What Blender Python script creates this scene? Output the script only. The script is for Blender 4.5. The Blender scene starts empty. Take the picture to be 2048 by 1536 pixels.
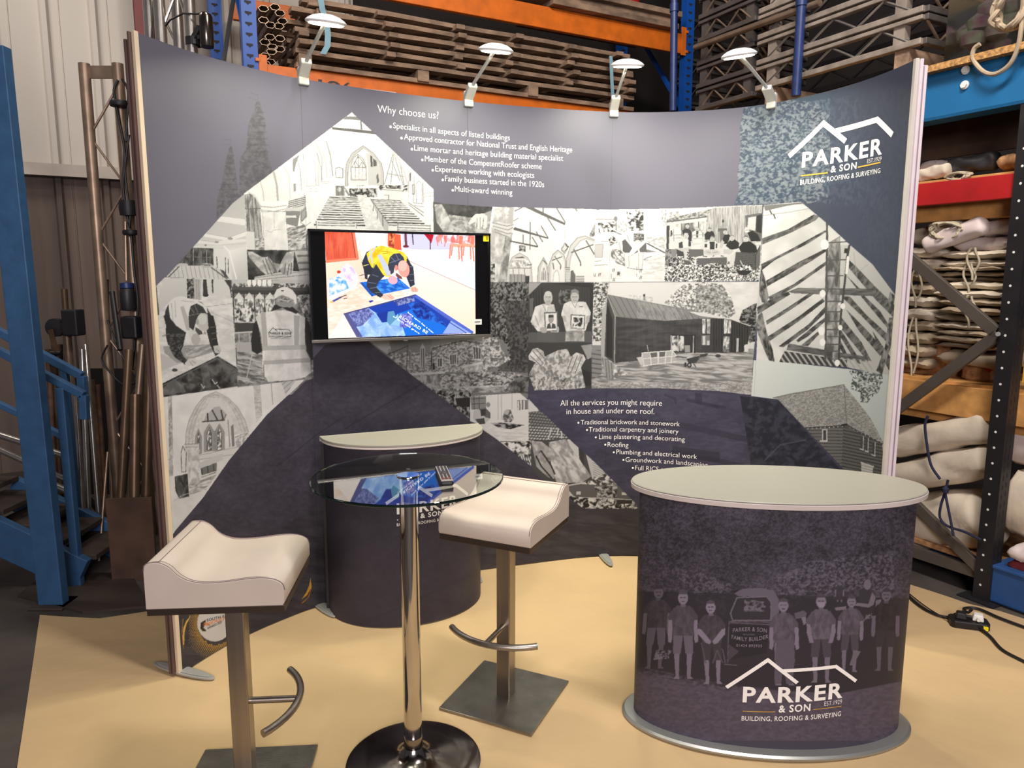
import bpy, bmesh, math, random
import numpy as np
from mathutils import Vector, Matrix

scene = bpy.context.scene
COL = scene.collection

# ---------------------------------------------------------------- camera
F, PITCH, ROLL, EYE = 1462.0, 0.147, -0.0015, 1.713        # focal length in pixels of a 2048x1536 frame
cr, sr, ct, st = math.cos(ROLL), math.sin(ROLL), math.cos(PITCH), math.sin(PITCH)
RT, UP, FW = Vector((cr, -sr * st, -sr * ct)), Vector((sr, cr * st, cr * ct)), Vector((0, ct, -st))
cam_data = bpy.data.cameras.new('camera'); cam = bpy.data.objects.new('camera', cam_data); COL.objects.link(cam)
cam_data.sensor_width = 36; cam_data.lens = F * 36 / 2048; cam_data.clip_start = .05; cam_data.clip_end = 60
m3 = Matrix((RT, UP, -FW)).transposed()
cam.matrix_world = Matrix.Translation((0, 0, EYE)) @ m3.to_4x4()
scene.camera = cam

# ---------------------------------------------------------------- world, house lights, exposure
world = bpy.data.worlds.new('hall_air'); scene.world = world; world.use_nodes = True
world.node_tree.nodes['Background'].inputs[0].default_value = (.92, .9, 1, 1)
world.node_tree.nodes['Background'].inputs[1].default_value = .12
scene.view_settings.view_transform = 'Standard'; scene.view_settings.look = 'None'
scene.view_settings.exposure = 0.0; scene.view_settings.gamma = 1.0; scene.view_settings.use_curve_mapping = False

def area_light(name, loc, aim, sx, sy, power, color, spread=math.pi, shape='RECTANGLE'):
    l = bpy.data.lights.new(name, 'AREA'); l.shape = shape; l.size = sx; l.size_y = sy; l.energy = power; l.color = color; l.spread = spread
    o = bpy.data.objects.new(name, l); COL.objects.link(o); o.location = loc
    o.rotation_euler = (Vector(aim) - Vector(loc)).to_track_quat('-Z', 'Y').to_euler()
    return o
area_light('front_flood_lamp', (.5, -3.6, 3.0), (.3, 3.4, 1.0), 2.4, 1.2, 270, (1, .91, .94))
area_light('high_bay_lamp', (-4.3, 3.9, 5.4), (-3.1, 6.0, 2.9), 1.2, .4, 34, (1, .93, .86), math.radians(120))
area_light('high_bay_lamp', (1.2, 1.6, 5.6), (3.2, 4.6, 1.2), 1.4, .5, 230, (1, .93, .88))
area_light('high_bay_lamp', (-.6, 2.9, 5.7), (.1, 6.3, 3.0), 1.4, .4, 75, (1, .92, .82))
LED_POWER, LED_COLOR = 9.2, (1, .97, .76)

# ---------------------------------------------------------------- placing by sight lines
def ray(px, py):
    return RT * ((px - 1024) / F) + UP * (-(py - 768) / F) + FW
def at_z(px, py, z=0.0):
    d = ray(px, py); return Vector((0, 0, EYE)) + d * ((z - EYE) / d.z)
def at_y(px, py, y):
    d = ray(px, py); return Vector((0, 0, EYE)) + d * (y / d.y)
def z_over(px, py, x, y):
    d = ray(px, py); return EYE + d.z * math.hypot(x, y) / math.hypot(d.x, d.y)
# the hall's own axes: a along the rear racking, b away from it, turned against the camera
HO, HU, HV = Vector((-1.6815, 5.9, 0)), Vector((.882, .472, 0)).normalized(), Vector((-.472, .882, 0)).normalized()
HANG = math.atan2(HU.y, HU.x)
def hall(a, b, z=0.0):
    return HO + HU * a + HV * b + Vector((0, 0, z))
def at_a(px, py, a):
    d = ray(px, py); o = Vector((0, 0, EYE)); t = (a - (o - HO).dot(HU)) / d.dot(HU); p = o + d * t
    return a, (p - HO).dot(HV), p.z
def at_b(px, py, b):
    d = ray(px, py); o = Vector((0, 0, EYE)); t = (b - (o - HO).dot(HV)) / d.dot(HV); p = o + d * t
    return (p - HO).dot(HU), b, p.z
def project(P):
    q = P - np.array((0, 0, EYE)); x, y, z = q @ np.array(RT), q @ np.array(UP), q @ np.array(FW)
    return 1024 + F * x / z, 768 - F * y / z

# ---------------------------------------------------------------- materials
def lin(c):
    c = [v / 255.0 for v in c]
    return [v / 12.92 if v <= .04045 else ((v + .055) / 1.055) ** 2.4 for v in c]
def lin_np(a):
    a = np.clip(a / 255.0, 0, 1)
    return np.where(a <= .04045, a / 12.92, ((a + .055) / 1.055) ** 2.4)
def mat(name, c, rough=.6, metal=0.0, var=.12, vscale=6.0, bump=0.0, bscale=40.0, c2=None, stretch=(1, 1, 1), spec=.5, aniso=0.0, coat=0.0):
    m = bpy.data.materials.new(name); m.use_nodes = True; nt = m.node_tree; n = nt.nodes; b = n['Principled BSDF']
    b.inputs['Roughness'].default_value = rough; b.inputs['Metallic'].default_value = metal; b.inputs['Specular IOR Level'].default_value = spec
    if coat: b.inputs['Coat Weight'].default_value = coat
    tc = n.new('ShaderNodeTexCoord'); mp = n.new('ShaderNodeMapping'); mp.inputs['Scale'].default_value = stretch
    nt.links.new(tc.outputs['Object'], mp.inputs['Vector'])
    ns = n.new('ShaderNodeTexNoise'); ns.inputs['Scale'].default_value = vscale; ns.inputs['Detail'].default_value = 5
    nt.links.new(mp.outputs['Vector'], ns.inputs['Vector'])
    rp = n.new('ShaderNodeValToRGB'); a = lin(c); z = lin(c2) if c2 else [v * (1 - var * 1.6) for v in a]; a = a if c2 else [min(1, v * (1 + var * .6)) for v in a]
    rp.color_ramp.elements[0].color = (*z, 1); rp.color_ramp.elements[1].color = (*a, 1); rp.color_ramp.elements[0].position = .3; rp.color_ramp.elements[1].position = .7
    nt.links.new(ns.outputs['Fac'], rp.inputs['Fac']); nt.links.new(rp.outputs['Color'], b.inputs['Base Color'])
    if bump:
        n2 = n.new('ShaderNodeTexNoise'); n2.inputs['Scale'].default_value = bscale; n2.inputs['Detail'].default_value = 4
        nt.links.new(mp.outputs['Vector'], n2.inputs['Vector'])
        bp = n.new('ShaderNodeBump'); bp.inputs['Strength'].default_value = bump; bp.inputs['Distance'].default_value = .01
        nt.links.new(n2.outputs['Fac'], bp.inputs['Height']); nt.links.new(bp.outputs['Normal'], b.inputs['Normal'])
    return m
def print_mat(name, rough, emit=0.0):
    m = bpy.data.materials.new(name); m.use_nodes = True; nt = m.node_tree; b = nt.nodes['Principled BSDF']
    at = nt.nodes.new('ShaderNodeAttribute'); at.attribute_name = 'Print'; at.attribute_type = 'GEOMETRY'
    b.inputs['Roughness'].default_value = rough; b.inputs['Specular IOR Level'].default_value = .5 if emit else .3
    if emit:
        b.inputs['Base Color'].default_value = (.01, .01, .012, 1); nt.links.new(at.outputs['Color'], b.inputs['Emission Color']); b.inputs['Emission Strength'].default_value = emit
    else: nt.links.new(at.outputs['Color'], b.inputs['Base Color'])
    return m
def glow(name, c, s):
    m = mat(name, c, .5); b = m.node_tree.nodes['Principled BSDF']; b.inputs['Emission Color'].default_value = (*lin(c), 1); b.inputs['Emission Strength'].default_value = s
    return m
def glass(name, c, rough=0.0, ior=1.5):
    m = mat(name, c, rough, var=.01); b = m.node_tree.nodes['Principled BSDF']; b.inputs['Transmission Weight'].default_value = 1; b.inputs['IOR'].default_value = ior
    return m

M = dict(
    print=print_mat('laminated_print', .46), wrap=print_mat('matt_wrap_print', .5), screen=print_mat('lit_screen', .12, 1.25),
    white_ink=mat('white_ink', (244, 242, 238), .5, var=.02), dark_ink=mat('dark_ink', (52, 50, 52), .6), gold_ink=mat('gold_ink', (222, 170, 62), .5, var=.03), orange_ink=mat('orange_ink', (226, 128, 60), .5), screen_ink=glow('screen_ink', (226, 238, 255), .9),
    cream=mat('cream_edge_tape', (214, 196, 168), .55, var=.05), lilac=mat('pale_edge_extrusion', (222, 208, 214), .4, var=.04), brown_edge=mat('dark_edge_extrusion', (96, 74, 68), .5), back=mat('stand_backing', (60, 58, 60), .8), groove=mat('dark_groove', (40, 36, 40), .7),
    foot=mat('grey_stand_foot', (172, 172, 166), .4, .3, .05), lamp_grey=mat('lamp_grey', (196, 196, 190), .45, .1, .04), lamp_white=mat('lamp_white', (232, 232, 232), .4, var=.03), lens=glow('lamp_lens', (255, 250, 226), 14),
    bezel=mat('gloss_black_bezel', (20, 18, 20), .18, var=.1), screen_black=mat('black_screen_margin', (10, 9, 10), .08, var=.1), silver=mat('silver_trim', (150, 146, 140), .3, .8, .05), yellow=mat('yellow_sticker', (246, 226, 30), .5, var=.03), white=mat('white_paper', (228, 226, 220), .6, var=.04),
    top=mat('grey_green_laminate', (156, 153, 140), .42, var=.03, vscale=200), top_edge=mat('pale_pvc_edge', (206, 196, 190), .45, var=.03), alu_base=mat('brushed_alu_base', (170, 172, 168), .35, .7, .05),
    glass=glass('table_glass', (236, 248, 242)), glass_edge=mat('dark_glass_edge', (16, 34, 30), .1, var=.1), chrome=mat('chrome', (206, 200, 194), .08, 1.0, .03), chrome_dark=mat('worn_chrome', (150, 142, 136), .16, 1.0, .14, 9),
    steel=mat('brushed_steel', (168, 158, 148), .34, 1.0, .1, 30, stretch=(1, 1, .05)), steel_plate=mat('brushed_steel_plate', (150, 146, 138), .36, 1.0, .14, 14, bump=.08, bscale=160), steel_dark=mat('dark_seat_frame', (88, 76, 68), .4, .8, .08),
    leather=mat('cream_leatherette', (198, 184, 170), .5, var=.04, bump=.06, bscale=500), thread=mat('dark_thread', (120, 98, 104), .8),
    kraft=mat('kraft_paper', (200, 171, 126), .85, var=.08, vscale=1.4, bump=.7, bscale=7), concrete=mat('stained_concrete', (92, 84, 76), .8, var=.5, vscale=1.6, bump=.3, bscale=18, c2=(50, 44, 40)), plate=mat('floor_steel_plate', (78, 66, 58), .6, .3, .25, 3),
    clad=mat('beige_cladding', (196, 188, 176), .6, var=.07, vscale=1.5, stretch=(1, 1, .25)), clad_low=mat('stained_shaded_cladding', (112, 96, 86), .7, var=.25, vscale=2, stretch=(3, 3, .2)), rail=mat('galvanised_rail', (170, 160, 148), .5, .4, .1), brown_dark=mat('dark_brown_board', (84, 62, 48), .85, var=.3), grey_tape=mat('grey_edge_tape', (196, 190, 182), .5, var=.03), dark_wall=mat('unlit_rear_wall', (34, 28, 26), .9),  # clad_low: dirt plus the shade below the rail, kept in the base colour
    maroon=mat('maroon_steel', (110, 40, 38), .55, var=.12), alu=mat('bare_alu_tube', (196, 190, 182), .28, .9, .12, 12), alu_old=mat('dull_tube', (160, 138, 118), .42, .7, .2, 9), rust=mat('rusty_tube', (96, 70, 54), .75, .2, .35, 14), black=mat('black_plastic', (22, 20, 22), .5, var=.1), black_metal=mat('black_painted_steel', (46, 44, 46), .45, .3, .15),
    blue_post=mat('blue_painted_steel', (54, 94, 134), .5, var=.12, vscale=12, bump=.08, bscale=60), rack_blue=mat('racking_blue', (18, 84, 176), .45, var=.1), beam_blue=mat('beam_blue', (22, 104, 156), .5, var=.06), navy_tube=mat('navy_scaffold_tube', (34, 54, 104), .4, .1, .2, 20), orange=mat('racking_orange', (222, 112, 26), .5, var=.14, vscale=9),
    old_wood=mat('weathered_timber', (150, 124, 102), .85, var=.35, vscale=6, bump=.3, bscale=40, stretch=(.3, 2, 2)), raw_wood=mat('sawn_pine', (206, 150, 84), .7, var=.2, vscale=5, stretch=(.4, 3, 3)), osb=mat('osb_board', (196, 148, 88), .8, var=.4, vscale=60, bump=.3, bscale=120),
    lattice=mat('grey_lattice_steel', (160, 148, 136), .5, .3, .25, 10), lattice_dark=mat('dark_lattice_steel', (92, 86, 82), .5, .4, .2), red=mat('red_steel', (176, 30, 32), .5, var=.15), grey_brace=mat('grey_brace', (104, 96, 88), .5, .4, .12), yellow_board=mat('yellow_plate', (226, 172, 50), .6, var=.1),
    canvas=mat('cream_canvas', (214, 200, 178), .8, var=.12, vscale=5, bump=.2, bscale=30), canvas_dull=mat('dull_canvas', (176, 158, 132), .85, var=.2, vscale=6, bump=.25, bscale=30), canvas_pink=mat('pale_pvc_sheet', (216, 200, 194), .55, var=.08, vscale=4, bump=.12, bscale=14), rope=mat('pale_rope', (190, 178, 152), .9, var=.15, bump=.4, bscale=300), cord=mat('navy_cord', (30, 36, 62), .8), dark_cloth=mat('black_sheet', (40, 38, 40), .6), crate_blue=mat('blue_crate', (44, 84, 140), .5, var=.15), red_cloth=mat('red_cloth', (130, 44, 44), .8), strap=mat('pale_blue_strap', (138, 176, 190), .8, var=.1), olive=mat('clear_bag_contents', (110, 116, 96), .8, var=.6, vscale=14, c2=(86, 40, 62)), clear=glass('clear_plastic', (226, 236, 232), .25, 1.2), cork=mat('cork_tan', (178, 132, 88), .9, var=.3, vscale=30), kraft_tube=mat('bronze_pole', (112, 90, 70), .4, .6, .2, 10),
)

# ---------------------------------------------------------------- mesh building
class MB:
    def __init__(s): s.v = []; s.f = []
    def add(s, vs, fs):
        k = len(s.v); s.v += [tuple(v) for v in vs]; s.f += [tuple(i + k for i in f) for f in fs]; return s
    def box(s, c, size, rot=None, taper=1.0):
        x, y, z = [v / 2 for v in size]; V = []
        for dz in (-1, 1):
            t = taper if dz > 0 else 1
            for dx, dy in ((-1, -1), (1, -1), (1, 1), (-1, 1)): V.append(Vector((dx * x * t, dy * y * t, dz * z)))
        if rot is not None: V = [rot @ v for v in V]
        return s.add([v + Vector(c) for v in V], [(3, 2, 1, 0), (4, 5, 6, 7), (0, 1, 5, 4), (1, 2, 6, 5), (2, 3, 7, 6), (3, 0, 4, 7)])
    def bar(s, a, b, w, h=None, up=(0, 0, 1)):
        a, b = Vector(a), Vector(b); h = h or w; d = (b - a).normalized(); u = Vector(up)
        if abs(d.dot(u)) > .99: u = Vector((1, 0, 0))
        r = d.cross(u).normalized(); u = r.cross(d)
        V = [p + r * sx * w / 2 + u * sy * h / 2 for p in (a, b) for sx, sy in ((-1, -1), (1, -1), (1, 1), (-1, 1))]
        return s.add(V, [(3, 2, 1, 0), (4, 5, 6, 7), (0, 1, 5, 4), (1, 2, 6, 5), (2, 3, 7, 6), (3, 0, 4, 7)])
    def tube(s, path, r, n=10, caps=True):
        P = [Vector(p) for p in path]; rings = []; R = r if isinstance(r, (list, tuple)) else [r] * len(P); pu = None
        for i, p in enumerate(P):
            d = (P[min(i + 1, len(P) - 1)] - P[max(i - 1, 0)]).normalized()
            u = pu if pu is not None else (Vector((0, 0, 1)) if abs(d.z) < .9 else Vector((1, 0, 0)))
            x = d.cross(u); x = x.normalized() if x.length > 1e-6 else d.orthogonal().normalized(); y = x.cross(d); pu = y
            rings.append([p + (x * math.cos(6.28319 * k / n) + y * math.sin(6.28319 * k / n)) * R[i] for k in range(n)])
        fs = []
        for i in range(len(P) - 1):
            for k in range(n): fs.append((i * n + k, i * n + (k + 1) % n, (i + 1) * n + (k + 1) % n, (i + 1) * n + k))
        if caps: fs += [tuple(range(n - 1, -1, -1)), tuple((len(P) - 1) * n + k for k in range(n))]
        return s.add([v for r_ in rings for v in r_], [f[::-1] for f in fs])
    def lathe(s, prof, c=(0, 0, 0), n=48, sx=1.0, sy=1.0, cap=True):
        V = []; fs = []; c = Vector(c); m = len(prof)
        for r, z in prof:
            for k in range(n): V.append(c + Vector((r * sx * math.cos(6.28319 * k / n), r * sy * math.sin(6.28319 * k / n), z)))
        for i in range(m - 1):
            for k in range(n): fs.append((i * n + k, i * n + (k + 1) % n, (i + 1) * n + (k + 1) % n, (i + 1) * n + k))
        if cap: fs += [tuple(range(n - 1, -1, -1)), tuple((m - 1) * n + k for k in range(n))]
        return s.add(V, fs)
    def prism(s, poly, z0, z1, rot=None, c=(0, 0, 0)):
        n = len(poly); V = [Vector((x, y, z0)) for x, y in poly] + [Vector((x, y, z1)) for x, y in poly]
        if rot is not None: V = [rot @ v for v in V]
        V = [v + Vector(c) for v in V]
        return s.add(V, [tuple(range(n - 1, -1, -1)), tuple(range(n, 2 * n))] + [(i, (i + 1) % n, n + (i + 1) % n, n + i) for i in range(n)])
    def build(s, name, m, parent=None, smooth=False, bevel=0.0, loc=None, seg=2, angle=.7, sub=0, w=False, more=()):
        me = bpy.data.meshes.new(name); me.from_pydata(s.v, [], s.f); me.update()
        me.materials.append(M[m] if isinstance(m, str) else m)
        if more:
            n0 = len(s.f); me.clear_geometry(); idx = [0] * n0
            for k, (mb2, m2) in enumerate(more): s.add(mb2.v, mb2.f); idx += [k + 1] * len(mb2.f); me.materials.append(M[m2])
            me.from_pydata(s.v, [], s.f); me.polygons.foreach_set('material_index', idx); me.update()
        o = bpy.data.objects.new(name, me); COL.objects.link(o)
        if smooth: me.polygons.foreach_set('use_smooth', [True] * len(me.polygons)); me.set_sharp_from_angle(angle=angle)
        if loc is not None: o.location = loc
        if bevel:
            b = o.modifiers.new('edge', 'BEVEL'); b.width = bevel; b.segments = seg; b.limit_method = 'ANGLE'; b.angle_limit = .6
        if sub:
            b = o.modifiers.new('smooth', 'SUBSURF'); b.levels = sub; b.render_levels = sub
        if parent is not None:
            o.parent = parent
            if w: o.matrix_parent_inverse = inv_of(parent)
        return o
def inv_of(p):
    return (Matrix.Translation(p.location) @ p.rotation_euler.to_matrix().to_4x4()).inverted()
def tag(o, label, cat=None, group=None, kind=None):
    if label: o['label'] = label
    if cat: o['category'] = cat
    if group: o['group'] = group
    if kind: o['kind'] = kind
    return o
def thing(name, label, cat, loc=(0, 0, 0), rz=0.0, group=None):
    o = bpy.data.objects.new(name, None); COL.objects.link(o); o.location = loc; o.rotation_euler = (0, 0, rz); o.empty_display_size = .1
    return tag(o, label, cat, group)
def hall_thing(name, label, cat, a, b, z=0.0, group=None):
    return thing(name, label, cat, hall(a, b, z), HANG, group)
def struct(o):
    o['kind'] = 'structure'; return o
def copy_thing(o, loc=None, rz=None, label=None, group=None):
    def rec(x, par):
        c = x.copy(); COL.objects.link(c)
        if par is not None: c.parent = par
        for ch in list(kids.get(x, [])): rec(ch, c)
        return c
    kids = {}
    for x in list(o.children_recursive): kids.setdefault(x.parent, []).append(x)
    c = rec(o, None)
    if loc is not None: c.location = loc
    if rz is not None: c.rotation_euler = (0, 0, rz)
    if label: c['label'] = label
    if group: c['group'] = group
    return c

# lettering: a line of text as flat letters, laid on any surface by a function (u along, v up) -> point
_txt = {}
def text_mesh(s, bold=0.0):
    key = (s, bold); caps = s.upper() == s and len(s) > 4
    if key not in _txt:
        cu = bpy.data.curves.new('line', 'FONT'); cu.body = s; cu.size = 1; cu.offset = bold if bold else -.008; cu.space_character = (1.14 if bold > .015 else 1.08) if caps else 1.0; cu.resolution_u = 3; cu.fill_mode = 'FRONT'
        o = bpy.data.objects.new('line', cu); COL.objects.link(o)
        dg = bpy.context.evaluated_depsgraph_get(); e = o.evaluated_get(dg); me = e.to_mesh()
        v = np.array([tuple(x.co) for x in me.vertices]); f = [tuple(p.vertices) for p in me.polygons]
        e.to_mesh_clear(); bpy.data.objects.remove(o); bpy.data.curves.remove(cu)
        _txt[key] = (v, f)
    return _txt[key]
CAP = None
def letters(mb, s, put, bold=0.0, bow=0.0):
    """put(u, v): u from 0 at the first letter to 1 at the last, v in cap heights."""
    global CAP
    if CAP is None: CAP = text_mesh('H')[0][:, 1].max()
    v, f = text_mesh(s, bold); x0, x1 = v[:, 0].min(), v[:, 0].max()
    out = []
    for x, y, _ in v:
        u = (x - x0) / (x1 - x0); out.append(put(u, y / CAP + bow * (1 - (2 * u - 1) ** 2)))
    mb.add(out, f)
def print_surface(name, m, P, C, parent, mask=None, gain=1.0):
    """P: (rows, cols, 3) points of a finely divided surface; its colours come from the painted picture C."""
    nr, nc = P.shape[:2]; V = P.reshape(-1, 3); px, py = project(V)
    col = lin_np(C.sample(px, py)) * gain
    if mask is not None: col = np.where(mask.reshape(-1, 1), col, lin_np(np.array([[56.0, 52, 60]])) * gain)
    me = bpy.data.meshes.new(name); me.vertices.add(len(V)); me.vertices.foreach_set('co', V.astype(np.float32).ravel())
    i = np.arange((nr - 1) * (nc - 1)); r, c = i // (nc - 1), i % (nc - 1); a = r * nc + c
    q = np.stack([a, a + 1, a + nc + 1, a + nc], 1).astype(np.int32)
    me.loops.add(q.size); me.loops.foreach_set('vertex_index', q.ravel()); me.polygons.add(len(q))
    me.polygons.foreach_set('loop_start', np.arange(0, q.size, 4, dtype=np.int32)); me.polygons.foreach_set('use_smooth', np.ones(len(q), bool))
    at = me.attributes.new('Print', 'FLOAT_COLOR', 'POINT'); at.data.foreach_set('color', np.c_[col, np.ones(len(col))].astype(np.float32).ravel())
    me.update(calc_edges=True); me.validate(); me.materials.append(M[m])
    o = bpy.data.objects.new(name, me); COL.objects.link(o); o.parent = parent; o.matrix_parent_inverse = inv_of(parent)
    return o
# ---------------------------------------------------------------- printed pictures
# A small painter: the prints of the display wall, the counters and the picture on the
# screen are drawn from polygons, strokes and noise into arrays, which then become the
# point colours of finely divided print surfaces.
def _hash(ix, iy, seed):
    h = (ix.astype(np.int64) * 374761393 + iy.astype(np.int64) * 668265263 + seed * 1274126177) & 0xFFFFFFFF
    h = ((h ^ (h >> 13)) * 1274126177) & 0xFFFFFFFF
    return ((h ^ (h >> 16)) & 0xFFFF) / 65535.0

def vnoise(x, y, seed):
    ix, iy = np.floor(x), np.floor(y)
    fx, fy = x - ix, y - iy
    fx, fy = fx * fx * (3 - 2 * fx), fy * fy * (3 - 2 * fy)
    a = _hash(ix, iy, seed); b = _hash(ix + 1, iy, seed)
    c = _hash(ix, iy + 1, seed); d = _hash(ix + 1, iy + 1, seed)
    return (a * (1 - fx) + b * fx) * (1 - fy) + (c * (1 - fx) + d * fx) * fy

def fbm(x, y, seed, octs=3):
    v, a, t = 0, 1.0, 0
    x, y = x + .9 * vnoise(x * .8 + 3.7, y * .8, seed + 71), y + .9 * vnoise(x * .8, y * .8 + 9.1, seed + 72)
    for o in range(octs):
        x, y = .8 * x - .6 * y, .6 * x + .8 * y
        v = v + a * vnoise(x, y, seed + o * 17); t += a
        x = x * 2.03 + 7.1; y = y * 2.03 + 3.3; a *= .6
    return v / t

def pts(s):
    if isinstance(s, str):
        return np.array([[float(v) for v in p.split(',')] for p in s.split()])
    return np.array(s, float)

def rgb(c):
    return np.array((c, c, c) if isinstance(c, (int, float)) else c, np.float32)

class Canvas:
    def __init__(s, x0, y0, x1, y1, k=2, bg=200):
        s.x0, s.y0, s.k = x0, y0, k
        s.w, s.h = int((x1 - x0) * k), int((y1 - y0) * k)
        s.a = np.empty((s.h, s.w, 3), np.float32); s.a[:] = rgb(bg)
        s.cm = None; s.T(0, 0, 1)
    def T(s, ox, oy, sc):
        s.o = np.array([ox, oy], float); s.sc = sc
    def P(s, p):
        return pts(p) * s.sc + s.o
    def box(s, q, m=0):
        i0 = max(0, int((q[:, 0].min() - m - s.x0) * s.k)); i1 = min(s.w, int((q[:, 0].max() + m - s.x0) * s.k) + 2)
        j0 = max(0, int((q[:, 1].min() - m - s.y0) * s.k)); j1 = min(s.h, int((q[:, 1].max() + m - s.y0) * s.k) + 2)
        i1 = max(i1, i0); j1 = max(j1, j0)
        X = ((np.arange(i0, i1) + .5) / s.k + s.x0)[None, :]; Y = ((np.arange(j0, j1) + .5) / s.k + s.y0)[:, None]
        return slice(j0, j1), slice(i0, i1), X, Y
    def inside(s, q, X, Y):
        m = np.zeros((Y.shape[0], X.shape[1]), bool); n = len(q)
        for i in range(n):
            (xa, ya), (xb, yb) = q[i], q[(i + 1) % n]
            if ya == yb: continue
            c = (ya > Y) != (yb > Y)
            m ^= c & (X < (xb - xa) * (Y - ya) / (yb - ya) + xa)
        return m
    def put(s, J, I, m, col, al=1.0):
        if m.size == 0: return
        if s.cm is not None: m = m & s.cm[J, I]
        al = np.broadcast_to(np.asarray(al, np.float32), m.shape)[m][:, None]
        col = np.asarray(col, np.float32)
        c = col[m] if col.ndim == 3 else col
        v = s.a[J, I]; v[m] = v[m] * (1 - al) + c * al
    def clip(s, p=None):
        s.cm = None
        if p is not None:
            q = s.P(p); J, I, X, Y = s.box(q)
            s.cm = np.zeros((s.h, s.w), bool); s.cm[J, I] = s.inside(q, X, Y)
    def pl(s, p, col, al=1.0):
        q = s.P(p); J, I, X, Y = s.box(q); s.put(J, I, s.inside(q, X, Y), rgb(col), al)
    def gr(s, p, c0, c1, a, b):
        q = s.P(p); J, I, X, Y = s.box(q); m = s.inside(q, X, Y)
        a = np.array(a, float) * s.sc + s.o; b = np.array(b, float) * s.sc + s.o; d = b - a
        t = np.clip(((X - a[0]) * d[0] + (Y - a[1]) * d[1]) / (d @ d), 0, 1)[..., None]
        s.put(J, I, m, rgb(c0) * (1 - t) + rgb(c1) * t)
    def ln(s, p, w, col, al=1.0):
        q = s.P(p); w = max(w * s.sc, .8); J, I, X, Y = s.box(q, w)
        m = np.zeros((Y.shape[0], X.shape[1]), bool)
        for (xa, ya), (xb, yb) in zip(q[:-1], q[1:]):
            dx, dy = xb - xa, yb - ya; L = dx * dx + dy * dy + 1e-9
            t = np.clip(((X - xa) * dx + (Y - ya) * dy) / L, 0, 1)
            m |= (X - xa - t * dx) ** 2 + (Y - ya - t * dy) ** 2 < w * w / 4
        s.put(J, I, m, rgb(col), al)
    def lns(s, many, w, col, al=1.0):
        for p in many.split(';'): s.ln(p, w, col, al)
    def el(s, cx, cy, rx, ry, col, rot=0, al=1.0):
        t = np.linspace(0, 6.2832, 29)[:-1]; c, n = math.cos(math.radians(rot)), math.sin(math.radians(rot))
        s.pl(np.c_[cx + rx * np.cos(t) * c - ry * np.sin(t) * n, cy + rx * np.cos(t) * n + ry * np.sin(t) * c], col, al)
    def tx(s, p, lo, hi, sx, sy=None, seed=1, con=2.2, al=1.0, octs=3, rot=0):
        q = s.P(p); J, I, X, Y = s.box(q); m = s.inside(q, X, Y); sy = sy or sx
        c, n = math.cos(math.radians(rot)), math.sin(math.radians(rot))
        U, V = X * c + Y * n, Y * c - X * n
        t = np.clip((fbm(U / (sx * s.sc), V / (sy * s.sc), seed, octs) - .5) * con + .5, 0, 1)[..., None]
        s.put(J, I, m, rgb(lo) * (1 - t) + rgb(hi) * t, al)
    def ht(s, p, ang, gap, w, col, al=1.0, seed=0, jit=.15):
        q = s.P(p); J, I, X, Y = s.box(q); m = s.inside(q, X, Y)
        c, n = math.cos(math.radians(ang)), math.sin(math.radians(ang))
        t = (Y * c - X * n) / (gap * s.sc)
        if jit: t = t + jit * (fbm(X / (20 * gap * s.sc) , Y / (20 * gap * s.sc), seed + 5, 2) - .5) * 6
        s.put(J, I, m & ((t - np.floor(t)) < w), rgb(col), al)
    def sample(s, x, y):
        u = np.clip((x - s.x0) * s.k - .5, 0, s.w - 1.001); v = np.clip((y - s.y0) * s.k - .5, 0, s.h - 1.001)
        i, j = u.astype(int), v.astype(int); fu, fv = (u - i)[:, None], (v - j)[:, None]
        a = s.a
        return (a[j, i] * (1 - fu) + a[j, i + 1] * fu) * (1 - fv) + (a[j + 1, i] * (1 - fu) + a[j + 1, i + 1] * fu) * fv

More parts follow.
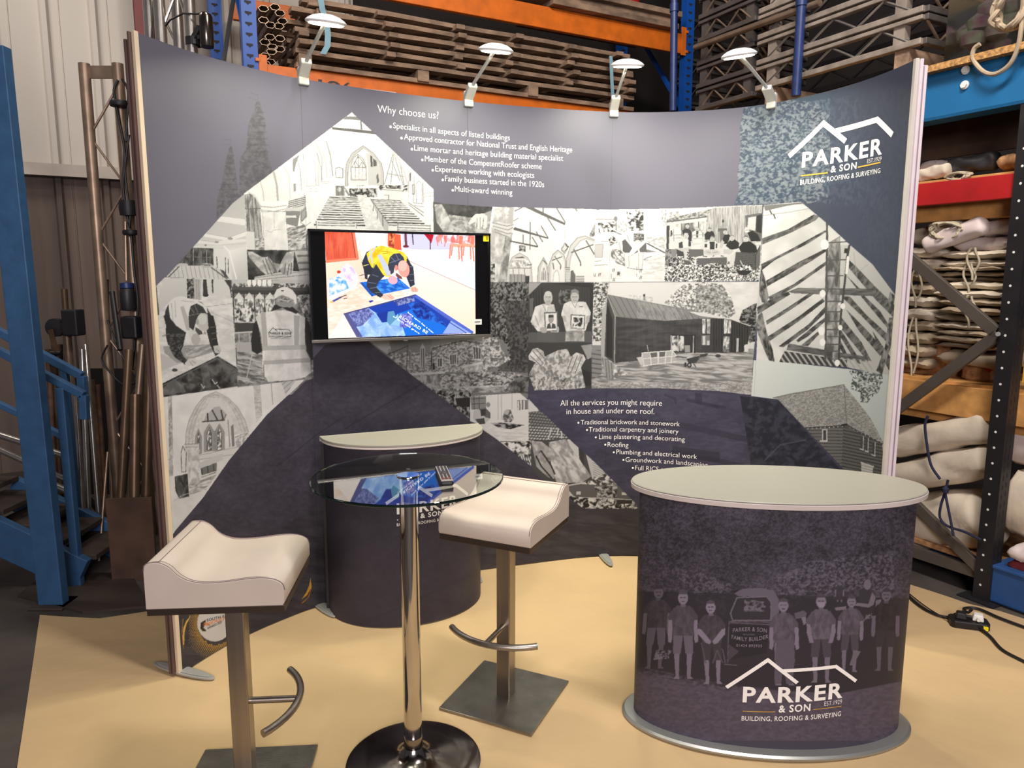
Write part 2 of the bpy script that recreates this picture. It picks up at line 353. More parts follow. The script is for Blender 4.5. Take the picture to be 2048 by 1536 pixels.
def paint_wall():
    C = Canvas(258, 50, 1862, 1372, 2, (100, 98, 116))
    # slate sky of the upper band, navy to the right
    C.gr('1545,50 1862,50 1862,1000 1500,1000 1500,215', (74, 80, 98), (60, 67, 86), (1480, 0), (1640, 0))
    C.tx('258,50 1862,50 1862,560 258,700', 88, 104, 260, 180, 3, 1.5, .22)
    # faint spires printed on the band
    C.T(0, 0, .3125)
    for q in ['1640,650 1665,650 1700,800 1690,870 1712,980 1735,1060 1750,1130 1530,1270 1535,1010 1575,960 1590,800',
              '1470,940 1485,940 1500,1020 1510,1120 1530,1260 1385,1400 1390,1270 1420,1180 1440,1040']:
        C.pl(q, (84, 82, 96), .6); C.tx(q, 66, 104, 18, 14, 9, 3, .45)
    for k in range(7):
        y = 720 + 42 * k; C.ln([(1640 - 12 * k, y), (1690 + 5 * k, y)], 10, 70, .35)
        y = 1010 + 34 * k; C.ln([(1470 - 12 * k, y), (1490 + 5 * k, y)], 8, 70, .35)
    C.lns('1600,590 1650,610;1590,625 1640,640;1650,600 1650,660;1435,895 1480,895;1435,925 1480,925;1477,890 1477,945', 4, 75, .4)
    # tree printed at the seam
    C.T(1000, 0, .3125)
    q = '1560,690 1620,680 1730,680 1850,640 2300,560 2300,1150 1920,1290 1690,1300 1500,1310 1530,1220 1520,1120 1540,950 1535,820'
    C.pl(q, (64, 78, 94))
    C.tx('1980,650 2300,600 2500,1340 1980,1290', (58, 66, 84), (112, 122, 136), 14, 22, 22, 5.5, .5); C.tx('2300,600 2700,500 2700,2000 2300,1700', (60, 67, 86), (84, 92, 108), 12, 26, 23, 5.5, .5)
    C.tx('1560,690 1730,680 1850,640 2020,655 2110,740 2040,830 2150,930 2050,1010 2130,1100 2060,1190 2100,1260 1990,1300 1690,1305 1505,1310 1530,1220 1520,1120 1540,950 1535,820', (58, 69, 86), (144, 152, 160), 15, 11, 21, 4.2, .7)
    C.T(0, 0, 1)
    C.pl('1660,150 1900,90 1900,1372 1660,1372', (62, 69, 88), .6)
    C.pl('735,675 930,675 1900,900 1900,1372 258,1372 330,1062 560,790 650,690', (66, 62, 74))
    C.pl('1040,760 1900,760 1900,1372 1040,1372', (64, 62, 80))
    # ---------------- church nave under the gable
    C.T(480, 220, .20508)
    C.clip('1090,22 1500,405 1888,775 1888,1205 640,1205 640,1368 66,1365 40,815')
    C.pl('0,0 1900,0 1900,1400 0,1400', 236)
    C.tx('0,0 1900,0 1900,1400 0,1400', 214, 246, 60, 60, 4, 1.6, .6)
    C.gr('890,190 1320,235 1500,420 1500,760 1010,760 920,500', 246, 228, (1100, 200), (1400, 760))
    C.pl('1040,62 1140,65 1180,102 1005,88', 118); C.pl('895,165 1295,205 1322,237 900,192', 92); C.pl('1172,100 1186,101 1192,192 1176,190', 100)
    # arcade on the left
    for q, w, c in [('700,330 760,450 765,740', 22, 196), ('735,310 800,460 795,700', 14, 176), ('770,335 835,480 850,660', 16, 190), ('840,305 880,430 905,640', 12, 150), ('600,400 640,540 650,740', 16, 200),
                    ('555,470 590,600 600,780', 8, 160), ('330,610 360,740 370,890', 20, 168), ('200,700 225,800 235,900', 10, 188), ('430,560 480,640 490,860', 9, 190), ('650,370 735,520 740,740', 8, 170), ('750,420 790,560 800,690', 6, 130), ('860,380 895,520 900,640', 5, 140)]:
        C.ln(q, w, c)
    C.pl('515,480 580,435 545,530 530,600 515,600', 130); C.pl('520,720 545,715 545,790 522,800', 140)
    # chancel arch and east window
    C.pl('1045,740 1045,600 1062,520 1105,440 1200,368 1290,440 1355,530 1378,620 1380,740', 222)
    C.pl('1230,420 1275,425 1350,530 1378,620 1380,735 1250,735 1245,560', 188)
    C.ln('1036,740 1036,600 1052,520 1098,432 1202,358 1296,432 1366,525 1388,620 1388,735', 24, 176)
    C.ln('1026,740 1026,600 1040,515 1090,422 1202,346 1306,424 1380,520 1402,620 1402,735', 5, 108); C.ln('1052,740 1052,600 1068,520 1110,445 1200,375', 5, 120)
    C.pl('1270,440 1290,455 1292,560 1276,552', 70); C.pl('1300,470 1332,500 1335,545 1300,550', 80); C.pl('1330,640 1345,615 1358,700 1336,720', 90)
    C.pl('1078,690 1075,530 1100,460 1150,425 1210,480 1235,550 1240,690', 160)
    C.pl('1092,672 1090,535 1112,470 1150,440 1202,490 1222,555 1226,672', 226)
    C.lns('1125,672 1125,560 1112,500;1160,672 1160,560;1195,672 1195,560 1200,500;1092,560 1226,560;1092,555 1125,500 1160,555 1195,500 1226,555;1125,500 1150,450 1195,500;1150,440 1160,555', 6, 110)
    C.tx('1095,600 1222,600 1226,672 1093,672', 175, 235, 14, 14, 8, 3, .6)
    C.pl('1060,690 1240,690 1240,740 1060,740', 214); C.tx('1060,765 1340,762 1340,850 1075,850', 40, 190, 16, 20, 11, 4)
    C.pl('1140,735 1215,735 1215,770 1140,770', 120); C.el(1155, 752, 12, 16, 225); C.el(1180, 752, 12, 16, 225); C.el(1204, 752, 12, 16, 225)
    C.ln('932,570 965,558 1002,572 1004,660 935,656 932,570', 8, 110); C.pl('930,738 1016,738 1020,838 932,835', 118); C.el(968, 775, 20, 22, 190); C.lns('955,740 955,836;995,740 995,836', 5, 80)
    C.lns('1020,760 1070,830;1030,790 1060,835', 10, 120)
    # organ scaffold and pulpit side
    C.lns('1490,430 1410,720;1500,430 1470,720;1515,470 1590,730;1560,520 1600,730;1480,500 1560,690;1440,620 1600,650', 9, 140); C.ln('1495,420 1540,470 1600,600 1640,740', 20, 190)
    C.tx('1340,735 1640,735 1630,800 1380,800', 50, 220, 15, 12, 14, 4); C.pl('1380,765 1580,770 1570,930 1390,860', 214); C.lns('1380,775 1590,790;1410,830 1450,830 1450,870', 8, 120)
    C.lns('1650,600 1640,900;1700,640 1690,900;1785,700 1790,900', 10, 170); C.pl('1655,620 1668,605 1668,690 1655,700', 90); C.ln('1680,730 1700,730 1700,820 1680,820 1680,730', 7, 110); C.ln('1720,900 1715,720 1745,690 1775,720 1780,900', 7, 150)
    # columns
    for q in ['795,700 868,700 868,885 808,885', '655,760 755,755 762,1078 668,1078', '1570,800 1640,800 1640,935 1575,930', '1792,810 1888,800 1888,1090 1800,1090', '218,970 446,965 474,1368 238,1368']:
        C.pl(q, 232); C.tx(q, 205, 245, 40, 70, 6, 2, .6)
    C.pl('640,745 770,740 760,790 650,795', 240); C.lns('640,745 770,738;650,795 760,790;655,770 762,765', 5, 170); C.lns('790,700 880,695;800,715 872,712', 6, 170); C.lns('1790,815 1888,805;1795,845 1888,838', 7, 170)
    C.pl('165,893 475,880 478,925 455,962 440,992 215,992 195,940', 241); C.lns('165,893 190,940 215,992 440,990 455,960 478,925;195,940 320,950 455,930;215,975 330,990 440,965', 8, 160); C.lns('250,1170 300,1195 330,1170 400,1165;330,990 335,1150', 6, 185)
    C.ln('238,1368 218,990', 5, 170); C.ln('474,1368 446,990', 5, 185)
    # doors, chest, floor on the left
    C.pl('44,826 105,808 190,905 222,1245 70,1262', 138); C.tx('44,826 105,808 190,905 222,1245 70,1262', 80, 185, 18, 90, 12, 3, .7)
    C.lns('75,830 100,1250;115,830 150,1245;150,880 185,1240;50,965 200,960', 7, 92); C.ln('80,800 140,830 200,930', 14, 205)
    C.pl('66,1180 140,1190 150,1360 68,1365', 216); C.ln('66,1180 142,1188 150,1360', 6, 140); C.tx('150,1255 235,1240 240,1368 150,1368', 110, 210, 30, 14, 15, 3)
    C.pl('470,890 640,832 640,960 470,960', 214); C.ht('470,890 640,832 640,960 470,960', -14, 17, .5, 96)
    C.pl('448,975 590,985 560,1140 450,1110', 118); C.pl('585,985 645,940 655,1040 590,1110', 150); C.pl('448,960 600,940 640,935 585,985 448,985', 200); C.lns('598,1000 640,960 645,1030 600,1090 598,1000', 5, 100); C.pl('450,1030 545,1030 550,1050 450,1050', 220)
    C.tx('455,1150 590,1130 640,1100 655,1368 475,1368', 105, 215, 40, 12, 16, 3, 1, 3, -20); C.pl('590,1095 640,1075 690,1095 640,1130', 232); C.ln('590,1095 640,1130 690,1095', 5, 120)
    # pews
    C.pl('870,842 1150,848 1232,1165 715,1140', 222)
    for k in range(15):
        t = (k / 14) ** 1.35; y = 848 + t * 270; xl = 872 - 145 * t; xr = 1152 + 66 * t
        C.ln([(xl, y), (xr, y + 8)], 5 + 9 * t, 58 + 45 * (k % 2))
    C.pl('745,1085 1140,1100 1140,1150 745,1140', 226); C.lns('760,1100 1120,1110;760,1122 1120,1132;745,1085 745,1150;1135,1095 1135,1150', 9, 110)
    C.pl('1140,828 1232,828 1400,1175 1232,1165', 220); C.tx('1140,828 1232,828 1400,1175 1232,1165', 195, 235, 30, 16, 17, 2)
    C.pl('1275,868 1560,885 1820,1110 1888,1190 1400,1190', 222)
    for k in range(14):
        t = (k / 13) ** 1.3; y = 872 + t * 250; xl = 1285 + 170 * t; xr = 1560 + 260 * t
        C.ln([(xl, y), (xr, y + 10)], 5 + 9 * t, 62 + 40 * (k % 2))
    C.pl('1270,868 1290,880 1450,1110 1448,1180 1400,1165', 176); C.lns('1272,868 1450,1108;1300,930 1300,985;1340,985 1340,1060;1390,1040 1395,1130', 8, 100)
    C.pl('1535,1108 1868,1120 1868,1185 1520,1185', 226); C.lns('1535,1120 1860,1130;1535,1145 1860,1158;1535,1170 1860,1180;1540,1108 1540,1185;1855,1120 1855,1188', 8, 120)
    C.lns('1645,905 1790,1000;1650,925 1790,1035', 8, 110); C.lns('1690,905 1790,915;1700,930 1790,945', 6, 120)
    # ---------------- boarded hall ceiling
    C.T(290, 380, .17578)
    C.clip('1130,45 1175,1020 960,1025 240,990 1000,150')
    C.gr('0,0 1200,0 1200,1100 0,1100', 168, 206, (0, 0), (0, 650))
    C.pl('830,290 1140,330 1145,405 740,345', 226); C.pl('640,485 950,540 1150,470 1150,520 960,580 610,520', 232); C.pl('560,560 820,590 950,560 1150,560 1150,590 820,625 520,600', 226); C.pl('500,640 1160,620 1170,660 500,665', 216)
    C.lns('830,290 1140,330;640,485 950,540 1150,470;560,560 830,600', 8, 180); C.el(970, 553, 30, 15, 150); C.el(815, 592, 25, 12, 150); C.el(690, 628, 14, 10, 120)
    C.pl('440,655 775,665 780,860 300,860', 70); C.tx('440,655 775,665 780,860 300,860', 46, 96, 30, 60, 5, 3); C.lns('550,655 552,850;700,680 705,850', 8, 150); C.lns('380,760 780,770;640,690 640,850', 5, 130)
    C.pl('785,670 1160,650 1178,1020 960,1020 850,905 790,880', 222); C.gr('950,690 1160,650 1178,1020 990,1020', 236, 196, (960, 700), (1170, 900)); C.ln('900,640 960,700 1040,1010', 14, 246); C.lns('815,760 825,900;915,770 920,1010;945,790 950,950', 8, 70)
    C.pl('340,850 820,880 980,1020 240,990', 206); C.ht('340,850 820,880 980,1020 240,990', 78, 48, .13, 140, 1, 3, 0); C.lns('390,870 270,990;240,960 340,850;740,870 930,1010', 12, 80); C.el(430, 850, 60, 18, 190); C.el(700, 860, 70, 26, 180); C.ln('640,850 740,855', 12, 90); C.pl('850,900 900,920 960,1010 910,990', 70)
    # ---------------- hands with a plane
    C.clip('1160,680 1850,690 1870,1025 1175,1020')
    C.pl('1100,600 1900,600 1900,1100 1100,1100', 62); C.tx('1100,600 1900,600 1900,1100 1100,1100', 40, 84, 90, 90, 8, 2)
    C.gr('1700,690 1900,690 1900,940 1760,940', 190, 150, (1700, 700), (1900, 900)); C.lns('1740,750 1900,745;1750,830 1900,825;1760,905 1900,900', 24, 105)
    C.pl('1245,990 1560,930 1870,915 1890,1040 1245,1040', 200); C.lns('1250,1000 1800,925;1300,1020 1880,960', 8, 130)
    C.pl('1165,695 1230,705 1330,765 1400,760 1470,830 1560,850 1540,890 1500,950 1470,920 1450,970 1410,950 1380,965 1320,920 1250,840 1180,760', 172)
    C.tx('1165,695 1230,705 1330,765 1400,760 1470,830 1560,850 1540,890 1500,950 1470,920 1450,970 1410,950 1380,965 1320,920 1250,840 1180,760', 130, 215, 50, 50, 9, 2.6, .7)
    C.lns('1340,800 1400,950;1370,780 1440,960;1400,770 1480,920;1450,820 1500,940', 10, 92)
    C.pl('1580,760 1610,710 1700,690 1690,780 1690,850 1680,950 1640,975 1600,970 1560,950 1530,900 1545,830', 186); C.tx('1580,760 1610,710 1700,690 1690,780 1690,850 1680,950 1640,975 1600,970 1560,950 1530,900 1545,830', 140, 222, 40, 50, 10, 2.6, .7)
    C.lns('1600,840 1580,960;1640,840 1620,970;1670,830 1660,955', 10, 95)
    # ---------------- worker kneeling on a pale floor
    C.clip('70,1130 130,1090 225,995 975,1020 1000,1340 1060,2300 150,2420 90,1400')
    C.pl('0,900 1200,900 1200,2500 0,2500', 218); C.tx('0,900 1200,900 1200,2500 0,2500', 200, 232, 90, 40, 11, 2)
    C.gr('225,995 480,1000 470,1230 300,1250 150,1400 90,1400', 214, 196, (200, 1000), (400, 1300)); C.pl('80,1120 130,1095 165,1420 95,1430', 92); C.ht('80,1120 130,1095 165,1420 95,1430', 88, 22, .3, 60, 1, 1, 0)
    C.pl('475,1010 555,1010 560,1240 480,1230', 72); C.tx('475,1010 555,1010 560,1240 480,1230', 40, 150, 26, 30, 13, 4); C.pl('555,1010 640,1015 630,1120 640,1250 560,1240', 178); C.lns('585,1020 590,1240;610,1020 615,1250', 8, 140)
    C.pl('640,1010 980,1020 985,1200 650,1205', 210); C.pl('660,1015 700,1015 715,1190 680,1215 660,1190', 58); C.pl('755,1015 775,1015 780,1170 765,1175', 60); C.el(690, 1195, 34, 22, 52); C.pl('900,1020 980,1022 985,1225 960,1110', 60); C.ln('960,1040 985,1220', 10, 60)
    C.lns('740,1390 1010,1500;700,1330 1000,1290', 5, 150)
    C.T(290, 620, .19531)
    C.pl('75,470 140,440 400,540 330,560 120,640', 190); C.pl('185,370 690,350 730,420 330,545 200,440', 150); C.tx('400,400 690,350 720,400 430,500', 120, 205, 60, 10, 14, 3, .8, 3, -18)
    C.T(290, 380, .17578)
    body = '330,1225 420,1205 520,1245 640,1275 700,1330 750,1420 790,1540 830,1740 850,1860 800,1890 740,1760 700,1600 560,1500 480,1600 470,1700 400,1650 330,1560 250,1520 220,1470 230,1380 270,1290'
    C.pl(body, 52)
    C.pl('265,1290 330,1225 420,1205 520,1245 590,1260 650,1290 700,1330 715,1400 620,1400 600,1300 520,1320 500,1400 480,1590 520,1700 500,1760 430,1720 380,1640 330,1560 290,1500', 226)
    C.pl('400,1330 440,1320 500,1480 510,1600 470,1590', 178); C.lns('300,1290 320,1500 360,1560;340,1260 350,1450;420,1260 560,1275', 8, 175)
    C.pl('500,1400 520,1320 590,1290 660,1330 700,1400 640,1440 580,1500 550,1600 500,1560', 56); C.lns('520,1340 560,1400;560,1300 600,1390;500,1430 640,1400', 6, 120)
    C.el(668, 1500, 78, 102, 190, -8); C.el(650, 1470, 52, 60, 208, -8); C.el(595, 1500, 18, 34, 160); C.pl('575,1560 640,1600 660,1640 610,1650 570,1600', 74); C.pl('680,1600 700,1640 660,1640', 150)
    C.pl('240,1500 330,1560 400,1650 440,1760 400,1850 330,1800 260,1760 235,1650', 46)
    C.T(290, 620, .19531)
    C.pl('190,60 240,60 320,160 420,230 400,330 360,400 400,480 440,520 410,560 300,480 250,390 260,290 215,160', 44); C.tx('250,250 420,230 400,330 360,400 400,480 440,520 410,560 300,480 250,390', 34, 96, 22, 12, 15, 3, .8)
    C.pl('640,40 700,60 730,180 740,340 700,365 680,280 650,180', 44); C.lns('670,180 725,170;680,240 735,235;685,300 738,290', 8, 90)
    C.el(520, 300, 46, 60, 176); C.pl('405,545 450,500 510,490 545,540 500,575 430,570', 205); C.lns('480,520 520,545;460,530 490,570', 6, 130); C.pl('700,370 750,360 785,410 760,445 715,440', 190); C.lns('730,400 770,430', 6, 120)
    C.el(305, 615, 30, 17, 70); C.ln('180,268 245,245', 7, 110)
    C.pl('130,775 745,472 960,600 960,780 700,820 140,900', 58); C.tx('130,775 745,472 960,600 960,780 140,900', 30, 104, 70, 60, 16, 2.6, .8); C.pl('300,700 400,790 420,840 200,870 150,830', 120, .6); C.pl('560,560 640,540 680,790 600,800', 130, .35); C.lns('150,790 735,500;745,500 950,620', 12, 92)
    C.lns('575,760 600,800 610,780;690,715 720,760 740,740;740,770 765,800', 8, 200)
    # ---------------- worker in a helmet seen from behind
    C.T(290, 380, .17578)
    C.clip('985,1020 1870,1025 1900,1400 1920,2230 1830,2330 1060,2330 1000,1340')
    C.pl('900,900 2000,900 2000,2500 900,2500', 120); C.tx('900,900 2000,900 2000,2500 900,2500', 80, 160, 60, 60, 21, 2)
    C.pl('985,1020 1870,1025 1870,1110 990,1100', 190); C.tx('985,1060 1870,1065 1870,1110 990,1105', 70, 210, 20, 24, 22, 4)
    for k in range(5): C.el(1185 + 58 * k, 1055, 24, 42, 240); C.ln([(1213 + 58 * k, 1020), (1213 + 58 * k, 1100)], 7, 110)
    C.pl('990,1100 1875,1110 1875,1150 990,1135', 78); C.pl('990,1135 1875,1150 1880,1200 990,1180', 62)
    for k in range(4):
        x = 1015 + 118 * k; C.pl([(x, 1330), (x, 1230), (x + 52, 1165), (x + 105, 1230), (x + 108, 1330)], 216); C.ln([(x - 6, 1560), (x - 6, 1180)], 12, 56); C.tx([(x + 5, 1240), (x + 100, 1240), (x + 100, 1520), (x + 5, 1520)], 90, 240, 22, 34, 23 + k, 3)
    C.tx('1010,1340 1240,1340 1250,1500 1030,1500', 50, 235, 26, 40, 28, 3.5); C.pl('1030,1500 1250,1500 1250,1530 1030,1530', 200)
    C.pl('1720,1200 1890,1180 1900,1500 1830,1480', 150); C.tx('1720,1200 1890,1180 1900,1500 1830,1480', 70, 220, 30, 30, 29, 3)
    C.T(290, 620, .19531)
    C.pl('920,130 1120,130 1110,220 925,225', 64); C.lns('925,232 1100,225;930,345 1100,335;935,380 1090,370', 14, 200); C.lns('960,232 965,340;1070,230 1075,335', 8, 190); C.pl('935,330 1110,330 1110,440 940,430', 170)
    C.tx('940,430 1210,440 1215,700 1240,735 960,760', 90, 190, 90, 14, 30, 3, 1, 3, 12); C.ln('1100,440 1040,700', 9, 190)
    C.pl('1110,150 1150,90 1180,280 1200,420 1150,455 1095,420 1085,310', 44)
    C.pl('1640,60 1690,160 1710,340 2020,345 1900,450 1800,490 1700,510 1660,420 1640,300', 54); C.tx('1700,520 1830,470 1830,560 1700,640', 120, 210, 20, 20, 31, 3); C.pl('1830,420 2000,350 1830,500', 90)
    vest = '1130,70 1200,30 1300,10 1420,0 1560,30 1640,80 1635,250 1640,400 1690,510 1700,640 1640,690 1480,720 1250,735 1215,690 1200,560 1205,400 1190,250'
    C.pl(vest, 224); C.tx(vest, 200, 240, 70, 90, 32, 2, .8); C.lns('1230,690 1255,735;1215,560 1220,700', 10, 120)
    C.pl('1185,35 1235,25 1255,340 1260,410 1210,400', 168); C.pl('1525,50 1580,60 1575,380 1530,380', 168); C.pl('1200,370 1640,355 1650,405 1205,415', 178); C.pl('1210,520 1690,490 1695,535 1215,560', 172)
    C.ln('1265,235 1310,182 1355,218;1330,195 1490,200 1500,235'.split(';')[0], 6, 60); C.ln('1330,197 1470,200 1500,235', 6, 60); C.ln('1265,235 1270,278 1495,275 1495,235', 5, 70)
    C.T(290, 380, .17578)
    C.pl('1440,1370 1470,1310 1560,1290 1680,1330 1750,1390 1720,1410 1560,1340 1440,1380', 50)
    C.el(1590, 1265, 105, 70, 150); C.pl('1500,1230 1690,1250 1700,1310 1650,1340 1500,1300', 140); C.tx('1480,1200 1700,1220 1700,1280 1480,1270', 90, 190, 20, 20, 33, 3)
    C.el(1705, 1280, 20, 34, 160)
    C.pl('1475,1240 1470,1190 1500,1130 1560,1105 1620,1105 1680,1140 1720,1200 1728,1290 1700,1300 1690,1250 1600,1205 1530,1200', 234); C.el(1565, 1146, 18, 7, 40); C.lns('1500,1240 1600,1260 1660,1250', 8, 200); C.ln('1475,1240 1560,1195 1640,1225 1705,1290', 8, 170)
    # ---------------- pointed arch with altar windows
    C.T(290, 620, .19531)
    C.clip('130,900 700,822 1630,712 1610,740 1250,1070 860,1540 330,2300 150,2300')
    C.pl('100,600 1800,600 1800,2400 100,2400', 236); C.tx('100,600 1800,600 1800,2400 100,2400', 218, 244, 120, 120, 34, 1.6, .8)
    C.pl('235,885 275,880 290,1500 250,1500', 176); C.tx('235,885 275,880 290,1700 250,1700', 140, 210, 30, 50, 35, 3)
    C.pl('1105,760 1180,750 1200,1080 1140,1150', 196); C.ht('1105,760 1180,750 1200,1080 1140,1150', -5, 50, .12, 140); C.tx('1105,760 1180,750 1200,1080 1140,1150', 165, 228, 40, 30, 36, 2.5, .6)
    C.lns('1290,740 1310,970', 8, 150); C.pl('1395,740 1500,720 1540,730 1440,870 1420,800', 196); C.ht('1395,740 1500,720 1540,730 1440,870', -40, 40, .2, 150)
    ring = lambda k: [(415 + k, 1370), (420 + k, 1250), (450 + k, 1130), (520 + k * .9, 990), (600 + k * .7, 890), (725, 835 + k * .9), (850 - k * .7, 900), (950 - k * .9, 1000), (1020 - k, 1120), (1060 - k, 1250)]
    C.pl(ring(0), 206); C.pl(ring(70), 226); C.ln(ring(0), 7, 160); C.ln(ring(34), 8, 150); C.ln(ring(70), 6, 160); C.tx(ring(4), 178, 226, 24, 24, 37, 2.4, .5)
    C.pl(ring(128), 220); C.pl([(600, 1140), (620, 1090), (700, 1000), (760, 985), (840, 1070), (810, 1140)], 176)
    C.lns('590,1145 810,1128;640,1060 645,1140;690,1030 745,1130;780,1030 800,1125', 16, 70); C.ln('830,1070 800,1135', 8, 100)
    C.pl('575,1150 820,1135 820,1420 575,1470', 214)
    for x, y, w in [(548, 1235, 22), (658, 1190, 42), (762, 1190, 40)]:
        C.pl([(x - w - 14, y + 265), (x - w - 14, y + 60), (x - w * .5, y), (x, y - 30), (x + w * .5, y), (x + w + 14, y + 60), (x + w + 14, y + 255)], 150)
        C.pl([(x - w * .6, y + 250), (x - w * .6, y + 70), (x, y + 8), (x + w * .6, y + 70), (x + w * .6, y + 245)], 60)
        C.tx([(x - w * .5, y + 245), (x - w * .5, y + 75), (x, y + 20), (x + w * .5, y + 75), (x + w * .5, y + 240)], 90, 250, 14, 22, int(x), 5)
    C.ht('700,1240 730,1230 730,1440 705,1440', 88, 10, .4, 120, 1, 1, 0); C.lns('850,1130 870,1400;900,1180 910,1390', 14, 160); C.pl('880,1190 905,1170 920,1390 890,1400', 120)
    C.pl('930,1310 1050,1265 1060,1400 930,1420', 200); C.lns('925,1305 990,1275 1055,1260;940,1320 1000,1290 1060,1280', 8, 130); C.tx('930,1310 1050,1265 1060,1400 930,1420', 160, 230, 18, 24, 38, 3)
    C.pl('545,1480 960,1400 960,1520 560,1540', 220); C.lns('545,1490 960,1400;560,1530 900,1480', 7, 170)
    C.T(0, 700, .23438)
    C.pl('1575,800 1700,800 1705,1200 1610,1180', 214); C.lns('1575,805 1690,800;1580,830 1690,830', 7, 140); C.tx('1600,830 1700,830 1705,1200 1620,1190', 180, 232, 30, 40, 39, 2.6)
    C.pl('1490,1080 1600,1055 1615,1250 1530,1270 1495,1200', 70); C.tx('1490,1080 1600,1055 1615,1250 1530,1270', 48, 104, 30, 60, 40, 2); C.pl('1540,880 1580,870 1590,1040 1545,1050', 226); C.lns('1545,880 1560,820 1580,860;1545,890 1550,1040 1585,1040 1590,870', 7, 110)
    C.tx('1610,1150 1850,1060 1760,1190 1620,1240', 150, 230, 40, 12, 41, 3, 1, 3, -14); C.pl('1710,1010 1850,960 1850,1030 1720,1070', 110); C.lns('1720,1010 1725,1060;1770,990 1775,1045;1820,975 1825,1030', 8, 60); C.lns('1720,1085 1840,1045;1700,1130 1800,1090', 8, 130); C.pl('1700,960 1900,880 1900,940 1705,1010', 206)
    C.ln('1400,930 1430,940 1470,920', 5, 170); C.ln('1480,1290 1560,1240 1750,1180', 5, 190)
    C.clip()
    C.T(0, 0, 1)
    return C

def paint_wall_right(C):
    # ---------------- arm and hand on a stone
    C.T(850, 380, .19531)
    C.clip('82,120 200,140 690,175 715,300 720,440 88,440')
    C.pl('0,0 800,0 800,500 0,500', 78); C.tx('240,250 720,300 720,450 280,450', 120, 190, 30, 20, 51, 3); C.tx('190,140 690,170 690,290 450,280 240,250', 52, 88, 60, 60, 52, 2)
    C.pl('95,150 170,145 205,200 245,280 300,430 190,430 120,330', 176); C.tx('95,150 170,145 205,200 245,280 300,430 190,430 120,330', 130, 215, 40, 70, 53, 2.6, .8, 3, 30)
    C.pl('600,240 710,200 720,300 640,310', 150); C.pl('440,345 490,270 520,245 600,240 640,270 630,390 600,400 580,370 565,405 540,400 530,370 510,385 520,320 460,355', 212); C.lns('535,290 530,380;565,280 565,400;600,290 590,395', 7, 110)
    # ---------------- nave with roof trusses
    C.clip('690,172 1040,180 1700,195 1760,200 1740,945 650,945 655,440')
    C.pl('600,100 1800,100 1800,1000 600,1000', 230); C.tx('600,100 1800,100 1800,1000 600,1000', 222, 242, 160, 160, 54, 1.6)
    C.pl('715,175 910,180 900,350 860,480 845,520 800,945 650,945 655,440 690,420 700,300', 188); C.tx('715,175 910,180 900,350 860,480 845,520 740,945 650,945 655,440 700,300', 160, 232, 40, 50, 55, 2.6, .8)
    C.pl('820,480 900,430 830,945 750,945', 150); C.tx('820,480 900,430 830,945 750,945', 110, 185, 40, 60, 56, 2.4); C.pl('865,180 910,180 900,330 850,340', 168)
    C.pl('655,440 720,445 715,560 660,560', 178); C.pl('690,330 900,350 905,390 870,480 820,460 700,390', 200); C.lns('690,335 840,370 905,355;700,370 850,410 900,385;710,400 850,450 880,440;720,430 850,480', 9, 128)
    C.pl('660,760 715,755 720,930 660,900', 80); C.tx('660,760 715,755 720,930 660,900', 50, 200, 24, 20, 57, 4)
    C.pl('1030,180 1110,180 1440,340 1430,360 1200,260', 92); C.lns('1210,185 1210,235;1350,190 1435,330;1255,285 1335,412;1545,195 1555,215', 12, 100)
    C.pl('905,395 920,380 1262,488 1262,502 905,408', 84); C.lns('1078,330 1075,610;1190,370 1260,490;1140,430 1205,530', 11, 96); C.lns('905,318 955,290', 9, 120)
    C.pl('868,515 1158,572 1155,590 868,530', 84); C.lns('1003,460 1003,545;1098,485 1155,575', 11, 96); C.lns('920,215 990,182', 10, 100)
    C.pl('962,562 1028,570 1028,635 962,625', 70); C.tx('962,562 1028,570 1028,635 962,625', 40, 170, 18, 18, 58, 4); C.pl('1430,532 1475,580 1432,660 1390,610', 90); C.pl('1432,556 1458,585 1432,634 1404,606', 200); C.tx('1430,532 1475,580 1432,660 1390,610', 50, 220, 20, 20, 59, 4, .6)
    C.pl('830,945 850,780 890,690 970,640 1050,690 1090,760 1100,945', 196); C.pl('860,945 870,790 905,710 970,670 1035,705 1070,770 1080,945', 216); C.ln('830,945 850,780 890,690 970,642 1050,690 1090,760 1100,945', 6, 140)
    C.pl('930,690 1000,680 1030,700 920,700', 90); C.tx('890,720 1060,720 1080,800 870,800', 150, 240, 20, 30, 60, 3); C.lns('865,800 1085,800;1030,770 1090,765', 9, 90); C.pl('862,860 1030,865 1035,945 860,945', 150); C.ht('862,860 1030,865 1035,945 860,945', 89, 36, .16, 90, 1, 1, 0); C.pl('1030,880 1070,880 1068,945 1030,945', 60); C.lns('900,800 905,860;960,800 962,860;1020,800 1022,860', 7, 110)
    for q, c in [('1150,945 1160,790 1215,690 1250,760 1265,945', 190), ('1265,945 1270,760 1310,660 1360,615 1420,660 1440,720 1440,945', 200), ('1440,945 1450,700 1490,570 1560,490 1640,470 1760,520 1760,945', 202)]:
        C.pl(q, c); C.ln(q, 8, 140)
    C.pl('1180,945 1185,810 1215,730 1240,790 1245,945', 222); C.pl('1290,945 1295,770 1330,680 1370,645 1410,690 1425,740 1430,945', 226); C.pl('1478,945 1485,720 1520,600 1580,530 1650,505 1760,560 1760,945', 230)
    C.ln('1480,780 1490,700 1525,600 1590,520 1650,495 1740,520', 10, 172)
    C.pl('1190,925 1195,840 1218,790 1238,840 1238,925', 130); C.lns('1205,925 1207,820;1225,925 1222,820', 6, 230); C.lns('1210,720 1250,760;1330,680 1390,770 1388,810;1305,720 1400,685;1310,750 1320,810', 11, 100)
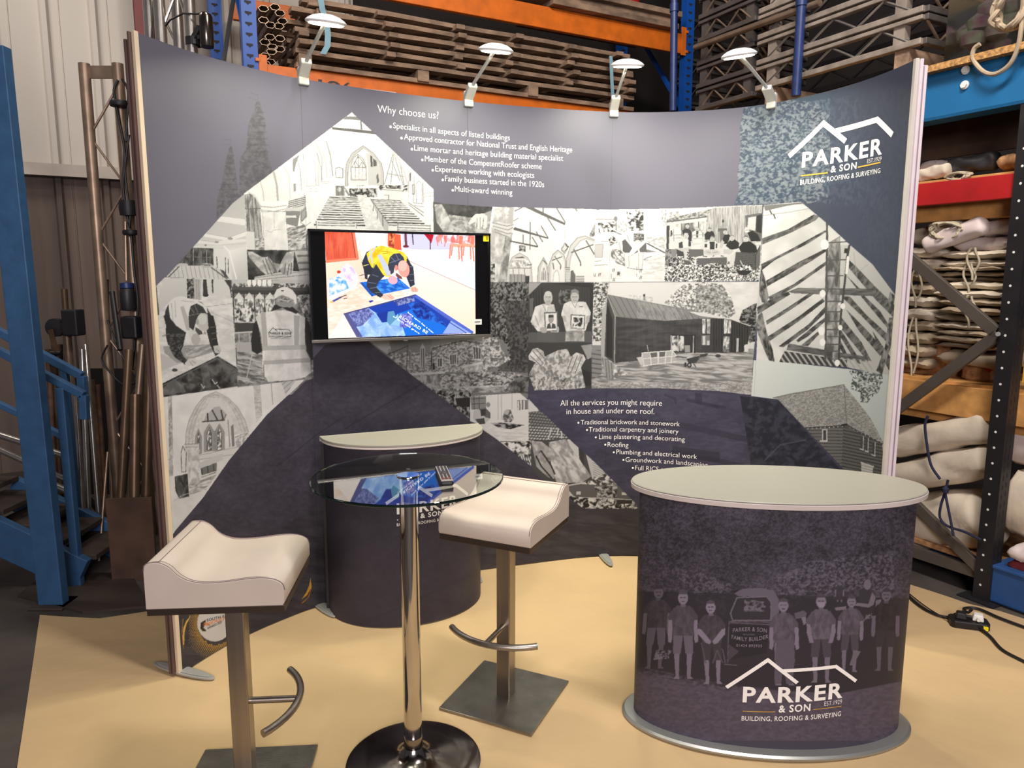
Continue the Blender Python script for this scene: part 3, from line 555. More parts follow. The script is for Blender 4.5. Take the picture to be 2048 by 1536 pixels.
    C.lns('1500,640 1720,560;1650,520 1740,670 1760,690;1525,610 1590,735 1595,775', 13, 96); C.pl('1490,945 1490,830 1515,820 1540,870 1540,945', 96); C.pl('1545,880 1630,880 1630,945 1545,945', 150); C.lns('1545,900 1630,900;1545,925 1630,925', 6, 220); C.pl('1435,795 1485,795 1490,945 1445,945', 196); C.lns('1435,795 1485,795;1440,815 1485,815', 8, 120); C.ht('1436,795 1486,795 1490,945 1445,945', 0, 26, .15, 140)
    C.pl('1310,940 1320,850 1350,820 1370,850 1375,940', 236); C.ln('1310,940 1320,850 1350,820 1370,850 1375,940', 6, 170); C.el(1430, 440, 20, 50, 236, 15); C.lns('1440,400 1425,430 1440,470 1430,500', 7, 185); C.el(1262, 570, 14, 34, 228, 15)
    C.pl('1680,470 1745,330 1750,460 1710,490', 140); C.tx('1680,470 1745,330 1750,460 1710,490', 90, 220, 18, 24, 62, 3)
    # ---------------- worker bent over a floor
    C.T(1180, 400, .17578)
    C.clip('65,110 870,100 850,930 40,935')
    C.pl('0,0 900,0 900,1000 0,1000', 236); C.tx('0,0 900,0 900,1000 0,1000', 222, 246, 70, 50, 63, 1.8)
    C.pl('65,210 280,215 280,230 65,228', 170); C.tx('90,260 320,240 330,360 100,370', 60, 250, 24, 20, 64, 4.5); C.tx('415,110 610,110 610,350 430,350', 50, 255, 26, 24, 65, 4); C.el(292, 212, 22, 28, 120); C.ln('298,240 298,340', 8, 80); C.tx('300,240 420,240 420,370 310,360', 170, 250, 18, 18, 66, 4)
    C.pl('640,170 870,170 870,520 660,470', 228); C.ht('640,110 870,110 870,400 660,400', 90, 50, .08, 205, 1, 1, 0); C.tx('640,420 860,420 850,560 660,490', 180, 245, 24, 18, 67, 4); C.tx('800,120 870,110 860,300 820,280', 150, 240, 14, 14, 68, 4)
    C.ln('650,495 850,600', 14, 70); C.lns('610,680 720,690 850,640;620,670 700,640', 8, 110); C.lns('265,355 360,395', 10, 90); C.pl('640,560 760,590 640,600', 120)
    C.pl('45,510 150,500 140,655 60,655', 196); C.lns('45,510 150,500 140,655 60,655 45,510', 6, 140); C.tx('0,530 50,600 50,650 0,620', 80, 220, 20, 20, 69, 3)
    C.tx('210,440 260,410 310,450 310,490 230,520', 50, 210, 22, 18, 70, 4); C.tx('240,560 350,560 430,700 420,760 300,720 240,640', 90, 240, 30, 22, 71, 3.5); C.lns('250,590 330,680 430,760;280,570 380,660', 10, 120)
    C.pl('300,560 320,450 360,390 450,375 520,380 600,440 640,450 640,560 560,590 545,500 490,450 440,560 440,600 380,580', 226); C.pl('385,450 470,560 440,600 440,640 480,630 540,570 550,590 450,640 370,580', 84); C.pl('365,470 400,445 480,545 450,600 380,595', 84); C.pl('560,560 640,480 645,595 570,595', 88); C.lns('330,480 350,580;420,400 450,470', 8, 150)
    C.el(555, 430, 60, 56, 110); C.tx('495,380 615,380 615,470 495,470', 60, 170, 16, 14, 72, 3.6); C.el(545, 480, 34, 24, 214)
    C.pl('385,600 440,600 445,700 440,770 400,760', 224); C.pl('550,600 610,595 600,700 590,790 550,780', 224); C.lns('385,600 400,760;440,640 445,760;552,600 552,780;608,600 592,780', 6, 150); C.lns('420,770 540,790 600,790', 10, 140)
    for x, y in [(265, 795), (318, 830), (270, 905), (575, 805), (575, 880), (48, 855), (105, 850), (325, 840)]:
        C.lns(f'{x-8},{y+18} {x-2},{y-16};{x+8},{y+18} {x+14},{y-16}', 7, 70)
    C.lns('240,840 245,895;530,840 532,870;530,760 535,800;815,750 815,800', 6, 100); C.lns('600,840 740,845;620,720 820,800;650,760 760,770', 7, 190); C.tx('600,700 840,640 840,800 640,850', 200, 240, 60, 20, 73, 2.4)
    C.lns('60,700 130,690;50,745 200,735;130,470 205,468', 6, 120)
    # ---------------- team photo on the gravel
    C.clip('872,100 1960,55 1935,920 845,930')
    C.pl('800,0 2000,0 2000,1000 800,1000', 214)
    C.pl('1380,90 1975,60 1960,520 1300,480 1330,230', 176); C.ht('1340,90 1975,60 1960,520 1300,480', 89, 27, .22, 96, .9, 3, .06); C.tx('1340,90 1975,60 1960,520 1300,480', 120, 220, 14, 120, 75, 2.6, .55)
    C.pl('872,100 1400,85 1380,110 875,215', 226); C.tx('890,140 1020,130 1020,190 890,200', 130, 230, 16, 16, 76, 4)
    C.pl('872,215 1385,100 1320,200 872,262', 128); C.tx('872,215 1385,100 1320,200 872,262', 90, 190, 20, 12, 77, 3); C.lns('872,250 1330,190;872,275 1330,240', 12, 84); C.pl('872,262 1330,235 1310,470 872,520', 205); C.pl('872,290 905,290 895,560 868,560', 50); C.tx('1040,270 1300,245 1290,430 1060,430', 90, 215, 50, 70, 78, 2.6); C.lns('1040,270 1045,400;1235,250 1235,400', 12, 90)
    C.pl('1765,175 1960,145 1945,460 1890,400 1780,330', 96); C.pl('1800,200 1890,185 1880,350 1790,330', 205); C.pl('1895,180 1960,160 1950,380 1890,360', 50); C.el(1513, 240, 12, 20, 60); C.pl('1455,325 1560,320 1560,350 1455,360', 92); C.pl('1480,350 1540,350 1530,470 1480,470', 100)
    C.tx('845,580 990,560 1560,700 1930,700 1930,925 845,935', 40, 250, 11, 10, 79, 4.6); C.tx('845,560 920,560 990,700 900,760 850,740', 50, 150, 24, 24, 80, 3)
    def head(x, y, r=26, c=196, hair=110):
        C.el(x, y, r * .82, r, c); C.pl([(x - r * .8, y - r * .2), (x - r * .55, y - r * .95), (x, y - r * 1.08), (x + r * .6, y - r * .95), (x + r * .8, y - r * .2), (x + r * .3, y - r * .55), (x - r * .3, y - r * .55)], hair); C.lns(f'{x-r*.4},{y-r*.05} {x+r*.4},{y-r*.05}', 6, 120, .7); C.lns(f'{x-r*.25},{y+r*.48} {x+r*.25},{y+r*.48}', 4, 110)
    # back row
    C.pl('920,340 960,310 1020,320 1040,360 1035,470 960,490 920,440', 224); C.pl('915,350 935,340 940,400 915,420', 66); C.lns('950,330 955,470;935,400 1035,395;935,435 1035,430', 9, 150); C.pl('905,470 1000,470 1010,550 900,555', 216); head(992, 280, 34, 205, 200)
    C.pl('1050,345 1090,325 1140,335 1160,370 1155,470 1100,470 1060,420', 48); head(1108, 295, 28, 190, 50)
    C.pl('1165,365 1200,345 1250,350 1278,380 1275,500 1180,500', 224); C.pl('1205,350 1235,350 1230,430 1210,430', 60); C.lns('1175,400 1275,395;1180,440 1275,435', 8, 160); C.pl('1170,490 1275,490 1270,570 1180,570', 205); head(1218, 330, 24, 198, 160)
    C.pl('1300,390 1330,360 1400,355 1420,400 1415,450 1310,450', 46); head(1360, 338, 24, 196, 70)
    C.pl('1510,440 1530,395 1580,390 1600,410 1560,500 1520,500', 46); head(1538, 362, 28, 200, 90); C.pl('1500,450 1530,480 1500,550 1470,540', 190)
    C.pl('1790,370 1850,350 1910,390 1945,470 1830,470', 44); head(1782, 342, 32, 205, 205)
    # front row
    C.pl('1000,500 1050,450 1110,440 1140,480 1150,530 1080,560 1020,560', 222); C.pl('1010,490 1050,470 1060,540 1030,560 1010,540', 56); C.pl('1120,460 1150,480 1150,530 1120,530', 56); head(1092, 412, 36, 205, 190); C.pl('985,550 1140,540 1150,570 1060,590 985,570', 190); C.pl('985,560 1060,590 1060,640 990,640', 56); C.pl('1065,570 1105,570 1105,690 1075,690', 200); C.pl('1060,680 1130,690 1160,730 1090,740', 80)
    C.pl('1150,520 1270,500 1275,540 1210,580 1160,580', 226); C.el(1175, 600, 34, 38, 228); C.pl('1120,560 1290,560 1290,640 1130,650', 92)
    C.pl('1310,500 1340,470 1430,465 1450,500 1440,570 1330,570', 222); C.pl('1360,475 1420,475 1415,580 1365,580', 50); C.pl('1305,500 1335,500 1330,540 1305,540', 52); C.pl('1430,490 1450,500 1445,550 1430,550', 52); head(1390, 440, 30, 200, 110); C.pl('1290,580 1340,560 1440,560 1485,590 1470,620 1360,625 1300,615', 196); C.lns('1330,590 1370,600;1400,600 1450,590', 8, 140)
    C.pl('1545,520 1590,460 1650,450 1700,490 1690,550 1600,570', 46); head(1615, 432, 34, 202, 130); C.pl('1520,560 1600,560 1640,580 1590,620 1520,610', 190)
    C.pl('1690,540 1740,480 1820,470 1890,520 1910,600 1720,600', 42); head(1775, 440, 36, 204, 100); C.pl('1690,550 1650,600 1600,640 1620,670 1690,610', 196); C.pl('1600,640 1640,600 1640,740 1570,770 1560,750 1600,720', 206); C.pl('1885,480 1945,480 1945,510 1890,510', 214)
    C.pl('1660,590 1890,605 1870,800 1640,740', 84); C.ht('1660,590 1890,605 1870,800 1640,740', 4, 20, .35, 60, .8, 1, 0); C.pl('1890,600 1940,510 1935,740 1890,800 1870,760', 92); C.lns('1880,800 1885,620 1935,520', 10, 50)
    C.pl('1190,650 1560,625 1560,650 1200,665', 222); C.pl('1220,665 1560,650 1555,745 1420,715 1230,745', 96); C.ht('1220,665 1560,650 1555,745 1420,715 1230,745', -2, 16, .35, 70, .8, 1, 0); C.lns('1185,700 1220,650 1280,640', 12, 225); C.lns('1290,640 1330,645;1400,640 1410,632;1490,635 1520,640', 8, 50)
    C.pl('885,690 960,630 1000,680 1010,740 900,755', 56); C.tx('885,690 960,630 1000,680 1010,740 900,755', 20, 170, 16, 16, 82, 4.5); C.pl('920,560 985,555 985,640 930,650', 118); C.lns('905,712 990,715', 10, 190)
    C.el(1750, 800, 85, 58, 48); C.tx('1670,740 1840,735 1840,800 1680,800', 30, 245, 18, 14, 83, 4.5); C.lns('1710,690 1750,770', 7, 220)
    # ---------------- dark hedge, stone church and chest tomb
    C.T(690, 660, .19531)
    C.clip('240,118 500,-20 1300,-20 1330,-490 1880,-490 1875,630 1870,700 1285,680 1280,920 1250,915 780,560')
    C.pl('200,-520 1900,-520 1900,950 200,950', 110)
    C.gr('240,110 480,100 450,260', 186, 170, (240, 110), (450, 200))
    C.pl('450,100 1450,60 1450,440 1000,430 660,470 440,260', 150); C.tx('450,100 1450,60 1450,440 1000,430 660,470 440,260', 86, 204, 17, 13, 85, 3.4, .85)
    C.pl('460,100 1450,60 1450,130 1220,100 880,170 880,230 470,230', 128); C.ht('470,110 900,90 860,230 480,240', -8, 9, .4, 104); C.lns('440,250 640,165;890,190 1200,110 1440,140', 9, 74); C.lns('640,160 630,420;890,190 880,400', 9, 84)
    C.pl('768,390 768,190 795,130 822,190 822,385', 176); C.lns('785,380 785,190;806,380 806,190', 9, 74); C.pl('650,380 655,220 665,195 680,220 680,390', 160); C.lns('665,380 665,220', 8, 84)
    for q in ['945,290 998,285 998,375 950,380', '1070,255 1140,245 1140,350 1075,358', '1308,165 1395,185 1390,300 1320,298']:
        C.pl(q, 82); C.ln(pts(q).tolist() + [pts(q)[0].tolist()], 8, 196)
    C.lns('970,290 970,375;1095,255 1098,350;1118,250 1120,350;1335,175 1340,298;1365,180 1368,298', 6, 190); C.pl('895,410 895,350 908,332 920,350 922,405', 50); C.ln('885,230 885,400', 8, 60)
    C.pl('1180,375 1405,320 1410,345 1330,365 1210,388', 205); C.pl('1220,385 1400,350 1400,420 1230,450', 190); C.tx('1220,385 1400,350 1400,420 1230,450', 140, 210, 30, 30, 86, 2.6)
    C.pl('660,440 1030,425 1020,445 690,465', 200); C.tx('690,465 990,450 1000,600 930,640 780,545', 100, 185, 30, 40, 87, 2.6)
    C.tx('990,460 1300,430 1700,430 1880,480 1880,640 1280,640 1000,600', 70, 190, 20, 14, 88, 3); C.tx('1200,580 1660,560 1620,620 1280,640', 150, 220, 30, 14, 89, 2.4); C.pl('1290,590 1640,580 1620,640 1300,640', 140); C.tx('1290,590 1640,580 1620,640 1300,640', 95, 180, 40, 30, 90, 2.4)
    C.pl('1700,540 1800,465 1875,480 1875,650 1680,640', 78); C.tx('1700,540 1800,465 1875,480 1875,650 1680,640', 50, 110, 30, 30, 91, 2.6)
    C.tx('780,560 930,620 1290,640 1290,920 1250,915', 30, 160, 20, 30, 92, 3.4); C.pl('1130,700 1280,690 1280,790 1150,780', 40); C.lns('990,700 1050,740;960,660 1060,700;1040,690 1120,650', 8, 200, .6)
    C.tx('1410,60 1560,60 1600,200 1700,300 1640,330 1550,390 1440,420 1400,300', 90, 210, 22, 18, 93, 3.4)
    C.tx('1290,-500 1890,-500 1880,440 1560,420 1700,310 1620,100 1480,60 1290,20', 34, 122, 15, 18, 94, 3.6); C.pl('1620,-300 1880,-300 1880,440 1600,420 1560,380 1700,300', 54, .55)
    C.tx('1290,-80 1480,-80 1500,60 1290,20', 70, 170, 18, 18, 95, 3, .7)
    # ---------------- two men holding framed pictures
    C.T(1040, 550, .23438)
    C.clip('76,66 630,64 610,575 68,575')
    C.pl('0,0 700,0 700,700 0,700', 60); C.pl('70,60 190,60 75,170', 150); C.pl('190,66 600,64 630,100 630,580 610,560 600,110', 48); C.ht('70,170 200,100 210,560 70,560', 89, 24, .4, 48, 1, 1, 0); C.tx('330,125 430,125 430,230 330,260', 40, 140, 16, 14, 96, 4); C.pl('330,120 520,110 520,250 330,260', 60, .4); C.ht('520,110 620,110 620,560 560,560', 89, 22, .4, 52, 1, 2, 0); C.pl('80,200 115,195 110,350 82,360', 92)
    C.pl('72,490 610,480 608,575 70,575', 84); C.pl('90,400 130,270 200,245 290,250 305,320 300,480 320,490 150,480', 222); C.tx('90,400 130,270 200,245 290,250 305,320 300,480 150,480', 190, 236, 30, 60, 97, 2.4); C.lns('190,250 235,330 240,270;130,350 160,430;100,420 140,445', 6, 150)
    C.pl('150,485 300,490 300,570 140,570', 88); C.el(240, 195, 38, 56, 178); C.el(240, 160, 30, 22, 196); C.lns('222,188 235,186;248,186 262,188', 5, 96); C.lns('228,222 256,222', 5, 120); C.lns('241,190 244,206', 4, 140); C.pl('212,225 270,225 262,250 235,262 215,250', 164)
    C.pl('205,318 322,312 325,482 212,488', 104); C.pl('216,330 312,325 314,470 222,476', 232); C.el(264, 375, 24, 34, 150); C.pl('240,365 245,340 285,340 288,362', 60); C.pl('225,460 235,420 262,405 300,420 308,455', 70); C.pl('255,410 275,410 268,455', 224); C.el(200, 470, 32, 24, 168, 25); C.el(322, 465, 12, 26, 170)
    C.pl('355,320 375,245 430,222 490,228 560,230 605,320 600,345 565,350 560,475 390,475 385,350 355,350', 226); C.tx('355,320 375,245 430,222 560,230 605,320 560,475 390,475', 196, 238, 40, 60, 98, 2.2); C.lns('440,225 470,280 490,230', 6, 150); C.lns('505,270 535,270', 6, 110)
    C.pl('355,350 390,350 395,400 380,400', 170); C.pl('565,350 600,345 590,400 560,420', 170); C.pl('390,475 550,475 548,565 385,565', 150); C.tx('390,475 550,475 548,565 385,565', 110, 185, 30, 40, 99, 2.4)
    C.el(467, 185, 36, 54, 176); C.pl('430,175 436,130 470,118 500,135 502,172 480,150 450,152', 120); C.lns('448,186 460,185;474,185 488,186', 5, 84); C.lns('455,215 480,215', 5, 110); C.lns('467,185 468,202', 4, 130)
    C.pl('432,335 558,342 552,465 428,455', 110); C.pl('442,345 548,352 542,455 438,448', 230); C.tx('455,360 535,365 530,440 450,435', 50, 225, 18, 18, 100, 4); C.el(440, 440, 16, 12, 170); C.el(510, 462, 26, 12, 170)
    # ---------------- hands on a slate
    C.clip('66,575 612,575 608,968 120,985 68,900')
    C.pl('0,560 700,560 700,1000 0,1000', 60); C.gr('520,600 615,590 612,700 580,720', 130, 176, (520, 600), (610, 700))
    sl = '75,850 120,760 200,700 330,640 400,630 430,690 520,790 560,960 300,1000 130,1000'
    C.pl(sl, 172); C.tx(sl, 110, 214, 20, 24, 101, 3.2, .9); C.tx('75,860 480,880 560,960 130,1000', 60, 230, 16, 22, 102, 4, .6); C.pl('525,800 600,830 608,940 560,950', 46)
    for q in ['72,690 110,630 150,622 200,650 215,710 180,768 120,740 75,720', '400,780 430,700 480,660 540,680 560,720 520,790 470,845 420,830']:
        C.pl(q, 206); C.tx(q, 168, 232, 30, 30, 103, 2.4)
    C.lns('110,650 200,755;140,635 215,720;90,690 170,768;450,690 410,800;490,690 430,840;525,700 470,840', 7, 96); C.pl('560,640 610,610 612,700 570,720', 150)
    # ---------------- dark metal barn
    C.clip('630,64 2040,58 2010,500 1990,720 1975,1025 1700,990 1200,965 610,968 616,575')
    C.gr('600,50 2050,50 2050,700 600,700', 226, 214, (600, 60), (2000, 400)); C.tx('1300,50 2050,50 2050,400 1300,400', 205, 238, 120, 60, 104, 2, .7)
    C.tx('630,64 760,70 745,170 700,330 690,560 620,570', 60, 226, 16, 12, 105, 4)
    C.tx('1230,240 1290,170 1400,80 1560,60 1720,80 1800,170 1840,330 1780,370 1480,320', 96, 236, 14, 12, 106, 4); C.tx('1500,100 1720,90 1790,200 1820,340 1500,310', 66, 200, 14, 12, 107, 3.6, .6)
    C.tx('1870,380 1900,300 1990,250 2040,230 2030,560 1960,580', 34, 130, 15, 13, 108, 3.4)
    C.pl('1052,165 1068,160 1068,220 1052,215', 50); C.tx('930,170 1140,190 1130,240 940,200', 150, 230, 10, 14, 109, 4, .5)
    C.gr('610,640 2000,630 2000,1030 610,1000', 150, 180, (1000, 650), (1400, 1000)); C.tx('610,640 2000,630 2000,1030 610,1000', 96, 205, 110, 13, 110, 3, .8, 3, 4); C.tx('610,920 2000,920 2000,1030 610,1000', 120, 214, 16, 9, 111, 3.6, .6)
    C.pl('745,165 1500,305 1960,430 1970,440 1640,370 1500,375 1240,392 1000,378 815,350', 120); C.pl('1430,310 1560,322 1750,362 1968,432 1960,436 1740,375 1540,350', 220)
    C.ht('745,165 1430,300 1540,372 1240,392 1000,378 815,350', 62, 42, .1, 74, 1, 2, .05); C.tx('1000,215 1400,300 1480,372 1240,390 1000,370', 110, 190, 12, 40, 112, 3.6, .4, 3, -30)
    C.pl('810,352 1000,378 1240,392 1500,375 1640,370 1745,372 1800,380 1970,440 1930,660 1745,665 1290,660 1150,720 845,745 805,755', 58); C.ht('810,352 1000,378 1240,392 1550,372 1550,660 1290,660 1150,720 845,745', 90, 48, .07, 30, 1, 3, 0); C.ht('1630,372 1740,372 1960,440 1930,660 1640,650', 90, 22, .25, 34, 1, 3, 0); C.tx('810,352 1240,392 1550,375 1550,650 845,745', 44, 78, 120, 30, 113, 2.4, .6)
    C.pl('745,168 812,352 805,755 720,690 735,330', 70); C.pl('740,230 790,380 790,720 735,690', 44); C.pl('700,330 745,180 735,330 720,700 690,800 690,560', 168); C.lns('745,168 812,352 806,755', 9, 150)
    C.pl('690,700 800,755 790,890 740,880', 150); C.ht('690,700 800,755 790,890 740,880', 86, 24, .3, 100, 1, 1, 0); C.tx('800,760 940,850 800,890', 110, 240, 30, 22, 114, 3)
    C.pl('612,600 690,600 700,840 612,900', 130); C.ht('612,640 690,640 700,840 612,900', 8, 40, .3, 90, 1, 1, 0)
    C.pl('1288,512 1500,515 1498,665 1290,660', 44); C.pl('1298,520 1400,520 1400,650 1298,648', 150); C.tx('1298,520 1400,520 1400,650 1298,648', 70, 225, 30, 40, 115, 3); C.lns('1348,520 1350,650;1480,515 1478,665;1290,512 1290,660', 8, 190); C.pl('1405,600 1450,600 1450,660 1405,658', 150); C.ln('1288,511 1500,515', 6, 30)
    for x in (1556, 1596, 1742, 1774): C.pl([(x, 375), (x + 28, 377), (x + 26, 500), (x - 2, 500)], 205); C.tx([(x, 375), (x + 28, 377), (x + 26, 500), (x - 2, 500)], 120, 235, 20, 40, x, 3)
    C.pl('1550,515 1620,515 1618,600 1548,598', 110); C.pl('1560,520 1582,520 1580,596 1558,596', 214); C.pl('1596,560 1616,560 1616,598 1596,598', 200); C.pl('1738,520 1790,525 1785,660 1730,655', 180); C.tx('1738,520 1790,525 1785,660 1730,655', 90, 230, 22, 40, 117, 3); C.pl('1848,540 1868,540 1864,655 1846,655', 190); C.pl('1915,595 1950,590 1948,655 1912,658', 220)
    C.pl('1040,665 1300,645 1335,700 1330,745 1050,775 1025,740', 178); C.lns('1040,665 1300,645 1335,690;1050,775 1330,740;1045,715 1335,690;1040,665 1060,775;1110,660 1120,765;1180,655 1180,760;1245,650 1240,755;1300,648 1290,750', 7, 235); C.pl('1110,665 1170,660 1170,700 1120,705', 90); C.pl('1190,658 1240,655 1235,695 1190,700', 90); C.pl('995,705 1050,695 1045,770 1030,770', 205); C.lns('1085,600 1095,650', 6, 170)
    C.pl('1420,715 1535,690 1500,750 1440,755', 56); C.lns('1500,750 1545,690;1330,700 1420,705', 9, 80); C.el(1445, 768, 20, 22, 50); C.el(1445, 768, 9, 10, 170); C.el(1412, 765, 12, 20, 56); C.lns('1480,755 1500,785', 8, 60); C.pl('1535,680 1610,665 1590,695 1540,700', 60)
    C.el(1690, 640, 20, 22, 56); C.el(1690, 690, 24, 14, 62); C.pl('1640,742 1770,740 1830,775 1760,780', 196); C.lns('1560,665 1680,670', 6, 140)
    # ---------------- attic rafters with a ladder
    C.T(1440, 380, .19531)
    C.clip('450,155 830,122 1080,330 1340,570 1560,760 1820,1110 1800,1500 1770,1900 1600,1880 1300,1815 370,1745 380,1480 372,1215 420,700 440,215')
    C.pl('300,50 1900,50 1900,2000 300,2000', 222); C.tx('300,50 1900,50 1900,2000 300,2000', 200, 238, 200, 200, 121, 2, .8); C.gr('1210,560 1900,560 1900,2000 1210,2000', 204, 188, (1210, 800), (1800, 1500))
    C.pl('450,160 840,124 850,140 700,160 460,215', 112); C.pl('440,215 900,160 905,190 440,260', 226); C.lns('440,262 720,225 900,190', 6, 150); C.lns('510,210 530,245;550,250 565,290', 14, 70)
    D = 74
    for q in ['430,495 700,400 960,250 1020,268 980,310 720,440 430,560', '420,760 700,620 1080,410 1085,430 900,550 560,720 430,820', '470,930 800,740 1080,600 1085,630 950,720 640,900 480,990', '500,1090 760,960 1085,730 1085,770 800,970 510,1150', '380,1200 500,1130 700,1040 720,1070 520,1190 385,1275',
              '470,1340 700,1200 900,1065 960,1065 720,1230 480,1380', '490,1500 800,1300 1050,1110 1075,1140 800,1350 510,1545', '600,1600 900,1380 1080,1190 1085,1250 900,1430 650,1610', '780,1540 950,1400 1080,1300 1085,1340 900,1500 800,1560', '830,1590 1040,1420 1070,1420 900,1600']:
        C.pl(q, D); C.tx(q, 50, 124, 60, 24, 122, 2.6, .8, 3, -28)
    for q in ['1325,720 1400,790 1600,1000 1820,1210 1800,1330 1600,1130 1320,800', '1290,870 1400,1010 1440,1020 1320,900', '1240,1090 1330,1090 1500,1280 1720,1480 1710,1560 1450,1290', '1440,1085 1480,1085 1640,1240 1740,1400 1720,1420', '1290,1220 1500,1430 1650,1600 1640,1700 1420,1440', '1240,1300 1450,1560 1550,1750 1500,1740 1240,1420', '1220,1400 1400,1690 1440,1780 1400,1770 1230,1500', '1215,1500 1330,1740 1300,1740 1215,1600', '1560,1440 1640,1560 1780,1760 1760,1900 1640,1680']:
        C.pl(q, D); C.tx(q, 50, 124, 24, 60, 123, 2.6, .8, 3, 45)
    for q in ['420,790 460,900 500,1100 470,1160 430,1150 400,1060 405,950', '385,1290 430,1250 480,1460 540,1640 560,1760 500,1745 420,1560 375,1420', '1740,1040 1790,1080 1770,1230 1710,1200', '1730,1310 1790,1300 1780,1500 1660,1890 1600,1850 1690,1600']:
        C.pl(q, 84); C.tx(q, 44, 150, 24, 70, 124, 2.6, .9)
    C.pl('700,1040 800,1000 1090,1015 1540,1030 1600,1010 1600,1085 1260,1080 1090,1070 740,1058', 92); C.tx('700,1040 800,1000 1600,1010 1600,1085 740,1058', 66, 130, 120, 20, 125, 2.4, .8)
    C.pl('680,1640 700,1570 1070,1640 1510,1710 1520,1760 1200,1720 690,1640', 84); C.tx('680,1640 700,1570 1510,1710 1520,1760 690,1640', 60, 120, 100, 20, 126, 2.4, .8, 3, 8)
    C.pl('660,1650 1300,1740 1300,1815 600,1770', 60); C.ht('660,1650 1560,1750 1560,1860 600,1770', 55, 46, .4, 170, 1, 1, .05)
    C.pl('1110,540 1230,470 1240,700 1200,1000 1210,1740 1080,1740 1090,1100', 96, .7); C.tx('1110,560 1230,480 1230,1000 1210,1740 1085,1740 1100,1000', 50, 200, 40, 100, 127, 2.6, .6)
    C.lns('1095,340 1098,560;1095,600 1088,1000;1088,1050 1078,1740', 22, 78); C.lns('1325,570 1300,700 1285,880 1260,1100 1235,1300 1215,1740', 22, 66); C.lns('1110,540 1300,528;1100,720 1290,715;1095,880 1260,878;1092,1015 1255,1015;1090,1140 1250,1140;1088,1245 1240,1245;1085,1345 1230,1345;1080,1430 1225,1430;1078,1500 1222,1500;1075,1580 1220,1580;1075,1650 1215,1650', 12, 84)
    C.pl('1275,595 1310,600 1300,650 1270,645', 50)
    for x, y, r in [(1072, 558, 42), (1052, 1060, 30), (1258, 1190, 24), (1040, 1445, 34), (1232, 1410, 22), (1050, 1560, 30), (1200, 1770, 26)]:
        C.el(x, y, r, r * 1.25, 255)
    C.ln('1310,690 1295,850', 26, 250); C.el(1222, 1168, 14, 14, 240)
    C.ln('1370,640 1410,960', 4, 150); C.ln('1520,760 1400,850', 4, 160)
    # ---------------- tile-hung house under a tree
    C.T(1440, 660, .19531)
    C.clip('345,308 700,335 1310,400 1760,465 1745,700 1680,1500 1200,1440 590,712 320,675')
    C.gr('300,250 1800,250 1800,1500 300,1500', (222, 230, 228), (196, 206, 210), (400, 400), (1700, 900))
    C.pl('545,695 720,655 1270,560 1400,720 1540,900 1680,1165 1650,1160 1400,1030 1290,970 1000,985 860,1000', 150); C.tx('545,695 720,655 1270,560 1400,720 1540,900 1680,1165 1400,1030 1290,970 860,1000', 118, 186, 15, 7, 131, 3, 1, 3, -4); C.ht('545,695 720,655 1270,560 1680,1165 1290,970 860,1000', -4, 13, .3, 120, .5); C.ln('1272,565 1296,970', 8, 104); C.ln('545,695 720,655 1270,560', 9, 112)
    C.pl('870,1010 1290,975 1420,1045 1660,1165 1690,1500 1180,1450', 92); C.pl('870,1010 1260,980 1240,1450 1180,1450', 104); C.ht('870,1010 1260,985 1240,1450 1180,1450', 1, 33, .25, 62, 1, 1, .03); C.ht('1265,985 1420,1045 1660,1165 1690,1500 1240,1460', 12, 33, .3, 54, 1, 1, .03); C.lns('865,1005 1260,980 1300,975;1300,975 1420,1040 1660,1165', 14, 66)
    for k in range(9): C.el(900 + 44 * k, 1012 - 3 * k, 6, 6, 196); C.el(1330 + 40 * k, 1000 + 19 * k, 5, 5, 180)
    C.ln('1245,975 1300,965', 16, 40)
    C.pl('1050,1020 1095,1020 1095,1135 1055,1135', 70); C.ln('1050,1020 1095,1020 1095,1135 1052,1135 1050,1020', 12, 190); C.pl('1025,1130 1105,1130 1100,1148 1025,1145', 205)
    for x, y in [(1455, 1090), (1505, 1110), (1575, 1150)]: C.pl([(x - 18, y), (x + 12, y + 5), (x + 10, y + 130), (x - 16, y + 125)], 70); C.ln([(x + 14, y), (x + 10, y + 130)], 7, 205); C.pl([(x - 24, y + 120), (x + 18, y + 132), (x + 16, y + 146), (x - 24, y + 134)], 196)
    C.pl('1445,1355 1570,1395 1560,1470 1450,1450', 170); C.ht('1445,1370 1570,1410 1560,1490 1450,1480', 14, 26, .4, 214, 1, 1, 0); C.ln('1445,1358 1570,1400', 14, 206)
    C.tx('1310,405 1660,450 1670,520 1620,640 1550,690 1510,745 1440,740 1440,640 1330,600 1360,480', (70, 78, 78), (208, 216, 216), 17, 14, 132, 7)
    C.tx('1400,420 1600,450 1580,620 1470,720 1450,620 1400,540', (50, 56, 56), (208, 216, 216), 16, 13, 133, 6, .8)
    C.clip(); C.T(0, 0, 1)

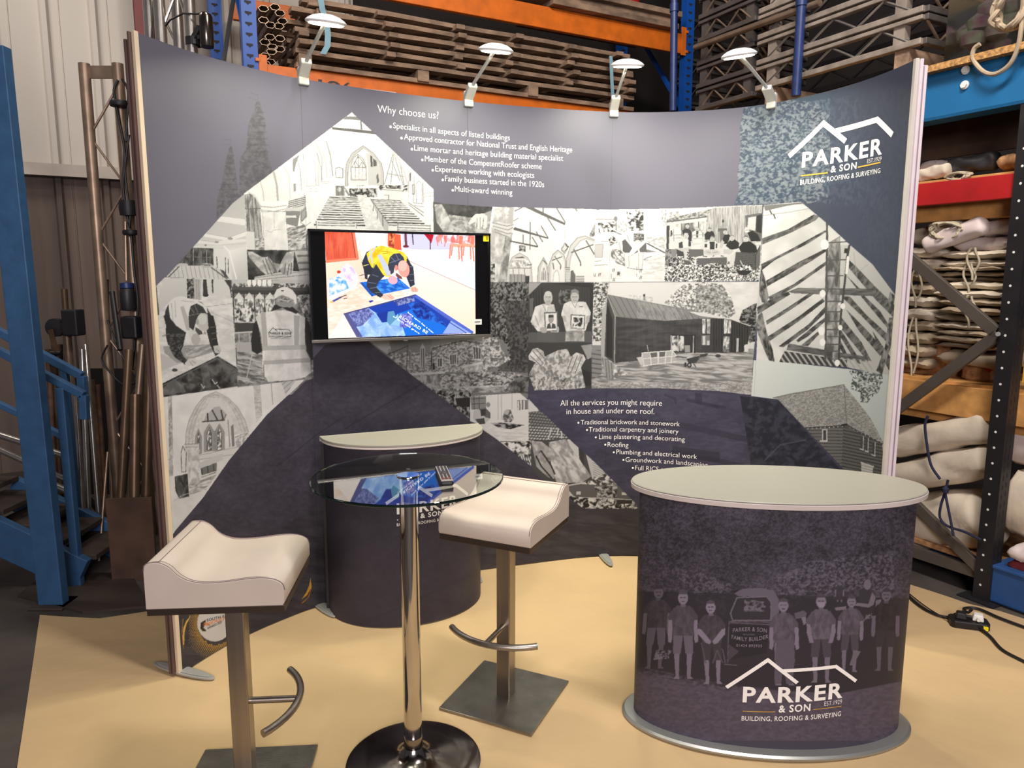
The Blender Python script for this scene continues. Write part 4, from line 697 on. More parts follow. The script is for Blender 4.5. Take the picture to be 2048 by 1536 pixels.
def paint_wall_low(C):
    dark = (66, 62, 74)
    # ---------------- dark gable with stone texture
    C.pl('735,683 640,752 611,762 560,812 350,1062 330,1095 330,1372 1800,1372 1800,1000 1420,1010 1180,1000 1128,1000 1090,960 940,838', dark)
    q = '735,683 560,812 350,1062 330,1095 330,1372 1800,1372 1800,1000 1180,1000 1128,1000 940,838'
    C.tx(q, (50, 47, 58), (86, 82, 95), 60, 40, 141, 2, .55, 3, -20); C.tx(q, (54, 51, 61), (80, 77, 88), 7, 5, 142, 2, .4)
    C.T(690, 660, .19531); C.lns('780,550 540,690 240,870 0,1010', 14, (48, 45, 56), .6); C.lns('820,560 560,730 260,900', 7, (92, 88, 100), .35); C.lns('-700,1400 -300,1080 -30,900', 10, (44, 41, 51), .55); C.lns('-600,870 -350,880 -200,860', 6, (48, 45, 56), .5)
    C.T(0, 0, 1)
    # small pictures along the slope
    C.T(920, 770, .25391)
    C.clip('80,90 470,62 520,105 620,195 860,390 980,480 1350,770 1395,970 970,972 825,860 560,640 280,420 155,335 150,310 80,285')
    C.pl('60,40 1420,40 1420,1000 60,1000', 216)
    # two kneeling
    C.pl('80,90 540,62 540,450 160,340', 222); C.tx('200,330 540,330 540,450 330,450', 200, 235, 60, 12, 151, 2); C.pl('82,92 205,88 205,190 90,195', 126); C.lns('95,110 195,105;95,150 195,145;110,95 112,190;150,90 152,190', 7, 84); C.lns('300,75 300,270;410,70 410,190;325,80 328,270', 9, 190); C.pl('450,120 535,118 535,190 455,200', 110); C.lns('460,130 462,200;480,125 482,195;505,125 505,195', 10, 226)
    C.pl('100,260 110,200 150,190 200,190 240,220 235,270 200,300 130,295', 190); C.pl('150,190 200,180 240,220 240,265 200,255', 92); C.pl('120,270 190,260 200,305 150,310', 70); C.el(222, 155, 16, 20, 130); C.pl('160,195 205,190 200,240 165,245', 60)
    C.pl('335,270 345,210 370,192 400,195 425,270 400,295 350,290', 120); C.tx('335,270 345,210 370,192 400,195 425,270 400,295 350,290', 70, 190, 20, 20, 152, 3); C.el(368, 215, 18, 20, 176)
    C.pl('240,300 320,295 510,315 400,348 300,335', 62); C.tx('240,300 320,295 510,315 400,348 300,335', 30, 170, 30, 16, 153, 3); C.lns('320,445 545,450', 8, 100)
    C.tx('340,455 560,440 560,650 420,530', 40, 240, 26, 22, 154, 4); C.ht('440,560 560,540 560,650 520,630', 70, 16, .4, 70)
    # rebar grid
    C.clip('540,110 620,195 900,420 840,440 540,440')
    C.pl('530,100 910,100 910,460 530,460', 190); C.pl('540,215 620,195 760,300 760,330 560,330', 130); C.ht('540,225 640,205 900,420 840,440 540,440', 3, 22, .35, 60); C.ht('540,215 640,195 900,420 840,440 540,440', 125, 20, .4, 74, .8); C.lns('765,390 775,345 800,345 800,440;690,440 720,345', 10, 205)
    C.pl('545,120 600,160 620,205 545,210', 214)
    # hands on a rough board
    C.clip('560,440 830,420 900,420 1010,500 1040,545 1045,790 830,860 600,700 560,640')
    C.pl('540,400 1060,400 1060,900 540,900', 70); C.pl('700,450 830,425 1035,720 960,770 760,770 720,640', 190); C.tx('700,450 830,425 1035,720 960,770 760,770 720,640', 140, 226, 30, 60, 156, 3, .9, 3, -35)
    C.pl('560,440 640,445 700,490 745,545 740,590 690,570 640,520 600,520', 176); C.pl('600,560 640,530 700,600 740,690 745,740 700,730 640,680 600,640', 164); C.tx('560,440 640,445 700,490 745,545 740,590 600,640 640,680 745,740 700,730 600,640', 120, 215, 34, 34, 157, 2.6, .6); C.lns('640,520 720,640 745,700;600,560 640,640 720,730', 12, 50)
    C.pl('840,430 900,420 980,510 970,640 930,580 870,490', 205); C.pl('930,460 980,500 975,640 940,580', 56); C.pl('985,520 1050,545 1050,760 1030,700', 196)
    # slope of tiles and cottage
    C.clip('1036,535 1350,770 1395,790 1400,975 970,972 825,860 830,790 1000,760 1050,740')
    C.pl('800,500 1420,500 1420,1000 800,1000', 205); C.ht('1036,535 1240,690 1000,760 1050,740', 25, 16, .3, 130); C.tx('1000,740 1180,690 1350,770 1360,830 980,790', 60, 240, 20, 14, 158, 4); C.pl('1140,740 1180,680 1200,680 1180,730 1150,745', 230)
    C.pl('830,800 950,780 1200,795 1370,800 1360,905 1100,910 900,880', 92); C.tx('1060,800 1240,800 1230,890 1080,890', 40, 190, 20, 16, 159, 3.6); C.pl('915,840 952,838 952,862 915,864', 214); C.pl('1275,845 1315,848 1312,868 1275,866', 214); C.lns('840,860 900,885 1150,892 1360,905', 7, 190); C.pl('1230,905 1360,905 1350,950 1240,940', 50); C.tx('825,870 1000,890 1230,900 1240,940 1400,930 1400,975 970,972', 30, 236, 22, 20, 160, 4); C.tx('1360,810 1410,800 1410,970 1360,950', 60, 215, 20, 20, 161, 3)
    C.clip()
    # ---------------- services band
    C.T(0, 0, 1)
    band = '1056,790 1183,778 1320,779 1420,786 1500,792 1556,799 1680,930 1790,1062 1790,1130 1450,1130 1275,1010 1190,925 1140,880 1075,813'
    C.pl(band, (66, 64, 84)); C.tx(band, (52, 50, 68), (84, 82, 104), 12, 5, 171, 2.6, .55); C.tx(band, (52, 51, 68), (80, 78, 98), 90, 60, 172, 2, .5)
    C.pl('1480,792 1556,799 1790,1062 1790,1130 1540,1130 1510,980', (44, 46, 58), .85); C.tx('1480,792 1556,799 1700,960 1790,1062 1790,1130 1540,1130 1510,980', (32, 34, 44), (70, 72, 86), 10, 8, 173, 3.6, .5)
    C.lns('1330,790 1350,797 1352,806;1450,815 1425,810', 5, (48, 46, 62), .6); C.pl('1390,785 1404,786 1404,808 1390,806', (44, 43, 60), .6); C.lns('1375,800 1436,814', 7, (46, 44, 60), .6); C.lns('1210,840 1360,850 1500,880', 12, (50, 48, 64), .6); C.lns('1345,905 1440,922 1560,950', 10, (48, 46, 62), .6); C.pl('1345,892 1440,905 1440,925 1345,915', (44, 42, 56), .6)
    C.ln('1530,920 1560,890 1610,880', 3, (84, 84, 100), .6); C.ln('1290,785 1300,792 1293,830', 2, (90, 88, 106), .4)
    # lower dark strip under the services
    C.pl('1030,985 1128,1000 1170,1018 1280,1018 1790,1120 1790,1372 330,1372 330,1180 640,1180', (62, 59, 66)); C.tx('700,980 1128,1000 1170,1018 1790,1120 1790,1372 330,1372 330,1180', (50, 48, 54), (78, 75, 80), 40, 8, 174, 2.4, .6, 3, 8)
    C.ht('1130,1022 1155,1022 1150,1075 1135,1075', 60, 4, .3, (44, 42, 46), .7); C.ht('1090,1050 1125,1050 1120,1080 1095,1080', 60, 4, .3, (44, 42, 46), .6)
    # award roundel with gold halftone and arcs
    C.T(0, 1000, .34896)
    for k in range(34):
        for j in range(36):
            x, y = 1085 + j * 11 + (k % 2) * 5.5, 640 + k * 9
            d = math.hypot((x - 1235) / 1.0, (y - 715) / 1.15)
            if 100 < d < 178: C.el(x, y, 4.6 * (1 - (d - 100) / 110), 4.6 * (1 - (d - 100) / 110), (214, 160, 66))
    C.el(1230, 705, 100, 106, (236, 232, 226))
    C.pl('1150,705 1180,685 1176,715 1165,730 1180,745 1182,752 1160,752 1148,735', (60, 50, 44)); C.ln('1172,705 1200,716', 8, (214, 120, 60))
    C.pl('1092,668 1070,710 1058,760 1056,835 1046,790 1052,730 1068,690', (232, 176, 70)); C.ln('1050,680 1042,760 1052,850', 3, (200, 130, 50)); C.ln('1090,665 1050,740 1052,830', 3, (255, 214, 120))
    C.pl('1780,445 1786,500 1760,545 1728,570 1755,530 1772,490', (232, 166, 60)); C.lns('1786,500 1770,555 1735,590;1780,520 1765,560 1728,592', 3, (190, 110, 40))
    C.T(0, 0, 1)
    # panel joins
    return C

def paint_all_wall():
    C = paint_wall(); paint_wall_right(C); paint_wall_low(C)
    C.a = np.where(C.a > 120, 120 + (C.a - 120) * .78, C.a)      # tone curve dims the whites so the lamps do not clip them
    return C
def paint_screen():
    C = Canvas(640, 450, 966, 690, 3, (250, 250, 255))
    C.T(600, 440, .19531)
    C.pl('200,0 1900,0 1900,1300 200,1300', (255, 236, 226))
    C.gr('560,100 1850,140 1850,700 1050,420 560,300', (252, 250, 255), (236, 240, 255), (560, 100), (1800, 600)); C.pl('1050,130 1600,140 1560,300 1330,310 1050,290', (214, 210, 240))
    C.gr('1120,420 1800,720 1800,1180 1200,770', (255, 240, 228), (252, 222, 196), (1500, 500), (1500, 1100)); C.gr('1130,320 1400,300 1800,480 1800,720', (250, 248, 255), (226, 232, 252), (1200, 300), (1700, 600)); C.lns('1120,420 1300,500 1800,720', 5, (180, 150, 140))
    C.gr('230,400 620,300 720,780 560,920 280,900', (255, 226, 204), (255, 206, 180), (300, 400), (600, 800)); C.tx('280,640 700,560 1100,760 450,960 300,1200', (244, 206, 180), (255, 236, 222), 60, 20, 3, 2.2, .8)
    C.pl('240,90 545,100 590,400 270,440', (228, 92, 62)); C.ht('240,90 520,100 560,380 270,400', 88, 52, .06, (120, 50, 40), .8, 1, .03); C.tx('240,90 520,100 560,380 270,400', (206, 70, 46), (255, 120, 84), 30, 160, 4, 2.4, .6); C.lns('545,100 590,395;275,425 590,395', 26, (240, 130, 96)); C.lns('525,100 570,385', 6, (110, 50, 40))
    C.pl('900,130 1030,150 1040,310 960,300 900,270', (236, 98, 60)); C.tx('915,140 970,140 960,290 910,270', (150, 50, 30), (255, 150, 90), 26, 30, 5, 4); C.gr('840,160 900,150 900,260 840,270', (255, 240, 240), (255, 214, 206), (840, 200), (900, 200))
    C.pl('1068,140 1092,140 1100,265 1075,268', (110, 60, 70)); C.el(1085, 270, 30, 14, (120, 40, 40)); C.lns('1150,140 1160,250', 12, (80, 60, 80)); C.pl('1270,145 1370,150 1345,240 1315,200', (190, 20, 40)); C.lns('1335,200 1335,298', 10, (90, 30, 40))
    C.tx('1380,145 1800,160 1800,240 1400,230', (240, 120, 110), (250, 236, 250), 30, 60, 6, 4)
    for x in (1540, 1660): C.pl([(x, 235), (x + 130, 250), (x + 140, 285), (x - 5, 270)], (250, 170, 140)); C.lns(f'{x},260 {x-8},390;{x+85},270 {x+90},400;{x+110},285 {x+120},420;{x+20},270 {x+10},360', 14, (244, 140, 112)); C.pl([(x + 90, 160), (x + 130, 165), (x + 125, 250), (x + 85, 245)], (246, 130, 104))
    C.lns('1400,170 1410,260;1500,170 1480,270;1440,160 1450,240', 10, (244, 130, 120))
    # bag of tools
    C.pl('430,490 480,440 540,480 590,560 600,620 560,690 450,740 290,810 285,620 380,570', (232, 226, 246)); C.tx('300,600 400,580 470,620 500,700 300,780', (70, 160, 230), (240, 240, 255), 40, 40, 7, 3, .9); C.tx('430,490 540,480 600,620 480,640', (214, 190, 230), (255, 240, 236), 40, 40, 8, 3); C.el(398, 532, 20, 16, (220, 60, 40)); C.pl('290,800 480,720 600,640 560,700 330,815', (250, 240, 255))
    C.pl('310,835 400,790 470,768 400,810 330,850', (70, 80, 150)); C.lns('400,795 475,768', 8, (70, 60, 80)); C.el(325, 840, 18, 12, (240, 190, 130)); C.pl('700,830 740,820 755,830 720,848', (40, 60, 160)); C.ln('450,805 480,800', 8, 60)
    # kneeling board, floor plate
    C.pl('610,640 1000,590 1130,700 740,780', (20, 110, 214)); C.tx('700,650 1000,590 1100,690 800,760', (10, 80, 190), (90, 170, 250), 50, 20, 9, 2.6, .8, 3, 20); C.pl('610,640 640,640 760,775 735,785', (14, 80, 180))
    C.pl('445,960 1175,765 1330,860 1760,1155 1180,1190 580,1200', (60, 80, 170)); C.pl('700,900 1175,770 1480,1000 1700,1160 1080,1185 900,1010', (16, 60, 170)); C.pl('1000,960 1200,890 1500,1100 1460,1165 1080,1185', (10, 110, 220)); C.tx('1100,850 1250,840 1500,1080 1200,1000', (6, 30, 120), (40, 110, 220), 40, 40, 10, 2.6, .9)
    C.pl('700,900 790,960 850,1050 940,1040 1000,960 1080,1185 620,1198 520,1000', (150, 196, 246)); C.tx('520,980 720,920 860,1060 1050,1090 1080,1185 620,1198', (120, 160, 230), (196, 222, 255), 60, 60, 11, 2.2, .8); C.pl('445,960 700,905 760,960 640,1080 560,1100', (104, 112, 176)); C.tx('445,960 700,905 760,960 640,1080 560,1100', (70, 76, 140), (150, 160, 214), 14, 20, 12, 3, .8)
    C.pl('445,960 490,950 640,1195 580,1200', (84, 84, 140)); C.pl('780,960 900,930 890,1040 840,1050', (16, 50, 150)); C.pl('900,940 960,930 990,1010 920,1080 890,1040', (90, 150, 190)); C.el(1085, 1030, 60, 74, (110, 116, 206)); C.tx('1020,960 1150,960 1150,1100 1020,1100', (60, 60, 170), (176, 176, 236), 16, 16, 13, 3.4, .7)
    C.pl('1560,1010 1760,1155 1460,1165', (150, 170, 230)); C.lns('1180,775 1760,1150', 30, (80, 104, 200)); C.lns('1190,830 1700,1155', 8, (30, 60, 160)); C.ln('450,962 1175,768', 12, (70, 70, 120)); C.tx('960,830 1160,780 1180,830 1000,880', (50, 60, 130), (140, 150, 200), 20, 20, 14, 3)
    # worker in a yellow vest
    C.pl('640,420 680,330 780,270 900,280 1060,340 1110,420 1160,480 1175,660 1130,690 1080,560 960,480 860,580 820,600 760,500 700,480 690,610 665,600', (44, 48, 66))
    C.pl('680,345 740,290 830,262 960,290 1060,330 1095,370 1090,450 1000,420 990,380 920,400 900,460 930,580 880,580 850,560 760,440 740,495 700,420', (250, 214, 30))
    C.tx('680,345 740,290 830,262 960,290 1060,330 1095,370 1000,420 920,400 900,460 930,580 850,560 740,495', (226, 176, 10), (255, 238, 90), 40, 60, 15, 2.4, .7); C.pl('790,360 830,350 900,470 930,560 890,575', (200, 204, 222)); C.lns('720,300 740,440;770,280 700,400', 16, (206, 208, 214)); C.lns('840,320 920,330;850,345 900,340', 7, (190, 150, 30))
    C.pl('630,430 665,440 760,500 820,600 800,650 740,560 680,560 650,500', (40, 42, 52)); C.ln('650,470 700,455', 8, (210, 200, 120))
    C.pl('780,450 860,575 800,640 780,690 850,760 850,790 820,795 730,740 680,680 690,610 750,500', (46, 50, 62)); C.lns('700,640 780,650;720,700 790,690;770,745 820,740;740,560 800,580', 7, (100, 106, 124))
    C.pl('1095,370 1130,440 1165,520 1175,665 1140,675 1110,560', (46, 50, 62)); C.lns('1110,480 1160,480;1120,560 1170,555;1125,620 1172,615', 6, (104, 110, 128))
    C.pl('905,440 920,380 960,345 1020,340 1060,380 1070,420 1010,440 970,470 960,540 930,560', (56, 60, 78)); C.lns('930,380 980,430;980,345 1010,410;920,440 1030,400', 6, (120, 126, 150))
    C.el(1062, 500, 58, 88, (244, 160, 146), -12); C.el(1050, 470, 46, 56, (255, 190, 176)); C.el(985, 490, 16, 30, (230, 140, 124)); C.pl('985,540 1040,580 1050,605 1010,600 980,570', (120, 70, 66)); C.el(950, 615, 50, 42, (244, 176, 190), 20)
    C.pl('830,790 860,765 920,755 970,800 940,820 870,815', (255, 196, 176)); C.lns('900,775 950,810;920,765 965,800', 5, (200, 120, 100)); C.pl('1130,690 1180,680 1215,715 1200,738 1140,735', (255, 180, 156)); C.lns('1150,700 1160,735;1180,695 1190,735', 5, (200, 110, 90)); C.lns('610,570 650,560', 8, (90, 80, 80))
    C.T(0, 0, 1)
    return C

def fig(C, x, y, h, skin, shirt, legs, lean=0, arms='down', beard=False, vest=None):
    """A standing man printed on the counter: x, y at the feet, h in crop units."""
    u = h / 7.4; tint = np.array((1, .94, 1.07), np.float32); skin, shirt, legs = skin * tint, shirt * tint, legs * tint
    def q(pp): return [(x + a * u + lean * (-b) * u * .1, y + b * u) for a, b in pp]
    for sgn in (-1, 1):
        C.pl(q([(sgn * .12, -3.6), (sgn * .72, -3.5), (sgn * .74, -2), (sgn * .62, -.25), (sgn * .86, 0), (sgn * .34, 0), (sgn * .3, -2)]), skin * .92)
        C.pl(q([(sgn * .0, -3.75), (sgn * .8, -3.7), (sgn * .84, -2.1), (sgn * .2, -2.1)]), legs)
    C.pl(q([(-.85, -3.6), (.85, -3.6), (.95, -5.6), (.5, -6.1), (-.5, -6.1), (-.95, -5.6)]), shirt)
    C.tx(q([(-.85, -3.6), (.85, -3.6), (.95, -5.6), (.5, -6.1), (-.5, -6.1), (-.95, -5.6)]), shirt * .8, shirt * 1.2, 22, 40, int(x), 2.4, .6)
    for sgn in (-1, 1):
        C.pl(q([(sgn * .7, -6), (sgn * 1.25, -5.2), (sgn * 1.2, -4.7), (sgn * .85, -4.7)]), shirt * .95)
        if arms == 'fold': C.pl(q([(sgn * 1.2, -4.9), (sgn * .9, -4.8), (sgn * .05, -3.75), (sgn * .2, -3.5), (sgn * .5, -3.6), (sgn * 1.2, -4.4)]), skin)
        elif arms == 'hip': C.pl(q([(sgn * 1.2, -4.9), (sgn * .9, -4.8), (sgn * .75, -3.8), (sgn * .6, -3.3), (sgn * .95, -3.3), (sgn * 1.2, -4.2)]), skin)
        else: C.pl(q([(sgn * 1.22, -4.9), (sgn * .9, -4.9), (sgn * .9, -3.4), (sgn * 1.0, -3), (sgn * 1.25, -3.1), (sgn * 1.25, -4)]), skin)
    C.pl(q([(-.22, -6), (.22, -6), (.2, -6.4), (-.2, -6.4)]), skin * .8)
    hx, hy = q([(0, -6.75)])[0]
    C.el(hx, hy, .42 * u, .56 * u, skin); C.pl(q([(-.42, -6.85), (-.34, -7.25), (0, -7.4), (.34, -7.25), (.42, -6.85), (.3, -7.05), (-.3, -7.05)]), skin * .62)
    C.lns(';'.join(['%f,%f %f,%f' % (hx - .22 * u, hy - .02 * u, hx - .06 * u, hy - .02 * u), '%f,%f %f,%f' % (hx + .06 * u, hy - .02 * u, hx + .22 * u, hy - .02 * u), '%f,%f %f,%f' % (hx - .12 * u, hy + .3 * u, hx + .12 * u, hy + .3 * u)]), .07 * u, skin * .5)
    if beard: C.pl(q([(-.36, -6.65), (.36, -6.65), (.22, -6.25), (-.22, -6.25)]), skin * 1.15)

def paint_counter():
    C = Canvas(1250, 960, 1840, 1520, 2, (74, 69, 82))
    C.T(1250, 1000, .2832)
    C.pl('-50,-100 2200,-100 2200,1250 1500,1370 700,1320 -50,1200', (58, 54, 63))
    C.tx('-50,-100 2200,-100 2200,700 -50,700', (46, 43, 51), (112, 106, 124), 30, 24, 3, 3.6, .8); C.tx('-50,-100 2200,-100 2200,640 -50,640', (44, 41, 49), (124, 118, 136), 11, 9, 4, 5, .55)
    C.tx('-50,-100 2200,-100 2200,720 -50,720', (42, 40, 48), (70, 66, 78), 220, 160, 5, 3.4, .5)
    C.tx('300,480 560,520 760,600 740,660 700,820 520,780 480,640', (50, 47, 55), (130, 124, 140), 14, 12, 6, 5, .45); C.tx('1060,560 1300,430 1900,380 1900,660 1640,620 1480,700 1300,640 1200,760 1100,760', (46, 43, 51), (126, 120, 138), 13, 11, 7, 5, .5)
    C.pl('-50,640 2200,700 2200,1260 1550,1365 690,1315 -50,1180', (48, 45, 53), .75)
    C.pl('-50,1180 100,1200 300,1240 520,1290 700,1320 1000,1345 1500,1370 1900,1290 2200,1240 2200,1700 -50,1700', (86, 79, 94)); C.tx('-50,1180 300,1240 700,1320 1500,1370 2200,1240 2200,1700 -50,1700', (76, 70, 84), (98, 91, 106), 26, 14, 8, 2.2, .7); C.tx('-50,1150 300,1215 700,1300 1000,1330 700,1345 300,1265 -50,1210', (52, 48, 57), (96, 90, 104), 24, 12, 9, 3, .6)
    # old van
    C.pl('730,830 745,780 790,660 830,628 960,620 1050,640 1085,700 1090,860 1050,1000 1020,1150 700,1160', (52, 49, 57))
    C.pl('770,660 830,628 960,620 1050,640 1085,700 1088,860 1050,900 1030,840 1030,720 1010,685 800,680', (104, 98, 112)); C.ln('745,800 790,690 1000,682 1032,720 1028,850 760,850 745,800', 9, (112, 106, 120)); C.pl('765,800 800,695 1000,695 1018,725 1012,835 775,838', (54, 51, 59)); C.tx('840,700 1000,720 990,790 840,790', (50, 47, 55), (128, 122, 136), 24, 18, 10, 4, .8)
    C.lns('735,858 1020,862;735,866 1025,880;735,870 725,1150', 6, (100, 94, 108)); C.pl('735,880 1020,890 1000,1080 730,1130', (44, 41, 49)); C.pl('725,1140 735,1020 805,1070', (74, 69, 80)); C.lns('640,1010 690,1060 708,1150;705,1160 790,1168', 6, (104, 98, 112))
    F = np.float32
    fig(C, 205, 1190, 590, 100., 66., 92., .6)
    fig(C, 410, 1265, 630, 132., 82., 106., 0, 'down')
    fig(C, 622, 1300, 595, 136., 74., 66., -.3, 'fold')
    fig(C, 1385, 1290, 630, 126., 94., 76., 0, 'hip', True)
    fig(C, 1515, 760, 190, 112., 60., 60.); C.pl('1460,770 1470,720 1560,720 1570,770', (52, 49, 57)); C.pl('1480,760 1560,750 1560,775 1490,780', (118, 112, 122))
    fig(C, 1580, 1215, 545, 124., 88., 78., .4, 'down'); C.pl('1620,1060 1665,1070 1610,1170 1585,1165', (110, 104, 116))
    C.pl('1650,640 1700,610 1750,640 1765,720 1700,760 1660,760', (58, 55, 63)); C.el(1712, 598, 26, 36, (114, 108, 120)); C.pl('1745,650 1770,690 1755,740 1720,760 1620,745 1640,725 1720,735', (116, 110, 120)); C.pl('1770,710 1810,700 1790,800 1770,790', (112, 106, 118))
    C.ln('1660,900 1700,830 1770,810', 5, (110, 104, 116)); C.tx('1700,810 1790,790 1790,825 1700,845', (60, 56, 64), (120, 114, 126), 12, 14, 12, 4)
    fig(C, 1830, 1205, 585, 104., 48., 56., .3)
    # man leaning on the bonnet
    fig(C, 1130, 1310, 620, 128., 90., 112., -.2, 'down'); C.pl('1070,990 1195,985 1200,1130 1180,1300 1140,1300 1120,1180 1100,1300 1055,1300 1060,1100', (94, 88, 101)); C.pl('1195,800 1260,780 1285,800 1275,830 1205,840', (96, 90, 104)); C.pl('1245,830 1275,825 1280,870 1262,885', (126, 120, 130))
    C.tx('220,1060 330,1060 310,1120 200,1130', (48, 45, 53), (118, 112, 126), 14, 14, 14, 5); C.lns('540,1010 570,1150;650,1060 620,1150;650,1060 690,1150', 8, (90, 84, 96))
    C.T(0, 0, 1)
    return C

def paint_plain(x0, y0, x1, y1, seed):
    C = Canvas(x0, y0, x1, y1, 1, (58, 54, 64)); p = [(x0, y0), (x1, y0), (x1, y1), (x0, y1)]
    C.tx(p, (50, 46, 56), (70, 65, 77), 70, 50, seed, 2.2, .6); C.tx(p, (52, 48, 57), (66, 62, 72), 6, 5, seed + 1, 2, .35); C.ht(p, -22, 140, .05, (50, 46, 56), .35, seed, .3)
    return C
# ================================================================ setting
def cladding(a0, a1, b, z0, z1, pitch, m, name):
    mb = MB(); prof = []; x = a0
    while x < a1:
        prof += [(x, 0), (x + pitch * .42, 0), (x + pitch * .47, .035), (x + pitch * .58, .035), (x + pitch * .63, 0), (x + pitch * .8, 0), (x + pitch * .81, .006), (x + pitch * .83, .006), (x + pitch * .84, 0)]; x += pitch
    prof.append((a1, 0)); V = []
    for x, d in prof: V += [hall(x, b - d, z0), hall(x, b - d, z1)]
    mb.add(V, [(2 * i, 2 * i + 2, 2 * i + 3, 2 * i + 1) for i in range(len(prof) - 1)])
    return struct(mb.build(name, m))
fl = MB(); fl.box((0, 4, -.05), (16, 16, .1)); struct(fl.build('floor', 'concrete'))
CB = 1.55
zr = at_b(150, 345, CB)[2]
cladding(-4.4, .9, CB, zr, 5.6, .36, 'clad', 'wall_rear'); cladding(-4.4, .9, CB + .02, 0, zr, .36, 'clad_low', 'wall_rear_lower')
mb = MB(); mb.bar(hall(-4.4, CB - .07, zr), hall(.4, CB - .07, zr), .1, .1); struct(mb.build('trim_1', 'rail'))
mb = MB(); mb.bar(hall(.9, CB + .1, 2.8), hall(9, CB + .1, 2.8), .1, 5.6); struct(mb.build('wall_rear_unlit', 'dark_wall'))  # near-black colour stands for the unlit depth behind the racking
mb = MB(); mb.bar(hall(5.6, -6, 2.8), hall(5.6, 2, 2.8), .1, 5.6); struct(mb.build('wall_right', 'dark_wall'))
mb = MB(); mb.box((0, 4, 6.1), (16, 16, .1)); struct(mb.build('ceiling', 'dark_wall'))

# brown paper laid over the floor
def paper():
    mb = MB(); out = [at_z(80, 1232), at_z(200, 1240), at_z(310, 1225), at_z(420, 1180), Vector((-.9, 4.2, 0)), Vector((.5, 4.9, 0)), Vector((1.6, 4.5, 0)), at_z(1807, 1168), at_z(1938, 1212), at_z(2000, 1226), at_z(2060, 1245), Vector((3.2, 2.6, 0)), Vector((2.6, 1.2, 0)), Vector((-.6, 1.0, 0)), at_z(20, 1700), at_z(35, 1536), at_z(52, 1420)]
    n = 150; m = 120; x0, x1, y0, y1 = -2.6, 3.3, .9, 5.0; q = np.array([(p.x, p.y) for p in out]); X = np.linspace(x0, x1, n)[None, :]; Y = np.linspace(y0, y1, m)[:, None]
    h = .004 + .012 * fbm(X * 1.4 + Y * .5, Y * 2.6 - X * .6, 5, 2) + .004 * vnoise(X * 6, Y * 2 + X, 9)
    bm = bmesh.new(); bm.faces.new([bm.verts.new((p.x, p.y, 0)) for p in out])
    for axis, lo, hi, cnt in (((1, 0, 0), x0, x1, 74), ((0, 1, 0), y0, y1, 52)):
        for k in range(cnt):
            t = lo + (hi - lo) * k / (cnt - 1); bmesh.ops.bisect_plane(bm, geom=bm.verts[:] + bm.edges[:] + bm.faces[:], plane_co=(t, t, 0), plane_no=axis)
    vx = np.array([v.co.x for v in bm.verts]); vy = np.array([v.co.y for v in bm.verts])
    hz = .003 + .016 * (fbm(vx * 1.3 + vy * .5, vy * 2.4 - vx * .6, 5, 2) - .3) + .004 * vnoise(vx * 5, vy * 2 + vx, 9)
    for v, z in zip(bm.verts, hz): v.co.z = max(.002, z)
    me = bpy.data.meshes.new('floor_paper'); bm.to_mesh(me); bm.free(); me.materials.append(M['kraft']); me.polygons.foreach_set('use_smooth', [True] * len(me.polygons))
    o = bpy.data.objects.new('floor_paper', me); COL.objects.link(o)
    tag(o, 'creased brown kraft paper spread over the floor under the stand', 'floor paper')
paper()
for k, (pp, lab) in enumerate([([(95, 1200), (175, 1225), (160, 1180), (120, 1165)], 'dark steel plate on the floor at the foot of the blue stairs')]):
    P = [at_z(*p) for p in [(35, 1195), (165, 1228), (300, 1215), (260, 1150), (90, 1150)]]
    mb = MB(); mb.prism([(p.x, p.y) for p in P], 0, .012); tag(mb.build('floor_plate', 'plate'), lab, 'floor plate')

# ================================================================ the curved display stand
WH = 2.625
PLAN = [(-1.43, 2.935), (-1.345, 3.14), (-1.25, 3.30), (-1.13, 3.46), (-.988, 3.60), (-.638, 3.835), (-.23, 4.045), (.16, 4.19), (.55, 4.288), (.8, 4.295), (1.02, 4.26), (1.22, 4.19), (1.381, 4.075), (1.518, 3.905), (1.627, 3.697), (1.689, 3.486), (1.715, 3.277)]
def catmull(P, k=24):
    P = np.array(P); Q = np.vstack([2 * P[0] - P[1], P, 2 * P[-1] - P[-2]]); out = []
    for i in range(1, len(Q) - 2):
        for t in np.linspace(0, 1, k, endpoint=False):
            a, b, c, d = Q[i - 1:i + 3]; out.append(.5 * (2 * b + (c - a) * t + (2 * a - 5 * b + 4 * c - d) * t * t + (3 * b - a - 3 * c + d) * t ** 3))
    out.append(P[-1]); return np.array(out)
CUR = catmull(PLAN); CUR[1:-1] = CUR[1:-1]
for _ in range(30): CUR[1:-1] = .25 * CUR[:-2] + .5 * CUR[1:-1] + .25 * CUR[2:]
SL = np.r_[0, np.cumsum(np.linalg.norm(np.diff(CUR, axis=0), axis=1))]
def wall_xy(s): return np.interp(s, SL, CUR[:, 0]), np.interp(s, SL, CUR[:, 1])
def wall_n(s):
    x0, y0 = wall_xy(s - .01); x1, y1 = wall_xy(s + .01); t = Vector((x1 - x0, y1 - y0, 0)).normalized(); return Vector((t.y, -t.x, 0))
def wall_pt(s, z, off=0.0):
    x, y = wall_xy(s); p = Vector((x, y, z)); return p + wall_n(s) * off if off else p
def on_wall(px, py):
    d = ray(px, py); c = CUR[:, 0] * d.y - CUR[:, 1] * d.x; i = np.nonzero(np.diff(np.sign(c)))[0]
    i = int(i[0]) if len(i) else (0 if px < 800 else len(CUR) - 2)
    t = c[i] / (c[i] - c[i + 1]); s = SL[i] + t * (SL[i + 1] - SL[i]); x, y = CUR[i] + t * (CUR[i + 1] - CUR[i])
    return s, z_over(px, py, x, y)
SMAX = SL[-1]
